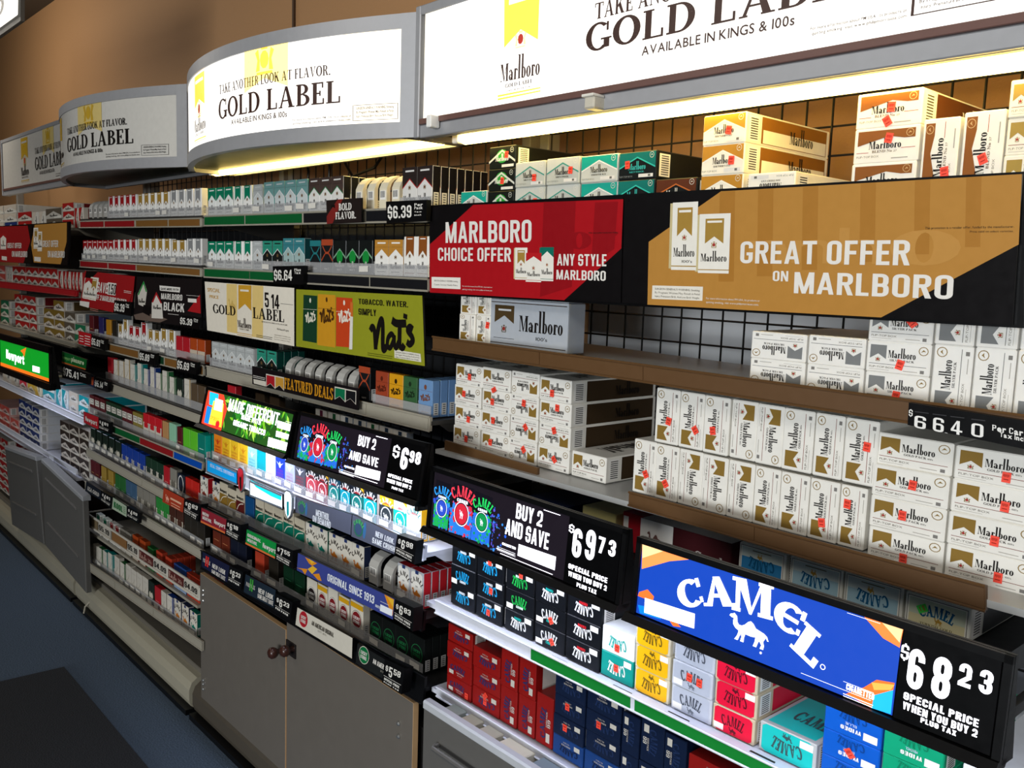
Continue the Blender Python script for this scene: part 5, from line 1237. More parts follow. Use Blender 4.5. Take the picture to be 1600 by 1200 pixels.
zb = R2.z(R2.X(800)) + .001
broad(764, 886, zb, .1, 'grey white long carton turned broadside, lower of two below the red offer sign', YC + .004)
broad(764.5, 886, zb + .1012, .1, 'grey white long carton turned broadside, upper of two, mostly behind the red offer sign', YC + .004)
SV = ('silver', 180)
cols(R2, [1168, 1254], [516], [[SV, SV]], W2, names=['silver stack one'])
cols(R2, [1256, 1345], [522], [[SV, SV]], W2, names=['silver stack two'])
stack(R2, 1346, 1446, [('silver', 0, (.52, .3, 8)), ('silver', 0, (.55, .3, 14)), ('silver', 0, (.68, .65, -40))], 'silver stack three, ' + W2, topy=482)
stack(R2, 1448, 1510, [('silver', 90), ('silver', 90)], 'fourth silver column, ' + W2, topy=430)
stack(R2, 1512, 1577, [('silver', 90), ('silver', 90)], 'fifth silver column, ' + W2, topy=430)
stack(R2, 1579, 1648, [('silver', 90, (.6, .55, -30)), ('silver', 90)], 'sixth silver column, ' + W2, topy=428)
# price holder 66.40
B = Board((1420, 629), (1700, 673), (1700, 722), (1418, 664), 1.188); W_, H_ = B.W, B.H; wh = mat('#eeece6', .4, kind='price_print')
for s, L, R_, t in (('$', (1420, 648), (1426, 649), 637), ('6', (1429, 668), (1447, 671), 647), ('6', (1458, 673), (1475, 676), 650), ('.', (1477, 676), (1481, 677), 673), ('4', (1486, 677), (1504, 680), 655), ('0', (1518, 681), (1537, 684), 660)): B.text(s, L, R_, t, wh, 'bold' if s != '.' else 'fat')
B.text('Per Carton', (1551, 673), (1625, 686), 664, wh, 'bold'); B.text('Tax Incl.', (1563, 683), (1605, 690), 676, wh, 'bold')
for x in (1441, 1469, 1497, 1530): B.poly([(x - 12, 640 + (x - 1441) * .15), (x + 10, 643 + (x - 1441) * .15), (x + 10, 644.5 + (x - 1441) * .15), (x - 12, 641.5 + (x - 1441) * .15)], P_('#3a3a3c'), 2)
tag(B.build('price_holder', BLACK, .02), 'wide black price holder for a full carton, reading 66.40', 'price tag')
# third shelf: gold cartons
R3 = S((699, 693), (1345, 862), YC)
R3.build('steel shelf full of white gold-ribbon cartons, brown strips on its front', [(984, 769), (1540, 916), (1540, 955), (982, 789)], 1.2, mrail=TAPE, m=STEEL, xa=-1.6, xb=.45, inserts=[(.002, .43, TAPE), (.436, .998, TAPE)])
b_ = Board((695, 688), (840, 731), (839, 750), (694, 713), 1.215)
o = board('brown_front_strip', b_.q, None, 1, 1, TAPE, .006); tag(o, 'short brown front strip below the four-wide stack of gold-ribbon cartons', 'shelf strip')
W3 = 'four-wide gold block'
g = lambda *s: [('gold',) + x for x in s]
stack(R3, 707, 748, g((0, (.52, .45, 4)), (0, (.55, .4, 6)), (0, (.38, .6, 3)), (0, (.55, .45, 4))), 'first column, ' + W3, topy=567)
stack(R3, 749, 793, g((0, (.35, .55, 4)), (0, (.45, .6, 3)), (0, (.38, .45, 4)), (0, (.45, .02, 60))), 'second column, ' + W3, topy=572)
stack(R3, 794, 837, g((180, (.55, .6, -40)), (180, (.58, .6, -40)), (180, (.5, .65, 5)), (180,)), 'third column, ' + W3, topy=578)
stack(R3, 838, 887, g((0, (.55, .5, -40)), (180, (.5, .75, -20)), (0, (.58, .75, 2)), (0, (.42, .35, 0))), 'fourth column, ' + W3, topy=587)
stack(R3, 890, 944, g((0,)), 'right of the four-wide gold block', topy=703)
W4 = 'standing gold row'
low = [(985, 90, (.6, .38, -30)), (1020, 90, (.5, .3, -35)), (1056, 270, None), (1093, 270, None), (1133, 270, None), (1174, 90, None), (1214, 90, None), (1259, 90, (.5, .3, -8)), (1305, 90, (.3, .7, 2)), (1347,)]
up = [(1021, 90, (.6, .42, 10)), (1058, 90, (.7, .35, -35)), (1096, 90, (.4, .4, -10)), (1136, 270, None), (1177, 270, None), (1219, 90, None), (1267, 90, None), (1313, 90, (.7, .6, 4)), (1366,)]
import bisect
R3b = S((1022, 690), (1361, 762), YC)
for i in range(9): stack(R3, low[i][0], low[i + 1][0], [('gold100', low[i][1], low[i][2])], '%s from left, lower %s' % (ordn(i), W4), topy=684 + (low[i][0] - 985) * .222)
for i in range(8): stack(R3b, up[i][0], up[i + 1][0], [('gold100', up[i][1], up[i][2])], '%s from left, upper %s' % (ordn(i), W4), topy=606 + (up[i][0] - 1030) * .158)
R3c = S((1352, 869), (1600, 933), YC)
st = [(.45, .3, 2), (.48, .4, 4), (.55, .5, 6), None]
stack(R3c, 1352, 1470, [('gold100', 0, (.5, .2, 0)), ('gold100', 0, (.45, .55, 0)), ('gold100', 0, (.55, .55, 4)), ('gold100', 0)], 'first lying stack, gold carton shelf', topy=672)
stack(R3c, 1472, 1612, [('gold100', 0, (.62, .35, 0)), ('gold100', 0, (.55, .4, 2)), ('gold100', 0, (.62, .45, 2)), ('gold100', 0, (.6, .3, 2))], 'second lying stack, gold carton shelf', topy=692)
# ------------------------------------------------------------------ fourth shelf, dark, behind the lit displays
R4 = S((700, 765), (1385, 985), 1.30)
R4.build('dark shelf behind the two lit displays in the right bay', xa=-1.62, xb=-.90, Yl=1.25, m=DARK, back=1.535)
def loose(px, py, Y, w, d, h, base, label, art=None, rz=0, top=None, name='cigarette_carton', cat='cigarette carton', z=None, sh=None):
    p = at(px, py, Y); zz = p.z if z is None else z
    if sh is not None: zz = sh.z(p.x) + .0006
    mb = MB(); mb.box(-w / 2, w / 2, 0, d, 0, h, P_(base, .35), .0015, {'top': P_(top, .35)} if top else None)
    if art: mb.art(art(w, h), lambda u, v, l: (u - w / 2, -.0002 - l, v), .0002)
    o = mb.build(name, None, (p.x, Y, zz)); o.rotation_euler = (0, 0, rz); return tag(o, label, cat)
K4 = lambda c: (lambda w, h: Art().rect(w * .06, h * .1, w * .3, h * .7, P_('#e0ddd4'), 2).text('Camel', w * .4, h * .3, w * .5, h * .4, P_(c), 'serif'))
for i, px in enumerate((722, 745, 769)): loose(px, 752, 1.29, .052, .1, .05, '#1c1512', 'dark brown low box, %s of three on the dark shelf behind the buy-two display' % ordn(i), lambda w, h: Art().rect(w * .08, h * .55, w * .25, h * .9, P_('#dcd8cc'), 2).rect(0, h * .92, w, h, P_('#6a4a30'), 1), top='#4c453c', sh=R4)
loose(855, 800, 1.28, .12, .2, .05, '#0d1836', 'navy carton with white label on the dark shelf behind the buy-two display', K4('#26355e'), top='#16244a', sh=R4)
loose(935, 815, 1.285, .09, .2, .062, '#c9bd7c', 'pale yellow carton lying behind the buy-two display', None, top='#d9cf94', sh=R4)
loose(992, 820, 1.28, .062, .22, .075, '#a01420', 'red carton with white label between the two lit displays', lambda w, h: Art().rect(w * .05, h * .6, w * .25, h * .9, P_('#e0ddd4'), 2), top='#8a1620', sh=R4)
loose(1068, 850, 1.27, .2, .05, .075, '#3a1216', 'maroon carton with white end lettered in grey, behind the blue display', lambda w, h: Art().rect(0, 0, w * .38, h, P_('#d8d5cf'), 1).camel(w * .08, h * .3, w * .2, h * .45, P_('#6a4a44')).text('Camel', w * .62, h * .3, w * .3, h * .3, P_('#a8a29c'), 'serif'), top='#b8b4ae', sh=R4)
KW = 'dark shelf behind blue display'
R4b = S((1150, 892), (1385, 967), 1.255)
stack(R4b, 1152, 1225, [('turkb', 180)], 'first of four, ' + KW, topy=845)
stack(R4b, 1229, 1312, [('turks', 180)], 'second of four, ' + KW, topy=867)
stack(R4b, 1314, 1406, [('turks', 180)], 'third of four, ' + KW, topy=891)
stack(R4b, 1409, 1512, [('turkg', 0, (.28, .62, 60, 1))], 'fourth of four, ' + KW, topy=922)
R4b.build('black wire shelf rim under the four pale cartons behind the blue display', [(1150, 896), (1560, 1026), (1560, 1034), (1150, 903)], 1.24, m=DARK, mrail=mat('#8a8a88', .35, metal=.6, kind='wire'), back=1.5)
# ------------------------------------------------------------------ lit displays
HOUS = mat('#060607', .42, kind='plastic')
LW = mat('#ffffff', .3, emit=2.0, kind='lit_print', emithex='#f4f2ff', lamp=False)
def E(h, e=1.0): return mat(h, .3, emit=e, kind='lit_print', lamp=False)
def EL(h, e=1.0): return mat(h, .3, emit=e, kind='lit_panel')
def lit_display(label, face, Yb, Yt, artf, bg, price=None, depth=.02, pad=.009, strip=8, stripc='#dfe6ff', hook=None):
    """tilted slim sign box: face = TL, TR, BR, BL pixels of the glowing panel; price = pixels of the digit module"""
    def skew(Yt_):
        b_ = Board(*face, Yb, Yt_); return b_.ey.dot(b_.ex) / b_.W / b_.H
    Yt = min((Yb + k * .002 for k in range(-10, 90)), key=lambda y: abs(skew(y)))
    B = Board(*face, Yb, Yt); TL, TR, BR, BL = B.q; ux = B.ex.normalized(); uy = (B.ey - ux * B.ey.dot(ux)).normalized(); n = ux.cross(uy).normalized()
    if n.y > 0: n = -n
    B.ey = uy * B.ey.dot(uy); B.H = B.ey.length
    t = thing('lit_display', label, 'lit display', tuple(BL)); org = BL.copy()
    P = lambda u, v, w: ux * u + uy * v + n * w
    Wp = 0
    Bp = None
    if price:
        Wp = B.uv(*price[1])[0] * .5 + B.uv(*price[2])[0] * .5 - B.W; Bp = Board(*face, Yb, Yt); Bp.ex, Bp.ey, Bp.o, Bp.W, Bp.H, Bp.n = B.ex, B.ey, B.o, B.W, B.H, B.n
    W_, H_ = B.W, B.H
    mb = MB(); x0, x1 = -pad, W_ + max(Wp, 0) + pad; y0, y1 = -pad, H_ + pad
    A = [P(x0, y0, -.004), P(x1, y0, -.004), P(x1, y1, -.004), P(x0, y1, -.004)]
    mb.prism(A, [A[0] - n * (depth + .012), A[1] - n * (depth + .012), A[2] - n * .006, A[3] - n * .006], HOUS)
    mb.build('housing', t)
    mb = MB()       # raised bezel
    for r in ((x0, y1 - pad, x1, y1), (x0, y0, x0 + pad, y1), (x1 - pad, y0, x1, y1)):
        A = [P(r[0], r[1], .004), P(r[2], r[1], .004), P(r[2], r[3], .004), P(r[0], r[3], .004)]; mb.prism(A, [p - n * .006 for p in A], HOUS)
    mb.build('bezel', t)
    mb = MB(); A = [P(x0 - .006, y0 - .004, .016), P(x1, y0 - .004, .016), P(x1, y0 + pad * .8, .008), P(x0 - .006, y0 + pad * .8, .008)]
    mb.prism(A, [p - n * .03 for p in A], HOUS); mb.build('lower_lip', t)
    artf(B)
    mb = MB(); A = [P(0, 0, 0), P(W_, 0, 0), P(W_, H_, 0), P(0, H_, 0)]; mb.prism(A, [p - n * .003 for p in A], HOUS, bg)
    mb.art(B.a, lambda u, v, l: P(u, v, .0003 + l), .00015); mb.build('glowing_panel', t)
    if price:
        mb = MB(); A = [P(W_ + .003, 0, .003), P(W_ + Wp - .002, 0, .003), P(W_ + Wp - .002, H_, .003), P(W_ + .003, H_, .003)]
        mb.prism(A, [p - n * .006 for p in A], mat('#050506', .35, kind='plastic'))
        Bp.dig(Bp); mb.art(Bp.a, lambda u, v, l: P(u, v, .0033 + l), .00015); mb.build('price_module', t)
    if hook:
        hz, hy = hook
        for f in (.06, .94):
            u = x0 + (x1 - x0) * f; v = min(max((hz - org.z - (ux * u).z) / uy.z, y0 + .01), y1 - .01); p = P(u, v, -.012)
            mb = MB(); mb.box(p.x - .005, p.x + .005, p.y, hy - org.y, hz - org.z - .02, hz - org.z - .004, DARK, .001); mb.build('mounting_arm', t)
    if strip:
        mb = MB(); a = P(x0 + .02, y0 + .022, -depth - .028); b = P(x1 - .02, y0 + .022, -depth - .028)
        A = [a + n * .012, b + n * .012, b - n * .012, a - n * .012]; dn = -uy * .006
        mb.prism([p + dn for p in A], A, HOUS, mat('#ffffff', .3, emit=strip, kind='led_strip', emithex=stripc)); mb.build('led_strip', t)
    return t
def crushpack(B, px, c1, c2, c3):
    """px = TL, TR, BR, BL of a printed pack; colours: name, ball, splash"""
    TL, TR, BR, BL = px
    L = lambda f, g: ((TL[0] * (1 - f) + TR[0] * f) * (1 - g) + (BL[0] * (1 - f) + BR[0] * f) * g, (TL[1] * (1 - f) + TR[1] * f) * (1 - g) + (BL[1] * (1 - f) + BR[1] * f) * g)
    B.poly([TL, TR, BR, BL], E('#15131c', .25), 1.2)
    random.seed(int(TL[0] * 7))
    B.poly([L(0, .5), L(.3, .42), L(.7, .44), L(1, .5), L(1, .97), L(0, .97)], E(c3, .45), 1.3)
    for k in range(90):
        g = random.uniform(.36, .98); f = random.uniform(.0, 1.0); r = random.uniform(.03, .085) * (1.4 if .4 < g < .8 else .8)
        c = random.choice((c2, c3, c3, c2, c1)); u, v = B.uv(*L(f, g)); s = B.uv(*TR)[0] - B.uv(*TL)[0]
        B.a.poly([(u + r * s * math.cos(q * 1.047 + k) * random.uniform(.6, 1.3), v + r * s * math.sin(q * 1.047 + k) * random.uniform(.6, 1.3)) for q in range(6)], E(c, .55), 1.4 + k * .004)
    u, v = B.uv(*L(.5, .56)); s = B.uv(*TR)[0] - B.uv(*TL)[0]
    B.a.disc(u, v, s * .36, s * .38, E('#f0f4ff', .8), 1.9); B.a.disc(u, v, s * .33, s * .35, E('#14101e', .2), 2.0); B.a.disc(u, v, s * .3, s * .32, E(c2, .5), 2.1); B.a.camel(u - s * .1, v - s * .14, s * .2, s * .28, E('#e8f0ff', .8), 2.4)
    u, v = B.uv(*L(.5, .42)); B.a.arc('CAMEL', u, v - s * .42, s * .72, s * .34, 128, 52, E(c1, .95), 'heavy', 2.6, 1.15); B.a.text('CRUSH', u - s * .26, v + s * .13, s * .52, s * .1, E('#e4ecf8', .9), 'fat', 2.6)
def buy2(pts):
    def f(B):
        for px, c in zip(pts['packs'], (('#2a8fe0', '#2f4fc8', '#1fae5a'), ('#e8384a', '#d0283c', '#2a7fe0'), ('#22c05a', '#12904c', '#2a6fe0'))): crushpack(B, px, *c)
        for L, R_, t, s in pts['text']: B.text(s, L, R_, t, LW, 'cond')
        B.poly(pts['white'], LW, 2)
        B.text('CIGARETTES', *pts['cig'], LW, 'fat')
        for k in range(3): B.lines((pts['cig'][0][0] - 8, pts['cig'][0][1] + 2.5 + k * 2.5), (pts['cig'][1][0], pts['cig'][1][1] + 2.5 + k * 2.5), 1, 1.4, LW)
        for a_, b_ in pts['bars']: B.lines(a_, b_, 1, 1.6, LW, .6)
        random.seed(3)
        for k in range(60):
            u, v = B.uv(*pts['splash']); r = B.H * random.uniform(.005, .03); d = random.random() ** 1.6
            B.a.disc(u + B.W * .13 * d * random.uniform(-.3, 1), v + B.H * random.uniform(-.1, .62) * (1 - d * .4), r, r, E(random.choice(('#2a5fd8', '#3a8fe8', '#5a4fc8')), .5), 1.5, 7)
    return f
Bp = None
def digits(Bd, items): 
    for s, L, R_, t, st in items: Bd.text(s, L, R_, t, LW, st)
PANEL = mat('#1a1518', .3, emit=.045, kind='lit_panel', emithex='#6a5a80', lamp=False)
_dig = {}
def _digf(B): _dig[id(B)] if False else None
Board.items = ()
def _dg(s, Bp_):
    for t_, L, R_, top, st in CUR[0]: Bp_.text(t_, L, R_, top, LW, st)
CUR = [None]
Board.dig = lambda s, b: _dg(s, b)
def arcpx(B, s, c, r0, r1, a0, a1, m):
    pass
# buy-two display in the right bay
CUR[0] = [('$', (891, 830), (899, 833), 818, 'bold'), ('6', (895, 868), (909, 873), 822, 'fat'), ('9', (915, 873), (930, 876), 825, 'fat'), ('7', (936, 862), (946, 866), 836, 'fat'), ('3', (952, 867), (963, 871), 841, 'fat'),
          ('SPECIAL PRICE', (890, 889), (951, 909), 881, 'fat'), ('WHEN YOU BUY 2', (890, 901), (950, 921), 893, 'fat'), ('PLUS TAX', (903, 917), (934, 927), 910.5, 'fat')]
lit_display('lit black display reading buy 2 and save, priced 69.73, in the right bay', ((679, 737), (891, 805), (880, 907), (672, 822)), 1.07, 1.115, buy2(dict(
    packs=[((682, 749), (705, 757), (699, 830), (676, 822)), ((709, 754), (741, 764), (735, 843), (701, 833)), ((743, 767), (770, 778), (764, 855), (735, 845))],
    text=[((806, 811), (847, 822), 787, 'BUY 2'), ((789, 837), (857, 856), 812, 'AND SAVE')], white=[(811, 850), (869, 870), (867, 891), (809, 868)], cig=((785, 851), (806, 859), 847),
    bars=[((850, 796), (876, 804)), ((782, 864), (864, 895)), ((776, 856), (804, 864))], splash=(768, 850))), PANEL, ((891, 805), (982, 832), (957, 938), (880, 907)), strip=34, hook=(R4.z(-1.3), 1.262))
# blue camel display
CB = mat('#04102c', .5, emit=.85, kind='lit_panel', emithex='#0450dc'); OR = E('#ff6a2a', .95); ORL = E('#ffc48a', 1.1); CY = E('#1fa8e8', .9); DB = E('#0a58d8', .9)
def bluecamel(B):
    B.poly([(1004, 849), (1090, 873), (1046, 877), (1003, 889)], E('#ff8a4a', 1.0), 1); B.poly([(1004, 849), (1040, 860), (1004, 872)], ORL, 1.4)
    B.poly([(999, 925), (1012, 921), (1022, 932), (1020, 940), (997, 931)], OR, 1); B.poly([(1040, 960), (1052, 966), (1064, 980), (1052, 978)], OR, 1); B.poly([(997, 945), (1012, 948), (1034, 968), (1000, 958)], E('#0a78e0', .9), .9)
    B.poly([(1350, 963), (1412, 982), (1406, 1012), (1380, 997)], E('#ff7a3a', 1.0), 1); B.poly([(1378, 972), (1411, 983), (1406, 1004)], ORL, 1.3)
    B.poly([(1322, 1084), (1350, 1074), (1370, 1062), (1398, 1067), (1396, 1078), (1366, 1086), (1362, 1106)], OR, 1); B.poly([(1366, 1086), (1396, 1078), (1392, 1116), (1362, 1106)], CY, 1.1); B.poly([(1362, 1066), (1398, 1070), (1392, 1078), (1366, 1078)], E('#ffa24a', 1.0), 1.3)
    B.poly([(1008, 934), (1086, 959), (1085, 982), (1007, 957)], LW, 2)
    # big arched name
    Pn = [('C', (1086, 948), (1062, 928), (1098, 905), .0), ]
    for ch_, c, w, h, ang in (('C', (1078, 927), 42, 42, 12), ('A', (1122, 924), 52, 46, 2), ('M', (1176, 934), 66, 54, -10), ('E', (1233, 965), 50, 46, -27), ('L', (1266, 1008), 48, 54, -40)):
        g, gw = text_polys(ch_ if ch_ != 'E' else 'C', 'heavy'); u, v = B.uv(*c)
        uw = B.uv(c[0] + w / 2, c[1])[0] - B.uv(c[0] - w / 2, c[1])[0]; uh = B.uv(c[0], c[1] - h / 2)[1] - B.uv(c[0], c[1] + h / 2)[1]
        r = math.radians(ang + 14.5); cs, sn = math.cos(r), math.sin(r)
        def tf(p, cs=cs, sn=sn, gw=gw, uw=uw, uh=uh, u=u, v=v):
            x, y = (p[0] / gw - .5) * uw, (p[1] - .5) * uh
            return (u + x * cs - y * sn, v + x * sn + y * cs)
        for q in g: B.a.poly([tf(p) for p in q], LW, 3)
        if ch_ == 'E': B.a.poly([tf(p) for p in ((gw * .2, .44), (gw * .82, .44), (gw * .82, .58), (gw * .2, .58))], LW, 3)
    u0, v0 = B.uv(1134, 1013); u1, v1 = B.uv(1202, 1019)
    a0 = B.uv(1136, 950); B.a.poly([(B.uv(1135, 1000)[0] + p[0] * (u1 - u0), v1 + p[1] * (a0[1] - v1) * .98) for p in CAMEL], LW, 3)
    B.a.ring(*B.uv(1286, 1042), .0035, .0035, .0008, LW, 3); B.a.disc(*B.uv(1189, 1020), .0016, .0016, LW, 3)
    B.text('CIGARETTES', (1322, 1079), (1366, 1092), 1069, LW, 'fat'); B.lines((1318, 1064), (1366, 1078), 1, 1.4, LW); B.lines((1252, 1051), (1362, 1086), 1, 1.8, LW); B.lines((1318, 1083), (1365, 1097), 3, 3.4, LW); B.lines((1324, 957), (1376, 973), 1, 1.6, LW)
CUR[0] = [('$', (1409, 1027), (1421, 1031), 1004, 'bold'), ('6', (1417, 1072), (1442, 1079), 1008, 'fat'), ('8', (1455, 1086), (1484, 1094), 1020, 'fat'), ('2', (1498, 1069), (1518, 1075), 1032, 'fat'), ('3', (1530, 1080), (1551, 1086), 1042, 'fat'),
          ('SPECIAL PRICE', (1413, 1095), (1531, 1131), 1083, 'fat'), ('WHEN YOU BUY 2', (1412, 1110), (1529, 1147), 1098, 'fat'), ('PLUS TAX', (1440, 1129), (1496, 1147), 1121, 'fat')]
lit_display('lit blue display with white camel and arched name, priced 68.23', ((1003, 849), (1412, 982), (1394, 1118), (994, 957)), 1.01, 1.06, bluecamel, CB, ((1412, 982), (1574, 1030), (1549, 1174), (1394, 1118)), strip=34, hook=(R4b.z(-.6), 1.252))
# ------------------------------------------------------------------ white lit shelf with black and coloured cartons
SHW = mat('#d9dce6', .35, kind='white_shelf'); GRN = mat('#0f7a2a', .35, kind='green_film')
R5 = S((702, 942), (1300, 1226), 1.20)
R5.build('white shelf lit by the displays, holding black and bright cartons', [(681, 938), (1560, 1369), (1560, 1394), (680, 957)], 1.166, m=SHW, mrail=SHW, inserts=ins_(1.166, [(681, 938), (1560, 1369), (1560, 1394), (680, 957)], [(830, 985, GRN), (992, 1540, GRN)]), xa=-1.575, xb=.40)
W5 = 'white lit shelf'
def st5(a, b, r, nm, top, Y=None): stack(R5, a, b, r, nm + ', ' + W5, Y, top)
st5(702, 740, [('crb', 180), ('crb', 0), ('crb', 180)], 'first stack', 847)
st5(742, 783, [('crb', 180, (.5, .4, 5)), ('crb', 180, (.55, .45, 5)), ('crb', 180, (.5, .8, 0))], 'second stack', 863)
st5(786, 830, [('crw', 180), ('crg', 0), ('crg', 180, (.55, .85, 0))], 'third stack', 883)
st5(833, 880, [('crw', 0, (.6, .4, -30)), ('crw', 0, (.55, .35, -30)), ('crw', 180)], 'fourth stack', 902)
st5(882, 935, [('crr', 180), ('crr', 180), ('crr', 180)], 'fifth stack', 921)
st5(936, 986, [('crt', 180, (.5, .5, 0)), ('crwh', 180, (.5, .3, 0))], 'sixth stack', 974)
st5(988, 1042, [('yel', 180), ('yel', 180), ('yel', 180)], 'yellow stack', 965)
st5(1046, 1109, [('sil', 0), ('sil', 0, [(.45, .55, 5), (.7, .5, 0)]), ('sil', 180)], 'silver stack', 988)
st5(1111, 1177, [('crim', 0), ('crim', 180), ('crim', 180)], 'crimson stack', 1018)
st5(1183, 1272, [('jade', 180)], 'right of the crimson stack', 1124)
st5b = lambda a, b, r, nm, top: stack(R5, a, b, r, nm + ', ' + W5, None, top)
st5b(1279, 1368, [('widb', 180), ('widb', 180, (.5, .45, -40)), ('widb', 180)], 'bright blue stack', 1092)
st5b(1370, 1464, [('widg', 180), ('widg', 180), ('widg', 180)], 'green stack', 1128)
st5b(1490, 1590, [('whc', 180)], 'far right end', 1186)
SLOT = P_('#2a2826', .5)
mb = MB()
zsh = R5.z(-1.2)
for px, py in ((870, 1006), (968, 1064), (1056, 1108), (1188, 1164)):
    p = at(px, py, 1.18); mb.box(p.x - .022, p.x + .022, 1.176, 1.19, R5.z(p.x) - .0019, R5.z(p.x) - .0003, SLOT)
tag(mb.build('shelf_label_slots'), 'row of dark label slots along the front of the white lit shelf', 'label holder', kind='stuff')
# ------------------------------------------------------------------ lower shelf: red and navy cartons
R6 = S((695, 1077), (1000, 1256), 1.205)
R6.build('low white shelf holding red and navy cartons', [(683, 1074), (1300, 1453), (1300, 1470), (682, 1087)], 1.187, m=SHW, mrail=SHW, xa=-1.575, xb=.40)
W6 = 'low white shelf'
def st6(a, b, r, nm, top): stack(R6, a, b, r, nm + ', ' + W6, None, top)
st6(696, 734, [('red', 0, (.85, .3, 0)), ('red', 0), ('red', 180), ('red', 180)], 'first red stack', 972)
st6(736, 778, [('red', 180, [(.5, .5, 0), (.5, .8, 40)]), ('red', 180), ('red', 180)], 'second red stack', 1006)
st6(779, 805, [('red99', 90), ('red99', 90)], 'third red stack', 1009)
st6(806, 832, [('red99', 90), ('red99', 90)], 'fourth red stack', 1021)
st6(834, 860, [('red99', 90)], 'beside fourth red stack', 1079)
st6(862, 909, [('blue', 180), ('navy', 180, (.42, .55, 0)), ('navy', 180, (.45, .6, 0)), ('navy', 180)], 'first navy stack', 1047)
st6(910, 963, [('blue', 180), ('navy', 180), ('navy', 180, (.4, .5, 0)), ('navy', 180)], 'second navy stack', 1070)
st6(965, 992, [('navy99', 270), ('navy99', 270)], 'third navy stack', 1108)
st6(993, 1029, [('navy99', 270), ('navy99', 270)], 'fourth navy stack', 1118)
st6(1030, 1064, [('navy99', 270), ('navy99', 270)], 'fifth navy stack', 1140)
st6(1068, 1150, [('red', 180), ('red', 180), ('red', 180)], 'far right red stack', 1172)
# grey tilt-out drawer at the bottom right
DG = mat('#5d5b57', .45, kind='laminate'); DGT = mat('#b9bcc0', .35, kind='trim_plastic')
B = Board((662, 1092), (1000, 1262), (1000, 1500), (655, 1360), 1.13)
TL, TR, BR, BL = B.q; t = thing('tilt_out_drawer', 'dark grey tilt-out drawer with a pale top edge and bar handle, bottom right', 'drawer', tuple(BL))
zt, x0, x1 = TL.z, TL.x, .4
mb = MB(); mb.box(0, x1 - x0, 0, .018, .14 - BL.z, zt - BL.z - .02, DG, .002); o = mb.build('front', t); o.location = (x0 - BL.x, 0, 0)
mb = MB(); mb.box(0, x1 - x0, -.004, .018, zt - BL.z - .022, zt - BL.z, DGT, .004); o = mb.build('top_edge', t); o.location = (x0 - BL.x, 0, 0)
p0 = at(674, 1168, 1.11); p1 = at(712, 1212, 1.11)
mb = MB(); hx = p0.x - BL.x; hz = p0.z - BL.z
mb.tube([(hx, .018, hz), (hx, -.012, hz), (hx + .005, -.02, hz), (hx + .24, -.02, hz), (hx + .245, -.012, hz), (hx + .245, .018, hz)], .0055, mat('#8d8a84', .3, metal=.7, kind='aluminium'), 8); mb.build('handle', t)
mb = MB(); mb.box(x0 - BL.x, x1 - BL.x, .03, .3, .14 - BL.z, .15 - BL.z, DG); mb.box(x0 - BL.x, x0 - BL.x + .008, .02, .3, .14 - BL.z, zt - BL.z - .05, DG); mb.build('tray', t)
zq = .15
for i, (px, py, c, w_) in enumerate(((702, 1112, '#8a9088', .044), (728, 1128, '#a39d8a', .044), (757, 1147, '#b0aa98', .05), (797, 1172, '#cfc8b4', .08), (850, 1203, '#7d8a92', .07))):
    p = at(px, py, 1.155); mb = MB(); h_ = p.z - zq
    mb.box(-w_ / 2, w_ / 2, 0, .1, 0, h_, P_(c, .4), .002); a = Art()
    if i == 3: a.text('HOT', -.035, h_ - .035, .06, .018, INK, 'fat')
    else: a.rect(-w_ * .35, h_ - .03, w_ * .35, h_ - .008, P_('#e4e0d4'), 1)
    mb.art(a, lambda u, v, l: (u, -.0003 - l, v), .0002)
    tag(mb.build('small_carton', None, (p.x, 1.155, zq)), ['grey green', 'beige', 'pale beige', 'cream lettered', 'grey blue'][i] + ' carton standing inside the tilt-out drawer at bottom right', 'carton')
# ================================================================== middle bay: packs
YP = 1.2
UNDER = mat('#34322f', .5, kind='shelf_steel')
class Level(Shelf):
    """shelf given by its height"""
    def __init__(s, z, Y): s.Y = Y; s.a = Vector((-3, Y, z)); s.b = Vector((-1.7, Y, z)); s.k = 0
    def X(s, px, Y=None):
        Y = Y or s.Y; lo, hi = -9., 1.
        for _ in range(40):
            m_ = (lo + hi) / 2
            if proj((m_, Y, s.a.z))[0] < px: lo = m_
            else: hi = m_
        return lo
ins = lambda rail, Yl, lst: ins_(Yl, rail, lst)
def shelf(A, B_, label, rail, lst=(), Yl=1.165, Y=YP, m=None, mrail=None, **k):
    s = Shelf(A, B_, Y)
    return s.build(label, rail, Yl, m=m or UNDER, mrail=mrail or BEIGE, inserts=ins(rail, Yl, lst), back=1.53, **k)
def deep(sh, px0, px1, ty, n, where, hf=1, Y=YP):
    """packs queued behind a front pack"""
    x0, x1 = sh.X(px0, Y), sh.X(px1, Y); x = (x0 + x1) / 2; w = min(x1 - x0 - .0012, .06)
    for k in range(n):
        one('cigarette_pack', pack_mesh(ty), (x, Y + .0235 * (k + 1), sh.z(x) + .0005), (w / PW, 1, .087 * hf / PH), '%s queued %s behind %s' % (PK[ty][3], ordn(k), where), 'cigarette pack', 'packs queued behind ' + where)
        NPACK[0] += 1
GRI, REI, BRI, BLI, BKI = P_('#0d5a2c', .35), P_('#8f1a1e', .35), P_('#7a5428', .45), P_('#0a4aa8', .35), P_('#17171a', .4)
r = [(319, 338), (668, 324), (668, 346), (319, 353)]
M1 = shelf((325, 337), (670, 327), 'top pack shelf under the lit curved sign, green and black front strips', r, [(320, 382, GRI), (384, 472, GRI), (475, 560, BKI), (573, 668, BKI)], Y=1.235, Yl=1.212)
w1 = 'in top row under lit curved sign'
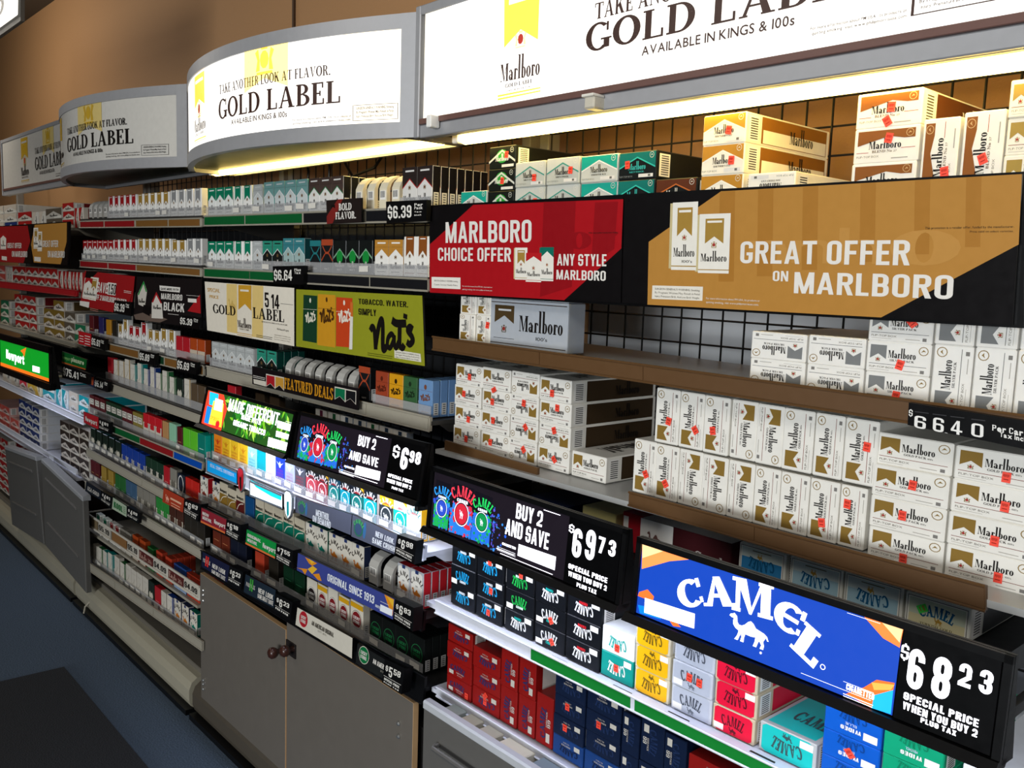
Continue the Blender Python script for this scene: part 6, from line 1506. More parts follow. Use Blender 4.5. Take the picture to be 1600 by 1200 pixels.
row(M1, [(325, 364, 3, 'green'), (364.5, 394, 2, 'greenr'), (395, 411, 1, 'smooth'), (412, 481, 4, 'teal', 1.05), (482, 536, 3, 'blkgreen', 1.05)], w1, lab=.35)
row(M1, [(628, 675, 2, 'blackred', 1.12)], 'of the tall pair beside price tag', lab=.5)
deep(M1, 518, 536, 'blkgreen', 5, 'last brown roofed pack, top row', 1.05, Y=1.235)
deep(M1, 651.5, 675, 'blackred', 6, 'tall pair beside price tag', 1.12, Y=1.235)
pushers(M1, 552, 628, 4, 'under lit curved sign', mt=mat('#e6dcc0', .35, kind='pusher_plastic'), h=.085)
r = [(319, 419), (669, 436), (669, 455), (319, 433)]
M2 = shelf((325, 419), (670, 434), 'second pack shelf under the lit curved sign, green and black front strips', r, [(320, 390, GRI), (391, 470, GRI), (481, 577, BKI), (579, 668, BKI)], Y=1.235, Yl=1.212)
w2 = 'in second row under lit curved sign'
row(M2, [(325, 365, 3, 'green'), (366, 394, 2, 'greenr'), (395, 410, 1, 'smooth'), (410, 442, 2, 'blkmenth'), (442, 476, 2, 'tealr', 1.08), (484, 501, 1, 'xteal'), (502, 520, 1, 'xor', 1.03), (521, 582, 3, 'dia'), (585, 629, 2, 'cut'), (630, 670, 2, 'blend', 1.08)], w2, lab=.25)
# price tags and small signs of this bay
price_tag((603, 315), (667, 312), (666, 345), (604, 349), 1.198, '6', '39', ('Per', 'Pack', 'Tax', 'incl.'), 'black price tag reading 6.39 per pack, under the lit curved sign')
price_tag((426, 416), (475, 415), (474, 445), (427, 443), 1.198, '6', '64', ('Plus', 'Tax'), 'black price tag reading 6.64 plus tax, above the gold label sign')
B = Board((510, 313), (565, 309), (565, 347), (511, 350), 1.196); B.fill(P_('#221a18'), .3)
B.poly([(511, 350), (511, 338), (528, 312), (536, 311), (520, 349)], P_('#7a2420'), 1); B.poly([(518, 327), (518, 321), (524, 320), (524, 326), (521, 323.5)], INK, 2)
B.text('BOLD', (530, 329), (550, 328), 318, OFFW, 'slab'); B.text('FLAVOR.', (525, 343), (557, 341), 332, OFFW, 'slab')
tag(B.build('shelf_sign', BLACK, .004), 'small dark shelf sign reading bold flavor, under the lit curved sign', 'sign')
CREAMS = P_('#e4dccb', .4); GOLDP, GOLDL = P_('#c9962c', .4), P_('#dfc27a', .4)
B = Board((320, 440), (460, 450), (460, 541), (324, 516), 1.195); B.fill(CREAMS, .3)
B.poly([(355, 443), (371, 444), (371, 521), (355, 518)], GOLDL, 1); B.poly([(394, 446), (411, 447), (411, 529), (394, 526)], GOLDL, 1)
B.poly([(373, 445), (393, 446), (393, 486), (383, 475), (373, 484)], GOLDP, 1.5); B.poly([(376, 452), (389, 453), (389, 456), (376, 455)], CREAMS, 2)
B.a.camel(*B.uv(358, 490), B.W * .09, B.H * .32, P_('#c8a85c', .4), 1.3)
B.text('SPECIAL', (326, 455), (345, 457), 449, GOLDP, 'sans'); B.text('PRICE', (329, 465), (343, 467), 460, GOLDP, 'sans')
B.text('GOLD', (334, 489), (369, 493), 475, INK, 'serif'); B.text('LABEL', (396, 498), (444, 503), 481, INK, 'serif'); B.text('5', (414, 480), (420, 481), 457, INK, 'cond'); B.text('14', (424, 482), (436, 484), 460, INK, 'cond')
B.text('Marlboro', (372, 511), (393, 514), 500, P_('#4a4038'), 'marl'); B.text('GOLD LABEL', (375, 515), (390, 517), 512.5, P_('#6a5a48'), 'sans'); B.text('SMOOTH RICH FLAVOR', (409, 503), (449, 510), 501, P_('#5a5048'), 'sans'); B.text('With Rewards Program', (433, 516), (451, 518), 513, INK, 'sans')
B.lines((371, 519), (395, 523), 2, 3, GOLDP); B.lines((401, 523), (426, 528), 2, 2.6, INK); B.lines((438, 474.5), (457, 476.5), 1, 2, INK)
for k in range(3): B.text(("SURGEON GENERAL'S WARNING: Smoking", 'By Pregnant Women May Result in Fetal', 'Injury, Premature Birth, Low Weight.')[k], (429, 524 + k * 3.2), (454, 528 + k * 3.4), 522.5 + k * 3.2, P_('#8a8074'), 'sans')
tag(B.build('shelf_sign', BLACK, .005), 'cream and gold shelf sign reading special price 5.14, left of the olive sign', 'sign')
OLV = P_('#8f9222', .45)
B = Board((463, 452), (660, 462), (664, 572), (463, 541), 1.195); B.fill(OLV, .3)
for TLx, c, ink, px in ((473, '#173a26', '#d9d4c0', ((473, 460), (495, 462), (495, 536), (473, 532))), (496, '#c98f22', '#4a2c10', ((496, 459), (524, 461), (524, 543), (496, 539))), (525, '#c2421c', '#e6dccb', ((525, 464), (551, 466), (549, 543), (525, 541)))):
    B.poly(px, P_(c, .4), 1); u, v = B.uv(TLx + 4, 503); u1, _ = B.uv(px[1][0] - 2, 503); nats_word(B.a, u, v, u1 - u, (u1 - u) * .55, P_(ink), .09); B.a.disc(*B.uv((px[0][0] + px[1][0]) / 2, px[0][1] + 9), B.W * .008, B.W * .011, P_(ink), 2)
    y = px[0][1] + 22; B.poly([(px[0][0], y), (px[1][0], y + 1.5), (px[1][0], y + 2), (px[0][0], y + .5)], P_(ink), 1.5)
B.poly([(546, 546), (551, 546), (552, 495), (547.5, 494)], P_('#dcd8ce'), 2); B.poly([(547.5, 494), (552, 495), (552, 473), (548, 471)], P_('#c96a2c'), 2)
B.text('TOBACCO. WATER.', (561, 475), (640, 481), 466.5, INK, 'cond'); B.text('SIMPLY', (561, 492), (589, 494), 482, INK, 'cond')
u, v = B.uv(580, 545); u1, v1 = B.uv(648, 495); nats_word(B.a, u, v, u1 - u, v1 - v, INK, .085)
B.poly([(617, 546), (658, 553), (659, 566), (617, 559)], P_('#dcd8c8'), 2)
for k in range(3): B.text(("SURGEON GENERAL'S WARNING: Smoking", 'By Pregnant Women May Result in Fetal', 'Injury, Premature Birth, Low Weight.')[k], (619, 550.5 + k * 3.6), (656, 557 + k * 3.7), 548.5 + k * 3.6, P_('#6a665c'), 'sans')
B.lines((575, 551), (614, 558), 2, 3, P_('#4a4c12'))
tag(B.build('shelf_sign', BLACK, .005), 'olive green shelf sign with three tall packs and a script name', 'sign')
r = [(323, 572), (672, 652), (671, 674), (323, 588)]
M4 = shelf((328, 571), (680, 655), 'pack shelf with plain beige rail below the cream and olive signs', r, [(326, 572, BEIGE), (580, 669, BEIGE)], Y=1.235, Yl=1.212)
w4 = 'in row behind featured deals strip'
row(M4, [(331, 397, 5, 'smooth', .95), (401, 433, 2, 'blkmenth')], w4, lab=0)
row(M4, [(560, 578, 1, 'xor', 1.05)], 'standing alone beside the pushers', tray=False)
row(M4, [(586, 606, 1, 'natr'), (607, 629, 1, 'naty'), (629, 651, 1, 'natg'), (653, 675, 1, 'natb')], 'right end of featured deals row', lab=0)
deep(M4, 653, 675, 'natb', 4, 'light blue pack right of featured deals', 1, Y=1.235)
deep(M4, 417, 433, 'blkmenth', 3, 'green roofed pack in featured deals row', 1, Y=1.235)
pushers(M4, 443, 558, 7, 'behind featured deals strip', h=.078)
B = Board((394, 572), (560, 607), (559, 641), (394.5, 600), 1.195); B.fill(P_('#151012', .4), .3)
FD = P_('#c98a1e', .4)
B.text('FEATURED DEALS', (445, 608), (521, 624), 591, FD, 'slab')
for px, c in ((417, '#a81d26'), (431, '#c29038'), (524, '#0d6b45'), (540.5, '#17171a')):
    d = (px - 394) * .211; q = [(px, 585 + d * .98 - 4), (px + 12.5, 585 + d * .98 - 1.5), (px + 12.5, 585 + d + 16), (px + 6, 585 + d + 9), (px, 585 + d + 13)]
    if px > 500: q = [(px, 606 + (px - 524) * .22), (px + 15, 609 + (px - 524) * .22), (px + 15, 627 + (px - 524) * .22), (px + 7, 619 + (px - 524) * .22), (px, 623 + (px - 524) * .22)]
    cx = sum(p[0] for p in q) / 5; cy = sum(p[1] for p in q) / 5
    B.poly([(cx + (p[0] - cx) * 1.13, cy + (p[1] - cy) * 1.195) for p in q], P_('#cfc8ba'), 1); B.poly(q, P_(c), 1.5)
B.lines((396, 586), (415, 590), 2, 2.6, OFFW); B.poly([(396.5, 592), (416, 596), (416, 604), (397, 599)], P_('#cfc8ba'), 2)
tag(B.build('shelf_sign', BLACK, .004), 'long black shelf sign with yellow western lettering and four small pennants', 'sign')
# small packs glimpsed between the rail and the slanted displays
M5 = Level(at(491, 637, 1.24).z - .088, 1.24)
M5.build('dark shelf mostly hidden behind the two slanted lit displays', Yl=1.22, xa=-2.93, xb=-1.72, m=DARK, back=1.53)
row(M5, [(491, 511, 1, 'whm'), (512, 530, 1, 'whg'), (531, 550, 1, 'whb'), (551, 571, 1, 'whb'), (572, 590, 1, 'whg'), (592, 634, 2, 'whb')], 'glimpsed behind the slanted lit displays', tray=False)
row(M5, [(352, 372, 1, 'redp'), (395, 440, 2, 'brn')], 'glimpsed above the leafy display', tray=False)
# slanted displays of the middle bay
def leafy(B):
    B.fill(E('#2a5a20', .5), .3); random.seed(5)
    for k in range(95):
        u, v = random.uniform(.24, .97) * B.W, random.uniform(.05, .97) * B.H; a = random.uniform(0, 6.28); L = B.H * random.uniform(.1, .26); w_ = L * .34
        c = random.choice(('#3f9a1e', '#74b82a', '#1f6a24', '#9fd04a', '#2f8428', '#16501c', '#cfe67a'))
        p = [(min(max(u + math.cos(a) * L * x - math.sin(a) * w_ * y, 0), B.W), min(max(v + math.sin(a) * L * x + math.cos(a) * w_ * y, 0), B.H)) for x, y in ((-1, 0), (-.4, .8), (.3, .7), (1, 0), (.3, -.7), (-.4, -.8))]
        B.a.poly(p, E(c, .85), .6 + k * .004)
    B.poly([(326, 610), (350, 617), (355, 640), (345, 674), (315, 661)], E('#e8402a', 1.0), 1.2); B.poly([(328, 612), (342, 616), (340, 636), (327, 632)], E('#1fb4e8', 1.1), 1.4); B.poly([(324, 634), (336, 638), (331, 664), (319, 660)], E('#1a7fd0', 1.0), 1.4); B.poly([(334, 626), (350, 631), (346, 668), (326, 662)], E('#ffd23a', 1.2), 1.6); B.poly([(337, 622), (349, 626), (347, 644), (334, 640)], E('#fff6e0', 1.3), 1.8); B.a.disc(*B.uv(340, 663), B.H * .13, B.H * .11, E('#d8242a', 1.0), 2); B.text('SPIRIT', (328, 655), (342, 659), 649, E('#e88a1e', 1), 'serif')
    B.text('MADE DIFFERENT', (356, 642), (434, 664), 623, LW, 'cond'); B.text('MADE WITH', (377, 655), (407, 664), 647, LW, 'cond'); B.text('ORGANIC TOBACCO', (364, 665), (414, 680), 656, LW, 'cond')
    B.poly([(434, 657), (455, 663), (453, 674), (433, 668)], LW, 2); B.poly([(432, 673), (452, 679), (450, 687), (431, 682)], LW, 2); B.poly([(420, 683), (450, 692), (448, 705), (418, 697)], LW, 2); B.lines((447, 658), (456, 661), 1, 1.5, LW)
lit_display('lit display of green leaves and a colourful pack, reading made different', ((326, 610), (461, 647), (448, 709), (315, 661)), 1.06, 1.095, leafy, EL('#2a5a20', .5), strip=55, hook=(M5.z(-2.5), 1.232))
CUR[0] = [('$', (615, 713), (625, 716), 695, 'bold'), ('6', (626, 732), (637, 735), 697, 'fat'), ('9', (641, 722), (648, 724), 703, 'fat'), ('8', (650, 725), (658, 727), 705, 'fat'),
          ('SPECIAL PRICE', (608, 746), (646, 755), 740.5, 'fat'), ('WHEN YOU BUY 2', (606, 754), (644, 764), 748, 'fat'), ('PLUS TAX', (614, 764), (632, 769), 760, 'fat')]
lit_display('lit black display reading buy 2 and save, above the arched-name packs', ((471, 648), (612, 686), (600, 763), (459, 716)), 1.06, 1.10, buy2(dict(
    packs=[((473, 661), (489, 664), (480, 722), (464, 716)), ((491, 661), (513, 667), (505, 728), (481, 722)), ((514, 672), (534, 676), (525, 734), (506, 728))],
    text=[((559, 696), (586, 703), 679, 'BUY 2'), ((545, 717), (590, 730), 703, 'AND SAVE')], white=[(557, 727), (595, 737), (593, 751), (554, 741)], cig=((538, 730), (554, 734), 727),
    bars=[((588, 681), (606, 685)), ((530, 735), (590, 756)), ((534, 737), (552, 742))], splash=(533, 728))), PANEL, ((612, 686), (669, 699), (651, 778), (600, 763)), strip=55, hook=(M5.z(-2.0), 1.232))
# lit row
SHL = mat('#c9ccd4', .35, kind='white_shelf')
r = [(322, 716), (664, 852), (662, 876), (322, 738)]
M6 = shelf((330, 716), (655, 848), 'lit pack shelf under the two slanted displays', r, m=SHL, mrail=SHL, Y=1.19, Yl=1.155)
w6 = 'in lit row under slanted displays'
row(M6, [(334, 347, 1, 'spo'), (347, 387, 3, 'spy'), (387, 401, 1, 'spt'), (401, 415, 1, 'spc'), (415, 430, 1, 'spw'), (430, 445, 1, 'spb'), (445, 460, 1, 'spl'), (460, 477, 1, 'spk'), (478, 495, 1, 'cr1'), (495, 512, 1, 'cr2'), (513, 530, 1, 'cr3'), (531, 547, 1, 'cr4'), (548, 567, 1, 'cr5'), (567, 589, 1, 'cr6'), (592, 614, 1, 'cr7'), (614, 635, 1, 'cr8'), (635, 657, 1, 'cr9')], w6, lab=.9, Y=1.19)
deep(M6, 635, 657, 'cr9', 4, 'yellow cornered pack in lit row', 1, 1.19)
def strip_sign(px, Y, bg, f, label, frame=None, thick=.006):
    B = Board(*px, Y); B.fill(bg, .3); f(B)
    if frame:
        for r in ((0, 0, B.W, B.H * .12), (0, B.H * .86, B.W, B.H), (0, 0, B.W * .03, B.H)): B.a.rect(*r, frame, 2)
    return tag(B.build('shelf_sign', BLACK, thick), label, 'sign')
def shield(px, py, w, h, Y, cols_, label):
    p = at(px, py, Y); mb = MB()
    out = [(-.5, .3), (-.42, .42), (-.2, .5), (.2, .5), (.42, .42), (.5, .3), (.48, -.1), (.3, -.36), (0, -.5), (-.3, -.36), (-.48, -.1)]
    sc = lambda k: [(a * w * k, 0, b * h * k) for a, b in out]
    mb.prism(sc(1), [(a, .006, c) for a, _, c in sc(1)], mat('#8a8d92', .3, metal=.6, kind='chrome'))
    mb.face([(a, -.0006, c) for a, _, c in sc(.9)], cols_[0]); mb.face([(a, -.001, c) for a, c in ((-.42 * w, .28 * h), (-.2 * w, .44 * h), (.2 * w, .44 * h), (.42 * w, .3 * h), (.1 * w, .2 * h), (0, .1 * h))], cols_[1]); mb.face([(a, -.0012, c) for a, c in ((-.12 * w, .1 * h), (.14 * w, .14 * h), (.16 * w, -.3 * h), (0, -.42 * h), (-.1 * w, -.3 * h))], cols_[2])
    return tag(mb.build('shield_badge', None, tuple(p)), label, 'badge')
WP = P_('#e6eaee', .35)
CYL = mat('#0d8fd0', .3, emit=.35, kind='lit_print')
strip_sign(((323, 715), (370, 736), (370, 758), (323, 738)), 1.13, CYL, lambda B: B.text('REAL. SIMPLE. DIFFERENT.', (329, 728.5), (367, 746), 723.5, WP, 'serif'), 'blue strip sign lettered in white with a red shield at its end', P_('#6a7078'))
shield(376, 750, .042, .075, 1.115, (P_('#c8202c'), P_('#d83040'), P_('#1a1416')), 'red shield badge at the end of the blue strip sign')
def tq(B):
    B.poly([(392, 752), (440, 773), (440, 781), (424, 775), (400, 762)], mat('#12c4cc', .3, emit=.9, kind='lit_print'), 1)
strip_sign(((390, 750), (441, 773), (441, 795), (390, 775)), 1.13, mat('#e8fbff', .3, emit=1.3, kind='lit_print'), tq, 'glowing white and turquoise strip sign in the middle bay', P_('#6a7078'))
shield(450, 789, .045, .08, 1.115, (mat('#f0fbff', .3, emit=.8, kind='lit_print'), mat('#e0f4f8', .3, emit=.8, kind='lit_print'), P_('#0aa8b0')), 'white and turquoise shield badge at the end of the glowing strip')
def slate(TLs, tx):
    def f(B):
        c = TLs; u, v = B.uv(*c); B.a.disc(u, v, B.H * .4, B.H * .4, P_('#2a6a52'), 1); B.a.disc(u, v - B.H * .02, B.H * .3, B.H * .3, P_('#3a4f6e'), 1.3); B.a.arc('CAMEL', u, v - B.H * .15, B.H * .36, B.H * .2, 150, 30, P_('#4fae5a'), 'heavy', 2); B.a.disc(u + B.H * .5, v, B.H * .12, B.H * .4, P_('#3a6a9a'), 1)
        for s, L, R_, t in tx: B.text(s, L, R_, t, WP, 'cond')
    return f
SLT = P_('#565a6a', .3)
strip_sign(((462, 776), (550, 804), (548, 836), (461, 800)), 1.13, SLT, slate((472, 792), [('MENTHOL', (494, 806), (515, 813), 796), ('ON DEMAND', (489, 815), (517, 825), 805)]), 'slate strip sign reading menthol on demand')
strip_sign(((551, 804), (621, 836), (616, 866), (549, 838)), 1.13, SLT, slate((561, 826), [('NEW LOOK.', (587, 838), (616, 849), 829), ('SAME CRUSH', (582, 848), (617, 862), 839)]), 'slate strip sign reading new look same crush')
price_tag((621, 835), (651, 845), (647, 882), (616, 864), 1.115, '6', '98', ('SPECIAL PRICE', 'WHEN YOU BUY TWO'), 'black price tag reading 6.98, at the end of the slate strips', 'fancy', thick=.02)
# row below
r = [(312, 788), (663, 955), (660, 986), (312, 816)]
M7 = shelf((331, 791), (661, 953), 'pack shelf with black rail below the slate and blue strips', r, m=DARK, mrail=BLACK, Yl=1.15, xb=-1.58)
w7 = 'in row below the slate strips'
row(M7, [(313, 325, 1, 'camr'), (332, 343, 1, 'cam'), (343, 356, 1, 'npo', 1.1), (356, 369, 1, 'npo'), (369, 382, 1, 'npr', 1.12), (383, 397, 1, 'npb'), (399, 412, 1, 'npg', 1.05), (413, 442, 2, 'npg', 1.05), (442, 459, 1, 'npg', 1.1), (459, 476, 1, 'npg'), (477, 511, 2, 'camg'), (513, 568, 3, 'cam')], w7, lab=.45)
row(M7, [(620, 661, 2, 'cam99')], 'of the red pair beside price tag', lab=.9)
deep(M7, 640.5, 661, 'cam99', 4, 'red pair beside price tag', 1)
pushers(M7, 572, 617, 2, 'in row below the slate strips', h=.08)
def np_(t1, t2, pts, org):
    def f(B):
        for s, (L, R_, t) in zip((t1, t2, 'Newport'), pts): B.text(s, L, R_, t, OFFW, 'cond' if s != 'Newport' else 'cond')
        B.poly(org, P_('#d9703a'), 2)
    return f
strip_sign(((315, 793), (354, 812), (352, 834), (314, 815)), 1.12, P_('#8a2430'), np_('NOW', 'MENTHOL', (((317, 804), (327, 809), 799), ((317, 811), (331, 817), 806), ((335, 817), (352, 826), 810)), [(314, 813), (352, 831), (352, 834), (314, 816)]), 'maroon strip sign reading now menthol')
price_tag((354, 811), (376, 820), (374, 847), (352, 834), 1.115, '6', '18', ('SPECIAL PRICE', 'WHEN YOU BUY'), 'black price tag reading 6.18, right of the maroon strip', 'fancy', thick=.025)
strip_sign(((386, 827), (432, 849), (430, 873), (384, 850)), 1.12, P_('#0f8a3c'), np_('ORIGINAL', 'MENTHOL', (((387, 838), (408, 848), 833), ((387, 845), (402, 853), 840), ((411, 855), (431, 865), 847)), [(384, 847), (430, 870), (430, 873), (384, 850)]), 'green strip sign reading original menthol')
price_tag((432, 849), (458, 860), (455, 888), (430, 873), 1.115, '7', '55', ('SPECIAL PRICE', 'WHEN YOU BUY'), 'black price tag reading 7.55, right of the green strip', 'fancy', thick=.025)
def o1913(B):
    O1, O2 = P_('#d98a1e'), P_('#e0b030')
    B.poly([(477, 870), (496, 880), (488, 884), (483, 880)], O1, 1); B.poly([(482, 872), (492, 878), (487, 881)], O2, 1.3); B.poly([(481, 889), (489, 884), (496, 889), (488, 897)], O2, 1); B.poly([(464, 887), (481, 889), (477, 898), (472, 890)], O1, 1); B.poly([(489, 897), (499, 896), (503, 908), (497, 906)], O1, 1)
    B.poly([(601, 929), (616, 937), (614, 962), (608, 950)], O1, 1); B.poly([(605, 932), (616, 938), (615, 950)], O2, 1.3)
    B.text('ORIGINAL SINCE 1913', (512, 908), (585, 943), 896, WP, 'cond'); B.poly([(595, 944), (614, 953), (613, 963), (594, 954)], WP, 2); B.text('CIGARETTES', (587, 948), (594, 951), 944, WP, 'fat'); B.lines((595, 939), (608, 945), 1, 2, WP)
    B.poly([(551, 915), (557, 918), (556, 930), (550, 927)], P_('#1a44b0'), .8)
strip_sign(((466, 864), (617, 936), (614, 968), (464, 891)), 1.12, P_('#3a4488', .35), o1913, 'long indigo strip sign reading original since 1913')
price_tag((617, 936), (647, 950), (645, 987), (614, 966), 1.115, '6', '83', ('SPECIAL PRICE', 'WHEN YOU BUY TWO'), 'black price tag reading 6.83, right of the indigo strip', 'fancy', thick=.025)
# lowest pack row
r = [(314, 860), (664, 1058), (660, 1100), (314, 888)]
XM8 = at(318, 870, 1.165).x + .004
M8 = shelf((340, 866), (662, 1055), 'lowest pack shelf with black rail above the wooden doors', r, m=DARK, mrail=BLACK, Yl=1.16, Y=1.21, xa=XM8, xb=-1.58)
w8 = 'in lowest row above wooden doors'
row(M8, [(332, 359, 2, 'rust'), (360, 385, 2, 'navy'), (397, 414, 1, 'orr'), (417, 437, 1, 'drk'), (442, 476, 2, 'dgr'), (479, 495, 1, 'lsb'), (496, 511, 1, 'lsy'), (512, 527, 1, 'lsr', 1.05), (529, 545, 1, 'lsy'), (546, 568, 1, 'lsy', 1.05), (577, 662, 4, 'lsk')], w8, lab=.6, Y=1.21)
deep(M8, 641, 662, 'lsk', 4, 'last green roundel pack, lowest row', 1, 1.21)
deep(M8, 546, 568, 'lsy', 2, 'yellow roundel pack, lowest row', 1.05, 1.21)
def pm(pts, c):
    def f(B):
        B.text('PALL MALL', *pts[0], OFFW, 'serif'); B.text('II', *pts[1], P_(c), 'fat', 4); B.text('NEW LOOK', *pts[2], OFFW, 'cond'); B.text('SAME GREAT TASTE', *pts[3], OFFW, 'cond')
    return f
strip_sign(((317, 862), (359, 884), (355, 910), (315, 885)), 1.13, P_('#1a1e3a'), pm((((318, 877), (329, 883), 871), ((321, 884), (326, 886), 867), ((332, 887), (352, 898), 880), ((331, 895), (352, 907), 889)), '#d8302c'), 'navy strip sign with a red double bar above the left wooden door')
price_tag((359, 884), (380, 894), (376, 922), (355, 910), 1.125, '6', '23', ('PER PACK', ''), 'black price tag reading 6.23, above the middle of the left wooden door', 'fancy', thick=.025)
strip_sign(((384, 897), (431, 922), (428, 950), (381, 925)), 1.13, P_('#1e2a36'), pm((((385, 915), (399, 922), 909), ((390, 922), (395, 925), 903), ((404, 925), (427, 938), 917), ((403, 933), (427, 947), 926)), '#3f9a3c'), 'slate strip sign with a green double bar above the wooden doors')
price_tag((431, 927), (457, 941), (453, 970), (428, 954), 1.125, '6', '23', ('PER PACK', ''), 'black price tag reading 6.23, above the two door knobs', 'fancy', thick=.025)
def ls(c, word, pts):
    def f(B):
        u, v = B.uv(*pts[0]); B.a.disc(u, v, B.H * .43, B.H * .44, P_('#d9d2c2') if c != '#a81c28' else P_('#b8303a'), 1); B.a.disc(u, v, B.H * .4, B.H * .41, P_(c), 1.4)
        B.a.text('LUCKY', u - B.H * .26, v + B.H * .02, B.H * .52, B.H * .17, OFFW, 'cond'); B.a.text('STRIKE', u - B.H * .26, v - B.H * .2, B.H * .52, B.H * .17, OFFW, 'cond')
        B.text(word, *pts[1], P_('#5a554c') if c == '#a81c28' else OFFW, 'cond'); B.text('EST. 1871', *pts[2], P_('#a8a294'), 'sans')
    return f
strip_sign(((465, 949), (551, 997), (550, 1029), (462, 976)), 1.13, P_('#cfc9ba'), ls('#a81c28', 'AN AMERICAN ORIGINAL', ((474, 967), ((487, 976), (522, 996), 969), ((497, 987), (510, 994), 984))), 'white strip sign with a red roundel above the right wooden door')
strip_sign(((559, 1005), (605, 1032), (601, 1062), (556, 1036)), 1.13, P_('#1c1e1e'), ls('#0f6b3a', 'AN AMERI', ((569, 1024), ((583, 1036), (601, 1046), 1028), ((595, 1049), (601, 1052), 1046))), 'black strip sign with a green roundel above the right wooden door')
price_tag((601, 1031), (632, 1046), (627, 1085), (597, 1066), 1.12, '5', '58', ('SPECIAL PRICE', 'PLUS TAX'), 'black price tag reading 5.58, above the right end of wooden doors', 'fancy', thick=.025)
# wooden doors
WD = mat('#666058', .5, kind='laminate_board', scale=25, vary=.04); WE = mat('#d0a878', .6, kind='raw_board_edge'); KNB = mat('#3c2018', .3, kind='wooden_knob', vary=.2); SCR = mat('#c9c9c6', .25, metal=.9, kind='screw')
t = thing('door_cabinet', 'low cabinet with two grey laminate doors and round brown knobs', 'cabinet', (-2.3, 1.3, 0))
ox = Vector(t.location)
def dfin(mb, nm, par=t): mb.v = [tuple(Vector(v) - ox) for v in mb.v]; return mb.build(nm, par)
xl, xm, xr = at(312.7, 890, 1.19).x, at(447, 985, 1.19).x, at(646, 1095, 1.19).x
zl_, zr_ = at(440, 980, 1.19).z, at(560, 1043, 1.19).z
mb = MB(); mb.box(xl + .02, xr - .01, 1.225, 1.53, .155, .50, mat('#2a2826', .6, kind='cabinet_board'), .002); dfin(mb, 'body')
for i, (a, b, z) in enumerate(((xl, xm - .002, zl_), (xm + .004, xr, zr_))):
    mb = MB(); mb.box(a, b, 1.19, 1.206, .056, z, WE, .0005, {'front': WD, 'back': WD}); dr = dfin(mb, 'door')
    kp = at(431, 1019, 1.17) if i == 0 else at(450, 1016, 1.17)
    mb = MB(); pr = [(1.19, .010), (1.183, .008), (1.176, .0075), (1.171, .013), (1.163, .017), (1.154, .0165), (1.148, .011), (1.147, .001)]
    kz, kx = kp.z, kp.x
    mb.tube([(kx, y_, kz) for y_, _ in pr], [q for _, q in pr], KNB, 16); o = dfin(mb, 'knob', dr)
    o.data.polygons.foreach_set('use_smooth', [True] * len(o.data.polygons))
    if i: 
        mb = MB(); p0, p1 = at(447, 998, 1.188), at(462, 1030, 1.188); mb.box(p0.x + .002, p1.x, 1.186, 1.19, p1.z, p0.z, mat('#1c1614', .5, kind='latch_plate')); dfin(mb, 'latch_plate', dr)
    for (px, py) in (((319, 922), (319, 929), (319, 938), (319, 1062), (319, 1068), (319, 1076)) if i == 0 else ((624, 1130), (624, 1150))):
        p = at(px, py, 1.19); mb = MB(); mb.tube([(p.x, 1.191, p.z), (p.x, 1.186, p.z), (p.x, 1.183, p.z)], [.006, .006, .003], SCR, 10); dfin(mb, 'hinge_screw', dr)
# ================================================================== bay left of the wooden doors
r = [(124, 346), (316, 341), (316, 354), (124, 356)]
T1 = shelf((130, 342), (315, 337), 'top pack shelf under the unlit curved sign, red and brown front strips', r, [(126, 162, REI), (164, 210, REI), (213, 262, BRI), (264, 312, BRI)], Y=1.235, Yl=1.212)
row(T1, [(170, 214, 5, 'redb'), (215, 265, 5, 'gold'), (266, 316, 4, 'silver', 1.04)], 'in top row under unlit sign', lab=.3)
pushers(T1, 138, 169, 4, 'under unlit curved sign', h=.075)
r = [(125, 407), (316, 420), (316, 432), (125, 417)]
T2 = shelf((130, 406), (315, 415), 'second pack shelf under the unlit curved sign, red and brown front strips', r, [(126, 168, REI), (170, 212, REI), (214, 312, BRI)], Y=1.235, Yl=1.212)
row(T2, [(130, 178, 6, 'red', .97), (178, 214, 4, 'redb'), (216, 267, 5, 'gold', 1.03), (268, 291, 2, 'gold', .97), (292, 316, 2, 'silver', 1.03)], 'in second row under unlit sign', lab=.45)
SGR = P_('#9c1a1e', .4)
B = Board((133, 423), (211, 432), (205, 494), (125, 477), 1.197); B.fill(SGR, .3); B.poly([(133, 423), (152, 425), (130, 447)], BLK, 1); B.poly([(211, 455), (203, 472), (205, 494), (196, 492)], BLK, .8)
packpx(B, (129, 466), (141, 468), 433, '#a81d22', True, '#c9c2b4'); packpx(B, (138, 468), (150, 470), 432, '#a5823a', False, '#c9b98a')
B.text('SAVE', (151, 456), (168, 459), 440, OFFW, 'cond'); B.poly([(169, 441), (183, 443), (181, 462), (168, 460)], OFFW, 2); B.text('1.50', (169, 459), (181, 461), 443, INK, 'cond'); B.text('OFF 2 MARLBORO PACKS', (148, 469), (198, 475), 461, OFFW, 'cond'); B.poly([(125, 470), (140, 472), (139, 481), (125, 477)], OFFW, 2); B.lines((141, 481), (154, 484), 2, 2.5, P_('#d08a7a')); B.lines((195, 454), (207, 456), 2, 2.4, OFFW)
tag(B.build('shelf_sign', BLACK, .005), 'red shelf sign reading save, with two packs, below the unlit curved sign', 'sign')
B = Board((214, 432), (316, 436), (315, 513), (209, 499), 1.197); B.fill(P_('#191516', .35), .3)
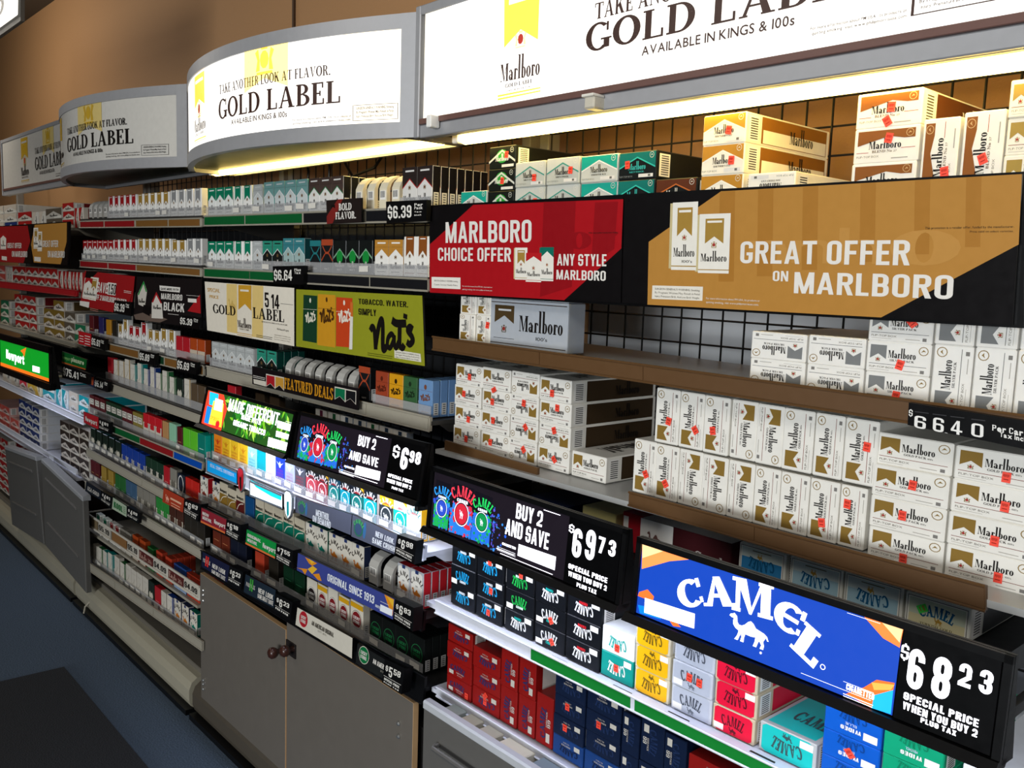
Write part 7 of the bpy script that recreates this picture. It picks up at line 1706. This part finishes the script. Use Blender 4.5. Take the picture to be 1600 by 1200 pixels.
B.poly([(216, 476), (214, 460), (223, 439), (229, 455), (226, 480)], P_('#cfc8bc'), 1); B.poly([(214, 461), (223, 439), (229, 456), (227, 456), (223, 444), (216, 461)], P_('#1c8a3a'), 1.4); B.poly([(237, 497), (237, 472), (244, 456), (253, 474), (255, 498)], P_('#d9d3c8'), 1); B.poly([(237, 472), (244, 456), (253, 474), (251, 474), (244, 461), (239, 473)], P_('#a81d22'), 1.4); B.poly([(224, 476), (236, 479), (234, 494), (222, 488)], P_('#0d0b0c'), 1.2)
B.text('Marlboro', (216, 472), (226, 474), 467, INK, 'marl'); B.text('Marlboro', (239, 482), (252, 484), 477, INK, 'marl'); B.poly([(209, 492), (225, 488), (250, 494), (262, 499), (250, 504), (212, 499)], P_('#6a5a50'), .8)
B.poly([(249, 446), (283, 449), (282, 457), (250, 454)], OFFW, 2); B.text('SAVE MORE WITH', (251.5, 452.5), (280, 455), 449, INK, 'cond'); B.text('MARLBORO', (252, 467), (286, 470), 458, OFFW, 'cond'); B.text('BLACK', (256, 485), (289, 488), 472, OFFW, 'cond'); B.poly([(294, 486), (315, 460), (315, 490)], P_('#a81d22'), 1); B.poly([(295, 466), (309, 467), (309, 473), (295, 472)], OFFW, 2); B.lines((293, 461), (314, 463), 1, 1.6, OFFW); B.lines((263, 490), (280, 492), 1, 2, OFFW)
tag(B.build('shelf_sign', BLACK, .005), 'black shelf sign reading black in white capitals, with two pale packs', 'sign')
price_tag((179, 469), (205, 472), (204, 494), (177, 489), 1.19, '6', '39', ('Per', 'Pack'), 'black price tag reading 6.39, on the corner of the red save sign')
price_tag((281, 492), (313, 496), (311, 515), (280, 509), 1.19, '5', '39', ('Plus', 'Tax'), 'black price tag reading 5.39, on the corner of the black sign')
r = [(137, 529), (318, 572), (318, 587), (137, 540)]
T4 = shelf((138, 526), (274, 558), 'pack shelf below the red save sign and the black sign', r, [(166, 216, BRI), (246, 256, P_('#123a22')), (258, 276, BRI), (309, 317, BRI)], Y=1.235, Yl=1.212)
row(T4, [(136, 151, 1, 'maro', 1.1), (152, 165, 1, 'pur', 1.1), (166, 174, 1, 'amb', 1.05), (175, 184, 1, 'drk', 1.05), (185, 192, 1, 'gold', .95), (193, 200, 1, 'gold', 1.197), (201, 220, 2, 'redb', .95), (221, 230, 1, 'redb', 1.197), (231, 251, 2, 'gold', .95), (251, 262, 1, 'gold', 1.08), (262, 275, 1, 'gold', 1.08), (275, 297, 2, 'redp', .9), (297, 321, 2, 'orw', .92)], 'in row below black sign', lab=.2)
price_tag((143, 524), (165, 530), (164, 548), (142, 541), 1.19, '5', '61', ('Per', 'Pack'), 'black price tag reading 5.61, below the red save sign')
B = Board((123, 517), (143, 522), (142, 542), (123, 537), 1.193); B.fill(P_('#b81c24'), .3); B.lines((125, 524), (131, 525.5), 3, 4, OFFW); B.lines((133, 524), (141, 526), 4, 4, OFFW)
tag(B.build('shelf_sign', BLACK, .004), 'small red shelf card left of the tag reading 5.61', 'sign')
price_tag((218, 547), (244, 552), (242, 571), (217, 565), 1.19, '5', '89', ('Plus', 'Tax'), 'black price tag reading 5.89, third shelf left of the wooden doors')
price_tag((277, 558), (308, 566), (306, 586), (275, 579), 1.19, '5', '69', ('Plus', 'Tax'), 'black price tag reading 5.69, left of the leafy lit display')
r = [(168, 598), (318, 651), (317, 663), (168, 611)]
T5 = shelf((168, 591), (274, 628), 'pack shelf of tall white packs left of the leafy lit display', r, Y=1.235, Yl=1.212)
row(T5, [(168, 177, 1, 'redp', 1.05), (178, 186, 1, 'slw', 1.02), (187, 195, 1, 'slw', 1.05), (195, 204, 1, 'slw', 1.2), (204, 213, 1, 'slt', 1.05), (215, 223, 1, 'slt', 1.18), (225, 233, 1, 'slb', 1.02), (235, 243, 1, 'slb', 1.18), (244, 253, 1, 'slg', 1.0), (254, 263, 1, 'slg', 1.18), (265, 274, 1, 'slg', 1.0), (275, 287, 1, 'dkg', 1.05), (288, 298, 1, 'slw', 1.1), (298, 321, 2, 'brn', 1.0)], 'in tall white row')
price_tag((148, 589), (171, 596), (168, 613), (147, 606), 1.19, '5', '14', ('Plus', 'Tax'), 'black price tag reading 5.14, at the left end of the tall white row')
B = Board((133, 580), (148, 588), (147, 606), (132, 599), 1.193); B.fill(P_('#1c2a4a'), .3); B.poly([(141, 590), (147, 588), (146, 602), (140, 600)], P_('#b8502c'), 1)
tag(B.build('shelf_sign', BLACK, .004), 'small navy and orange card left of the tag reading 5.14', 'sign')
r = [(150, 654), (317, 723), (316, 735), (150, 665)]
T6 = shelf((140, 644), (316, 721), 'pack shelf with green, red and blue front strips', r, [(171, 218, GRI), (219, 270, REI), (272, 315, BLI)])
row(T6, [(140, 165, 3, 'lab', .9), (166, 191, 3, 'labg', .9), (191, 207, 2, 'lab', .9), (208, 223, 2, 'laby', .9), (224, 253, 3, 'rew', 1.02), (254, 263, 1, 'tan'), (263, 276, 1, 'mint', 1.03), (277, 285, 1, 'maro'), (286, 309, 2, 'lime', 1.05), (309, 321, 1, 'tea', 1.05)], 'in row above coloured strips', lab=.15)
deep(T6, 309, 321, 'tea', 3, 'teal pack beside leafy display', 1.05)
B = Board((131, 643), (154, 652), (154, 671), (131, 660), 1.142); B.fill(P_('#b0202a'), .3); B.text('Newport', (134, 657), (152, 665), 650, OFFW, 'cond')
tag(B.build('shelf_sign', BLACK, .004), 'small red strip sign at the left end of the green strip', 'sign')
price_tag((154, 653), (172, 660), (171, 678), (154, 671), 1.14, '4', '81', ('PLUS TAX', ''), 'black price tag reading 4.81, left of the green strip', 'fancy')
r = [(135, 700), (318, 801), (317, 814), (135, 711)]
T7 = shelf((140, 697), (310, 794), 'pack shelf with plain steel rail under the coloured strips', r, [(136, 222, BEIGE), (224, 255, BEIGE)])
row(T7, [(141, 190, 5, 'dkg'), (190, 227, 4, 'blw'), (228, 256, 3, 'dgw'), (256, 265, 1, 'redp'), (266, 276, 1, 'gry', 1.05), (277, 289, 1, 'arch'), (290, 311, 2, 'redk')], 'in row under coloured strips', lab=.75)
B = Board((256, 762), (288, 779), (286, 801), (254, 784), 1.13); B.fill(P_('#a83a22'), .3); B.a.camel(*B.uv(258, 783), B.W * .2, B.H * .55, P_('#e6a890'), 2); B.lines((267, 777), (284, 786), 1, 6, P_('#e0b090'), .5); B.lines((268, 785), (282, 792), 2, 4, P_('#e0b090'))
tag(B.build('shelf_sign', BLACK, .004), 'orange red strip sign with a pale camel, left of the maroon strip', 'sign')
price_tag((288, 779), (314, 788), (309, 815), (286, 800), 1.125, '6', '83', ('SPECIAL PRICE', 'PLUS TAX'), 'black price tag right of the orange red camel strip', 'fancy', thick=.025)
r = [(133, 752), (318, 861), (317, 875), (133, 765)]
T8 = shelf((142, 748), (320, 857), 'pack shelf with steel rail, second above the white basket front', r, [(220, 316, BEIGE)])
row(T8, [(142, 156, 2, 'maro'), (157, 179, 2, 'gol'), (180, 197, 2, 'grn'), (197, 214, 2, 'blg'), (214, 243, 3, 'gry'), (244, 264, 2, 'gnw'), (264, 287, 2, 'brw', 1.05), (288, 320, 3, 'drk')], 'in row above the white basket', lab=.75)
B = Board((135, 752), (158, 767), (157, 781), (133, 767), 1.135); B.fill(P_('#1a1f28'), .3); B.text('USA GOLD', (137, 765), (155, 777), 759, OFFW, 'serif')
tag(B.build('shelf_sign', BLACK, .004), 'dark strip sign lettered gold in pale serif capitals, beside grey doors', 'sign')
price_tag((159, 767), (175, 776), (173, 795), (157, 783), 1.13, '4', '81', ('PLUS TAX', ''), 'black price tag between the dark strip and the green lettered strip', 'fancy')
B = Board((175, 776), (198, 791), (198, 808), (174, 794), 1.135); B.fill(P_('#a9b8a0'), .3); B.text('KOOL', (178, 792), (192, 801), 783, P_('#1c6a34'), 'fat'); B.lines((193, 791), (197, 794), 4, 3, P_('#1c6a34'))
tag(B.build('shelf_sign', BLACK, .004), 'pale strip sign with green block lettering above the white basket', 'sign')
price_tag((199, 791), (218, 801), (216, 818), (198, 808), 1.13, '4', '89', ('PLUS TAX', ''), 'black price tag right of the pale strip with green lettering', 'fancy')
# white basket row
WB = mat('#cfc9bb', .35, kind='white_wire')
T9 = Shelf((135, 822), (312, 944), 1.225)
T9.build('white wire basket with price cards along its front rail', xa=T9.X(134), xb=T9.X(313), Yl=1.21, m=BEIGE, back=1.5, name='wire_basket')
row(T9, [(149, 170, 2, 'greenr', 1.05), (171, 188, 2, 'redb', 1.05), (188, 205, 2, 'gry', 1.1), (206, 229, 2, 'orw', 1.15), (230, 241, 1, 'grn', 1.05), (242, 271, 2, 'orr', 1.12), (272, 291, 2, 'blu', 1.05), (292, 312, 2, 'orr', 1.0)], 'in the white wire basket', tray=False)
deep(T9, 256.5, 271, 'orr', 3, 'brick red pack in white basket', 1.12, 1.225); deep(T9, 302, 312, 'orr', 3, 'last brick red pack in white basket', 1.0, 1.225)
bo = Vector(T9.obj.location)
B = Board((134, 801), (312, 918), (312, 937), (134, 818), 1.2)
mb = MB(); TL, TR, BR, BL = B.q
for a_, b_ in ((TL, TR), (BL, BR)): mb.tube([a_ - bo, b_ - bo], .005, WB)
for f in (0, .27, .27, .53, .77, 1): mb.tube([TL * (1 - f) + TR * f - bo, BL * (1 - f) + BR * f - bo], .004, WB)
mb.tube([TL - bo, TL + Vector((0, .33, 0)) - bo], .004, WB)
mb.build('front_rail', T9.obj)
fr_ = lambda f, g: (TL * (1 - f) + TR * f) * (1 - g) + (BL * (1 - f) + BR * f) * g
for f0, f1, bg, s, ink in ((.02, .13, '#7a6a50', '', '#e0d8c8'), (.14, .26, '#c4beb0', '$5.19', '#1a1614'), (.28, .42, '#8a6238', '', '#e0d8c8'), (.43, .525, '#c4beb0', '$5.19', '#1a1614'), (.535, .65, '#5a2420', 'Eagle 20s', '#c9a090'), (.655, .765, '#c4beb0', '$4.09', '#1a1614'), (.775, .885, '#5a2420', 'Eagle 20s', '#c9a090'), (.89, .99, '#c4beb0', '$4.09', '#1a1614')):
    q = [fr_(f0, .12), fr_(f1, .12), fr_(f1, .88), fr_(f0, .88)]; a = Art()
    if s: a.text(s, .06, .2, .88, .6, P_(ink), 'cond' if s[0] == '$' else 'serif')
    board('price_card', [p - bo for p in q], a, 1, 1, P_(bg), .002, T9.obj)
r = [(141, 881), (316, 1003), (316, 1017), (142, 893)]
T10 = shelf((146, 879), (311, 998), 'bottom pack shelf with steel rail, beside the grey doors', r, [(142, 180, BEIGE), (182, 240, BEIGE), (242, 316, BEIGE)], Y=1.21, Yl=1.18, xb=-2.925)
row(T10, [(146, 153, 1, 'wht'), (153, 161, 1, 'slg'), (161, 169, 1, 'slt'), (169, 177, 1, 'slt', 1.08), (178, 188, 1, 'wht', 1.12), (188, 196, 1, 'slg'), (197, 205, 1, 'wht', 1.1), (205, 232, 3, 'wht', 1.05), (232, 241, 1, 'dkg', 1.05), (242, 251, 1, 'redp', .98), (252, 260, 1, 'wht', .96), (261, 271, 1, 'slb', .95), (272, 283, 1, 'cam'), (284, 295, 1, 'cam', 1.0), (296, 309, 1, 'camg', .95)], 'in bottom row beside grey doors', lab=.6, Y=1.21)
deep(T10, 232, 241, 'dkg', 2, 'dark green pack in bottom row', 1.05, 1.21)
# power cord on the kick plate
mb = MB(); mb.tube([at(158, 925, 1.24), at(148, 934, 1.21), at(140, 941, 1.186), at(133, 948, 1.172), at(131, 958, 1.168)], .004, mat('#b9b2a0', .5, kind='plastic'))
tag(mb.build('power_cord'), 'pale cord hanging over the kick plate beside the grey doors', 'cord')

# ================================================================== far left bay
YF = 1.24
F1 = Level(1.735, YF); F1.build('steel shelf of cartons above the far left offer signs', xa=-6.6, xb=-4.38, Yl=1.225, m=BEIGE)
def flat(s, px):
    z = s.z(s.X(px)); s.a.z = s.b.z = z; s.k = 0; return s
fs = lambda sh, a, b, r, nm, top=None, Y=YF: stack(sh, a, b, r, nm, Y, top)
G = lambda t, n, rot=0: [(t, rot)] * n
fs(F1, -14, 6, G('fwht', 3), 'far left end above far signs'); fs(F1, 7, 26, [('fblu', 0), ('fwht', 0), ('fwht', 0)], 'second stack above far signs')
fs(F1, 28, 49, [('fred', 0), ('fred', 0)], 'red end above far signs'); fs(F1, 51, 60, G('fwht', 1, 90), 'first standing pair above far signs'); fs(F1, 61, 70, G('fwht', 1, 90), 'second standing pair above far signs')
fs(F1, 72, 96, G('fsil', 2), 'dark stack above far signs', 327); fs(F1, 98, 115, G('fred', 3), 'tall red stack above far signs', 318); fs(F1, 116, 122, G('fred', 1, 90), 'upright beside tall red stack'); fs(F1, 123, 130, G('fred', 1, 90), 'second upright beside tall red stack')
hold = Board((-60, 357), (108, 346), (106, 415), (-60, 406), 1.17); tag(hold.build('sign_holder', BLACK, .008), 'short black holder strip with red and ochre offer signs, far left', 'sign holder')
B = Board((-58, 357), (50, 351), (50, 411), (-58, 406), 1.164); B.fill(BLK, .2); B.poly([(-58, 357), (44, 351.5), (48, 376), (37, 411), (-58, 406)], SGR); packpx(B, (1, 389), (10, 390), 365, '#a81d22', True); B.text('GREAT OFFER', (12, 387), (34, 388), 379, OFFW, 'cond'); B.text('ON MARLBORO', (19, 401), (43, 402), 392, OFFW, 'cond'); B.poly([(3, 400), (11, 401), (11, 407), (3, 406)], OFFW, 2)
tag(B.build('offer_sign', BLK, .004), 'small red offer sign at the far left edge', 'sign')
B = Board((51, 351), (107, 347), (105, 414), (51, 411), 1.164); B.fill(BLK, .2); B.poly([(55, 351), (104, 348), (104, 378), (95, 413), (53, 410), (49, 382)], OCH); packpx(B, (53, 388), (60, 389), 356, '#a5823a'); packpx(B, (59, 392), (66, 393), 362, '#a5823a'); B.text('GREAT OFFER', (67, 386), (91, 386), 376, OFFW, 'cond'); B.text('ON MARLBORO', (75, 402), (101, 403), 392, OFFW, 'cond'); B.poly([(54, 401), (64, 402), (64, 409), (54, 408)], OFFW, 2)
tag(B.build('offer_sign', BLK, .004), 'small ochre offer sign at far left, right of the small red one', 'sign')
RL = P_('#a01c22', .4)
F2 = Shelf((10, 442), (132, 457), YF); flat(F2, 70).build('far left shelf with a red front strip', [(-60, 433), (121, 454), (120, 463), (-60, 442)], 1.2, m=BEIGE, mrail=RL, xb=-4.37, inserts=[(.01, .99, RL)])
fs(F2, -10, 8, G('fpink', 2), 'pale pair, far left red shelf'); fs(F2, 9, 14, G('fwht', 1, 90), 'first upright, far left red shelf'); fs(F2, 14, 19, G('fwht', 1, 90), 'second upright, far left red shelf')
for i in range(7): fs(F2, 20 + i * 10, 30 + i * 10, G('fred', 2), '%s lying pair, far left red shelf' % ordn(i))
for i in range(7): fs(F2, 92 + i * 6, 98 + i * 6, G('fred', 1, 90), '%s from left of uprights, red shelf' % ordn(i))
F3 = Shelf((24, 514), (134, 541), YF); flat(F3, 80).build('far left shelf of red and gold cartons under the red strip', [(-60, 489), (118, 537), (118, 543), (-60, 495)], 1.2, m=BEIGE, mrail=BEIGE, xb=-4.37)
fs(F3, 2, 14, G('fgrn', 3), 'green end stack, far left'); 
for i, n in enumerate((4, 4, 4)): fs(F3, 24 + i * 11, 35 + i * 11, G('fred', n), '%s red stack, far left third shelf' % ordn(i))
for i, (t_, n) in enumerate((('fgold', 3), ('fgold', 4), ('fsil', 3), ('fgrn', 2))): fs(F3, 69 + i * 16, 85 + i * 16, G(t_, n), '%s dull stack, far left third shelf' % ordn(i))
F4 = Level(1.075, YF); F4.build('dark shelf behind the small green display, far left', xa=-6.5, xb=-4.37, Yl=1.2, m=DARK)
def newp(B):
    B.poly([(1, 566), (78, 592), (78, 597), (1, 571)], E('#ff7a1e', .8), 1); B.text('Newport', (10, 559), (38, 570), 545, LW, 'cond'); B.poly([(32, 548), (41, 543), (38, 558), (36, 552)], E('#ff7a1e', .8), 2); B.poly([(51, 571), (62, 574), (62, 583), (51, 580)], LW, 2)
lit_display('small lit green display with an orange lower band, far left', ((1, 530), (76, 553), (78, 597), (1, 569)), 1.06, 1.08, newp, EL('#0a9a26', .75), strip=14, pad=.03)
GP = P_('#0f5a24', .4)
B = Board((97, 549), (136, 562), (134, 578), (97, 567), 1.12); B.fill(GP, .3); B.text('newport', (99, 561), (111, 564), 556, P_('#7ab86a'), 'cond'); B.text('pleasure', (112, 565), (131, 569), 558, P_('#c9d8b0'), 'cond'); B.poly([(97, 565), (134, 576), (134, 578), (97, 567)], P_('#b85a24'), 2)
tag(B.build('shelf_sign', BLACK, .006), 'dark green strip sign lettered pleasure, above the tag reading 75.41', 'sign')
price_tag((97, 568), (138, 584), (138, 601), (97, 590), 1.12, '75', '41', ('Per', 'Carton'), 'wide black price tag reading 75.41, right of the small green display')
F5 = Shelf((30, 607), (138, 653), YF); flat(F5, 85).build('white shelf lit from the small green display, far left', [(-60, 565), (131, 654), (131, 664), (-60, 574)], 1.19, m=SHW, mrail=SHW, xb=-4.37)
F5s = 'white lit shelf, far left'
fs(F5, 4, 17, G('fwht', 3, 90)[:1], 'pale upright, ' + F5s); fs(F5, 18, 28, G('fwht', 1, 90), 'second pale upright, ' + F5s); fs(F5, 30, 41, G('fcrim', 2), 'crimson pair, ' + F5s); fs(F5, 43, 54, G('fyel', 2), 'yellow pair, ' + F5s); fs(F5, 55, 64, G('fyel', 1, 90), 'yellow upright, ' + F5s)
fs(F5, 66, 84, G('fteal', 2), 'broad teal pair, ' + F5s); fs(F5, 87, 96, G('fteal', 1, 90), 'first teal upright, ' + F5s); fs(F5, 97, 106, G('fteal', 1, 90), 'second teal upright, ' + F5s); fs(F5, 108, 122, G('fwht', 2), 'white pair, ' + F5s); fs(F5, 123, 138, G('fteal', 2), 'last teal pair, ' + F5s)
F6 = Shelf((31, 692), (140, 747), YF); flat(F6, 85).build('low far left shelf of blue and dark roofed cartons', [(-60, 624), (119, 734), (119, 742), (-60, 631)], 1.21, m=SHW, mrail=SHW, xb=-4.37)
F6s = 'low far left shelf'
fs(F6, -8, 4, G('fpink', 3), 'first pink stack, ' + F6s); fs(F6, 4, 15, G('fpink', 3), 'second pink stack, ' + F6s); fs(F6, 17, 29, G('fpink', 2), 'third pink stack, ' + F6s)
for i in range(3): fs(F6, 31 + i * 10.3, 41 + i * 10.3, G('fblu', 5), '%s blue stack, %s' % (ordn(i), F6s), 624 + i * 6)
for i in range(3): fs(F6, 95 + i * 15, 109 + i * 15, G('fblk', 5), '%s dark stack, %s' % (ordn(i), F6s), 657 + i * 6)
F7 = Level(.18, 1.25)
for i in range(2): fs(F7, -6 + i * 10, 4 + i * 10, G('fred', 7), '%s red stack at lower left edge' % ordn(i), Y=1.25)
# grey tilt doors
TD = mat('#5e5c58', .5, kind='grey_plastic'); TDT = mat('#9a9c9e', .4, kind='grey_plastic')
for i, (TL, TR, BR, BL, lab) in enumerate((((15, 697), (69, 728), (70, 851), (20, 820), 'left one of two grey tilt-out doors at far left'), ((70, 728), (131, 768), (136, 927), (72, 852), 'right one of two grey tilt-out doors at far left'))):
    B = Board(TL, TR, BR, BL, 1.165, 1.15); t = thing('tilt_door', lab, 'cabinet door', tuple(B.o)); org = B.o
    n = B.n if B.n.y < 0 else -B.n; ux = B.ex.normalized(); uy = (B.ey - ux * B.ey.dot(ux)).normalized(); P = lambda u, v, w: ux * u + uy * v + n * w
    W_, H_ = B.W, B.H
    def pb(u0, u1, v0, v1, w0, w1, m, nm, par=t):
        mb = MB(); A = [P(u0, v0, w1), P(u1, v0, w1), P(u1, v1, w1), P(u0, v1, w1)]; c = .004
        mb.prism([P(u0 + c, v0 + c, w1 + c), P(u1 - c, v0 + c, w1 + c), P(u1 - c, v1 - c, w1 + c), P(u0 + c, v1 - c, w1 + c)], A, m); mb.prism(A, [p - n * (w1 - w0) for p in A], m); return mb.build(nm, par)
    pb(.002, W_ - .002, 0, H_ - .02, -.02, 0, TD, 'panel'); pb(.002, W_ - .002, H_ - .022, H_, -.03, .002, TDT, 'top_edge')
    for v in (.3, .80): pb(W_ * .1, W_ * .86, H_ * v, H_ * v + .012, .003, .006, TD, 'groove_rail')
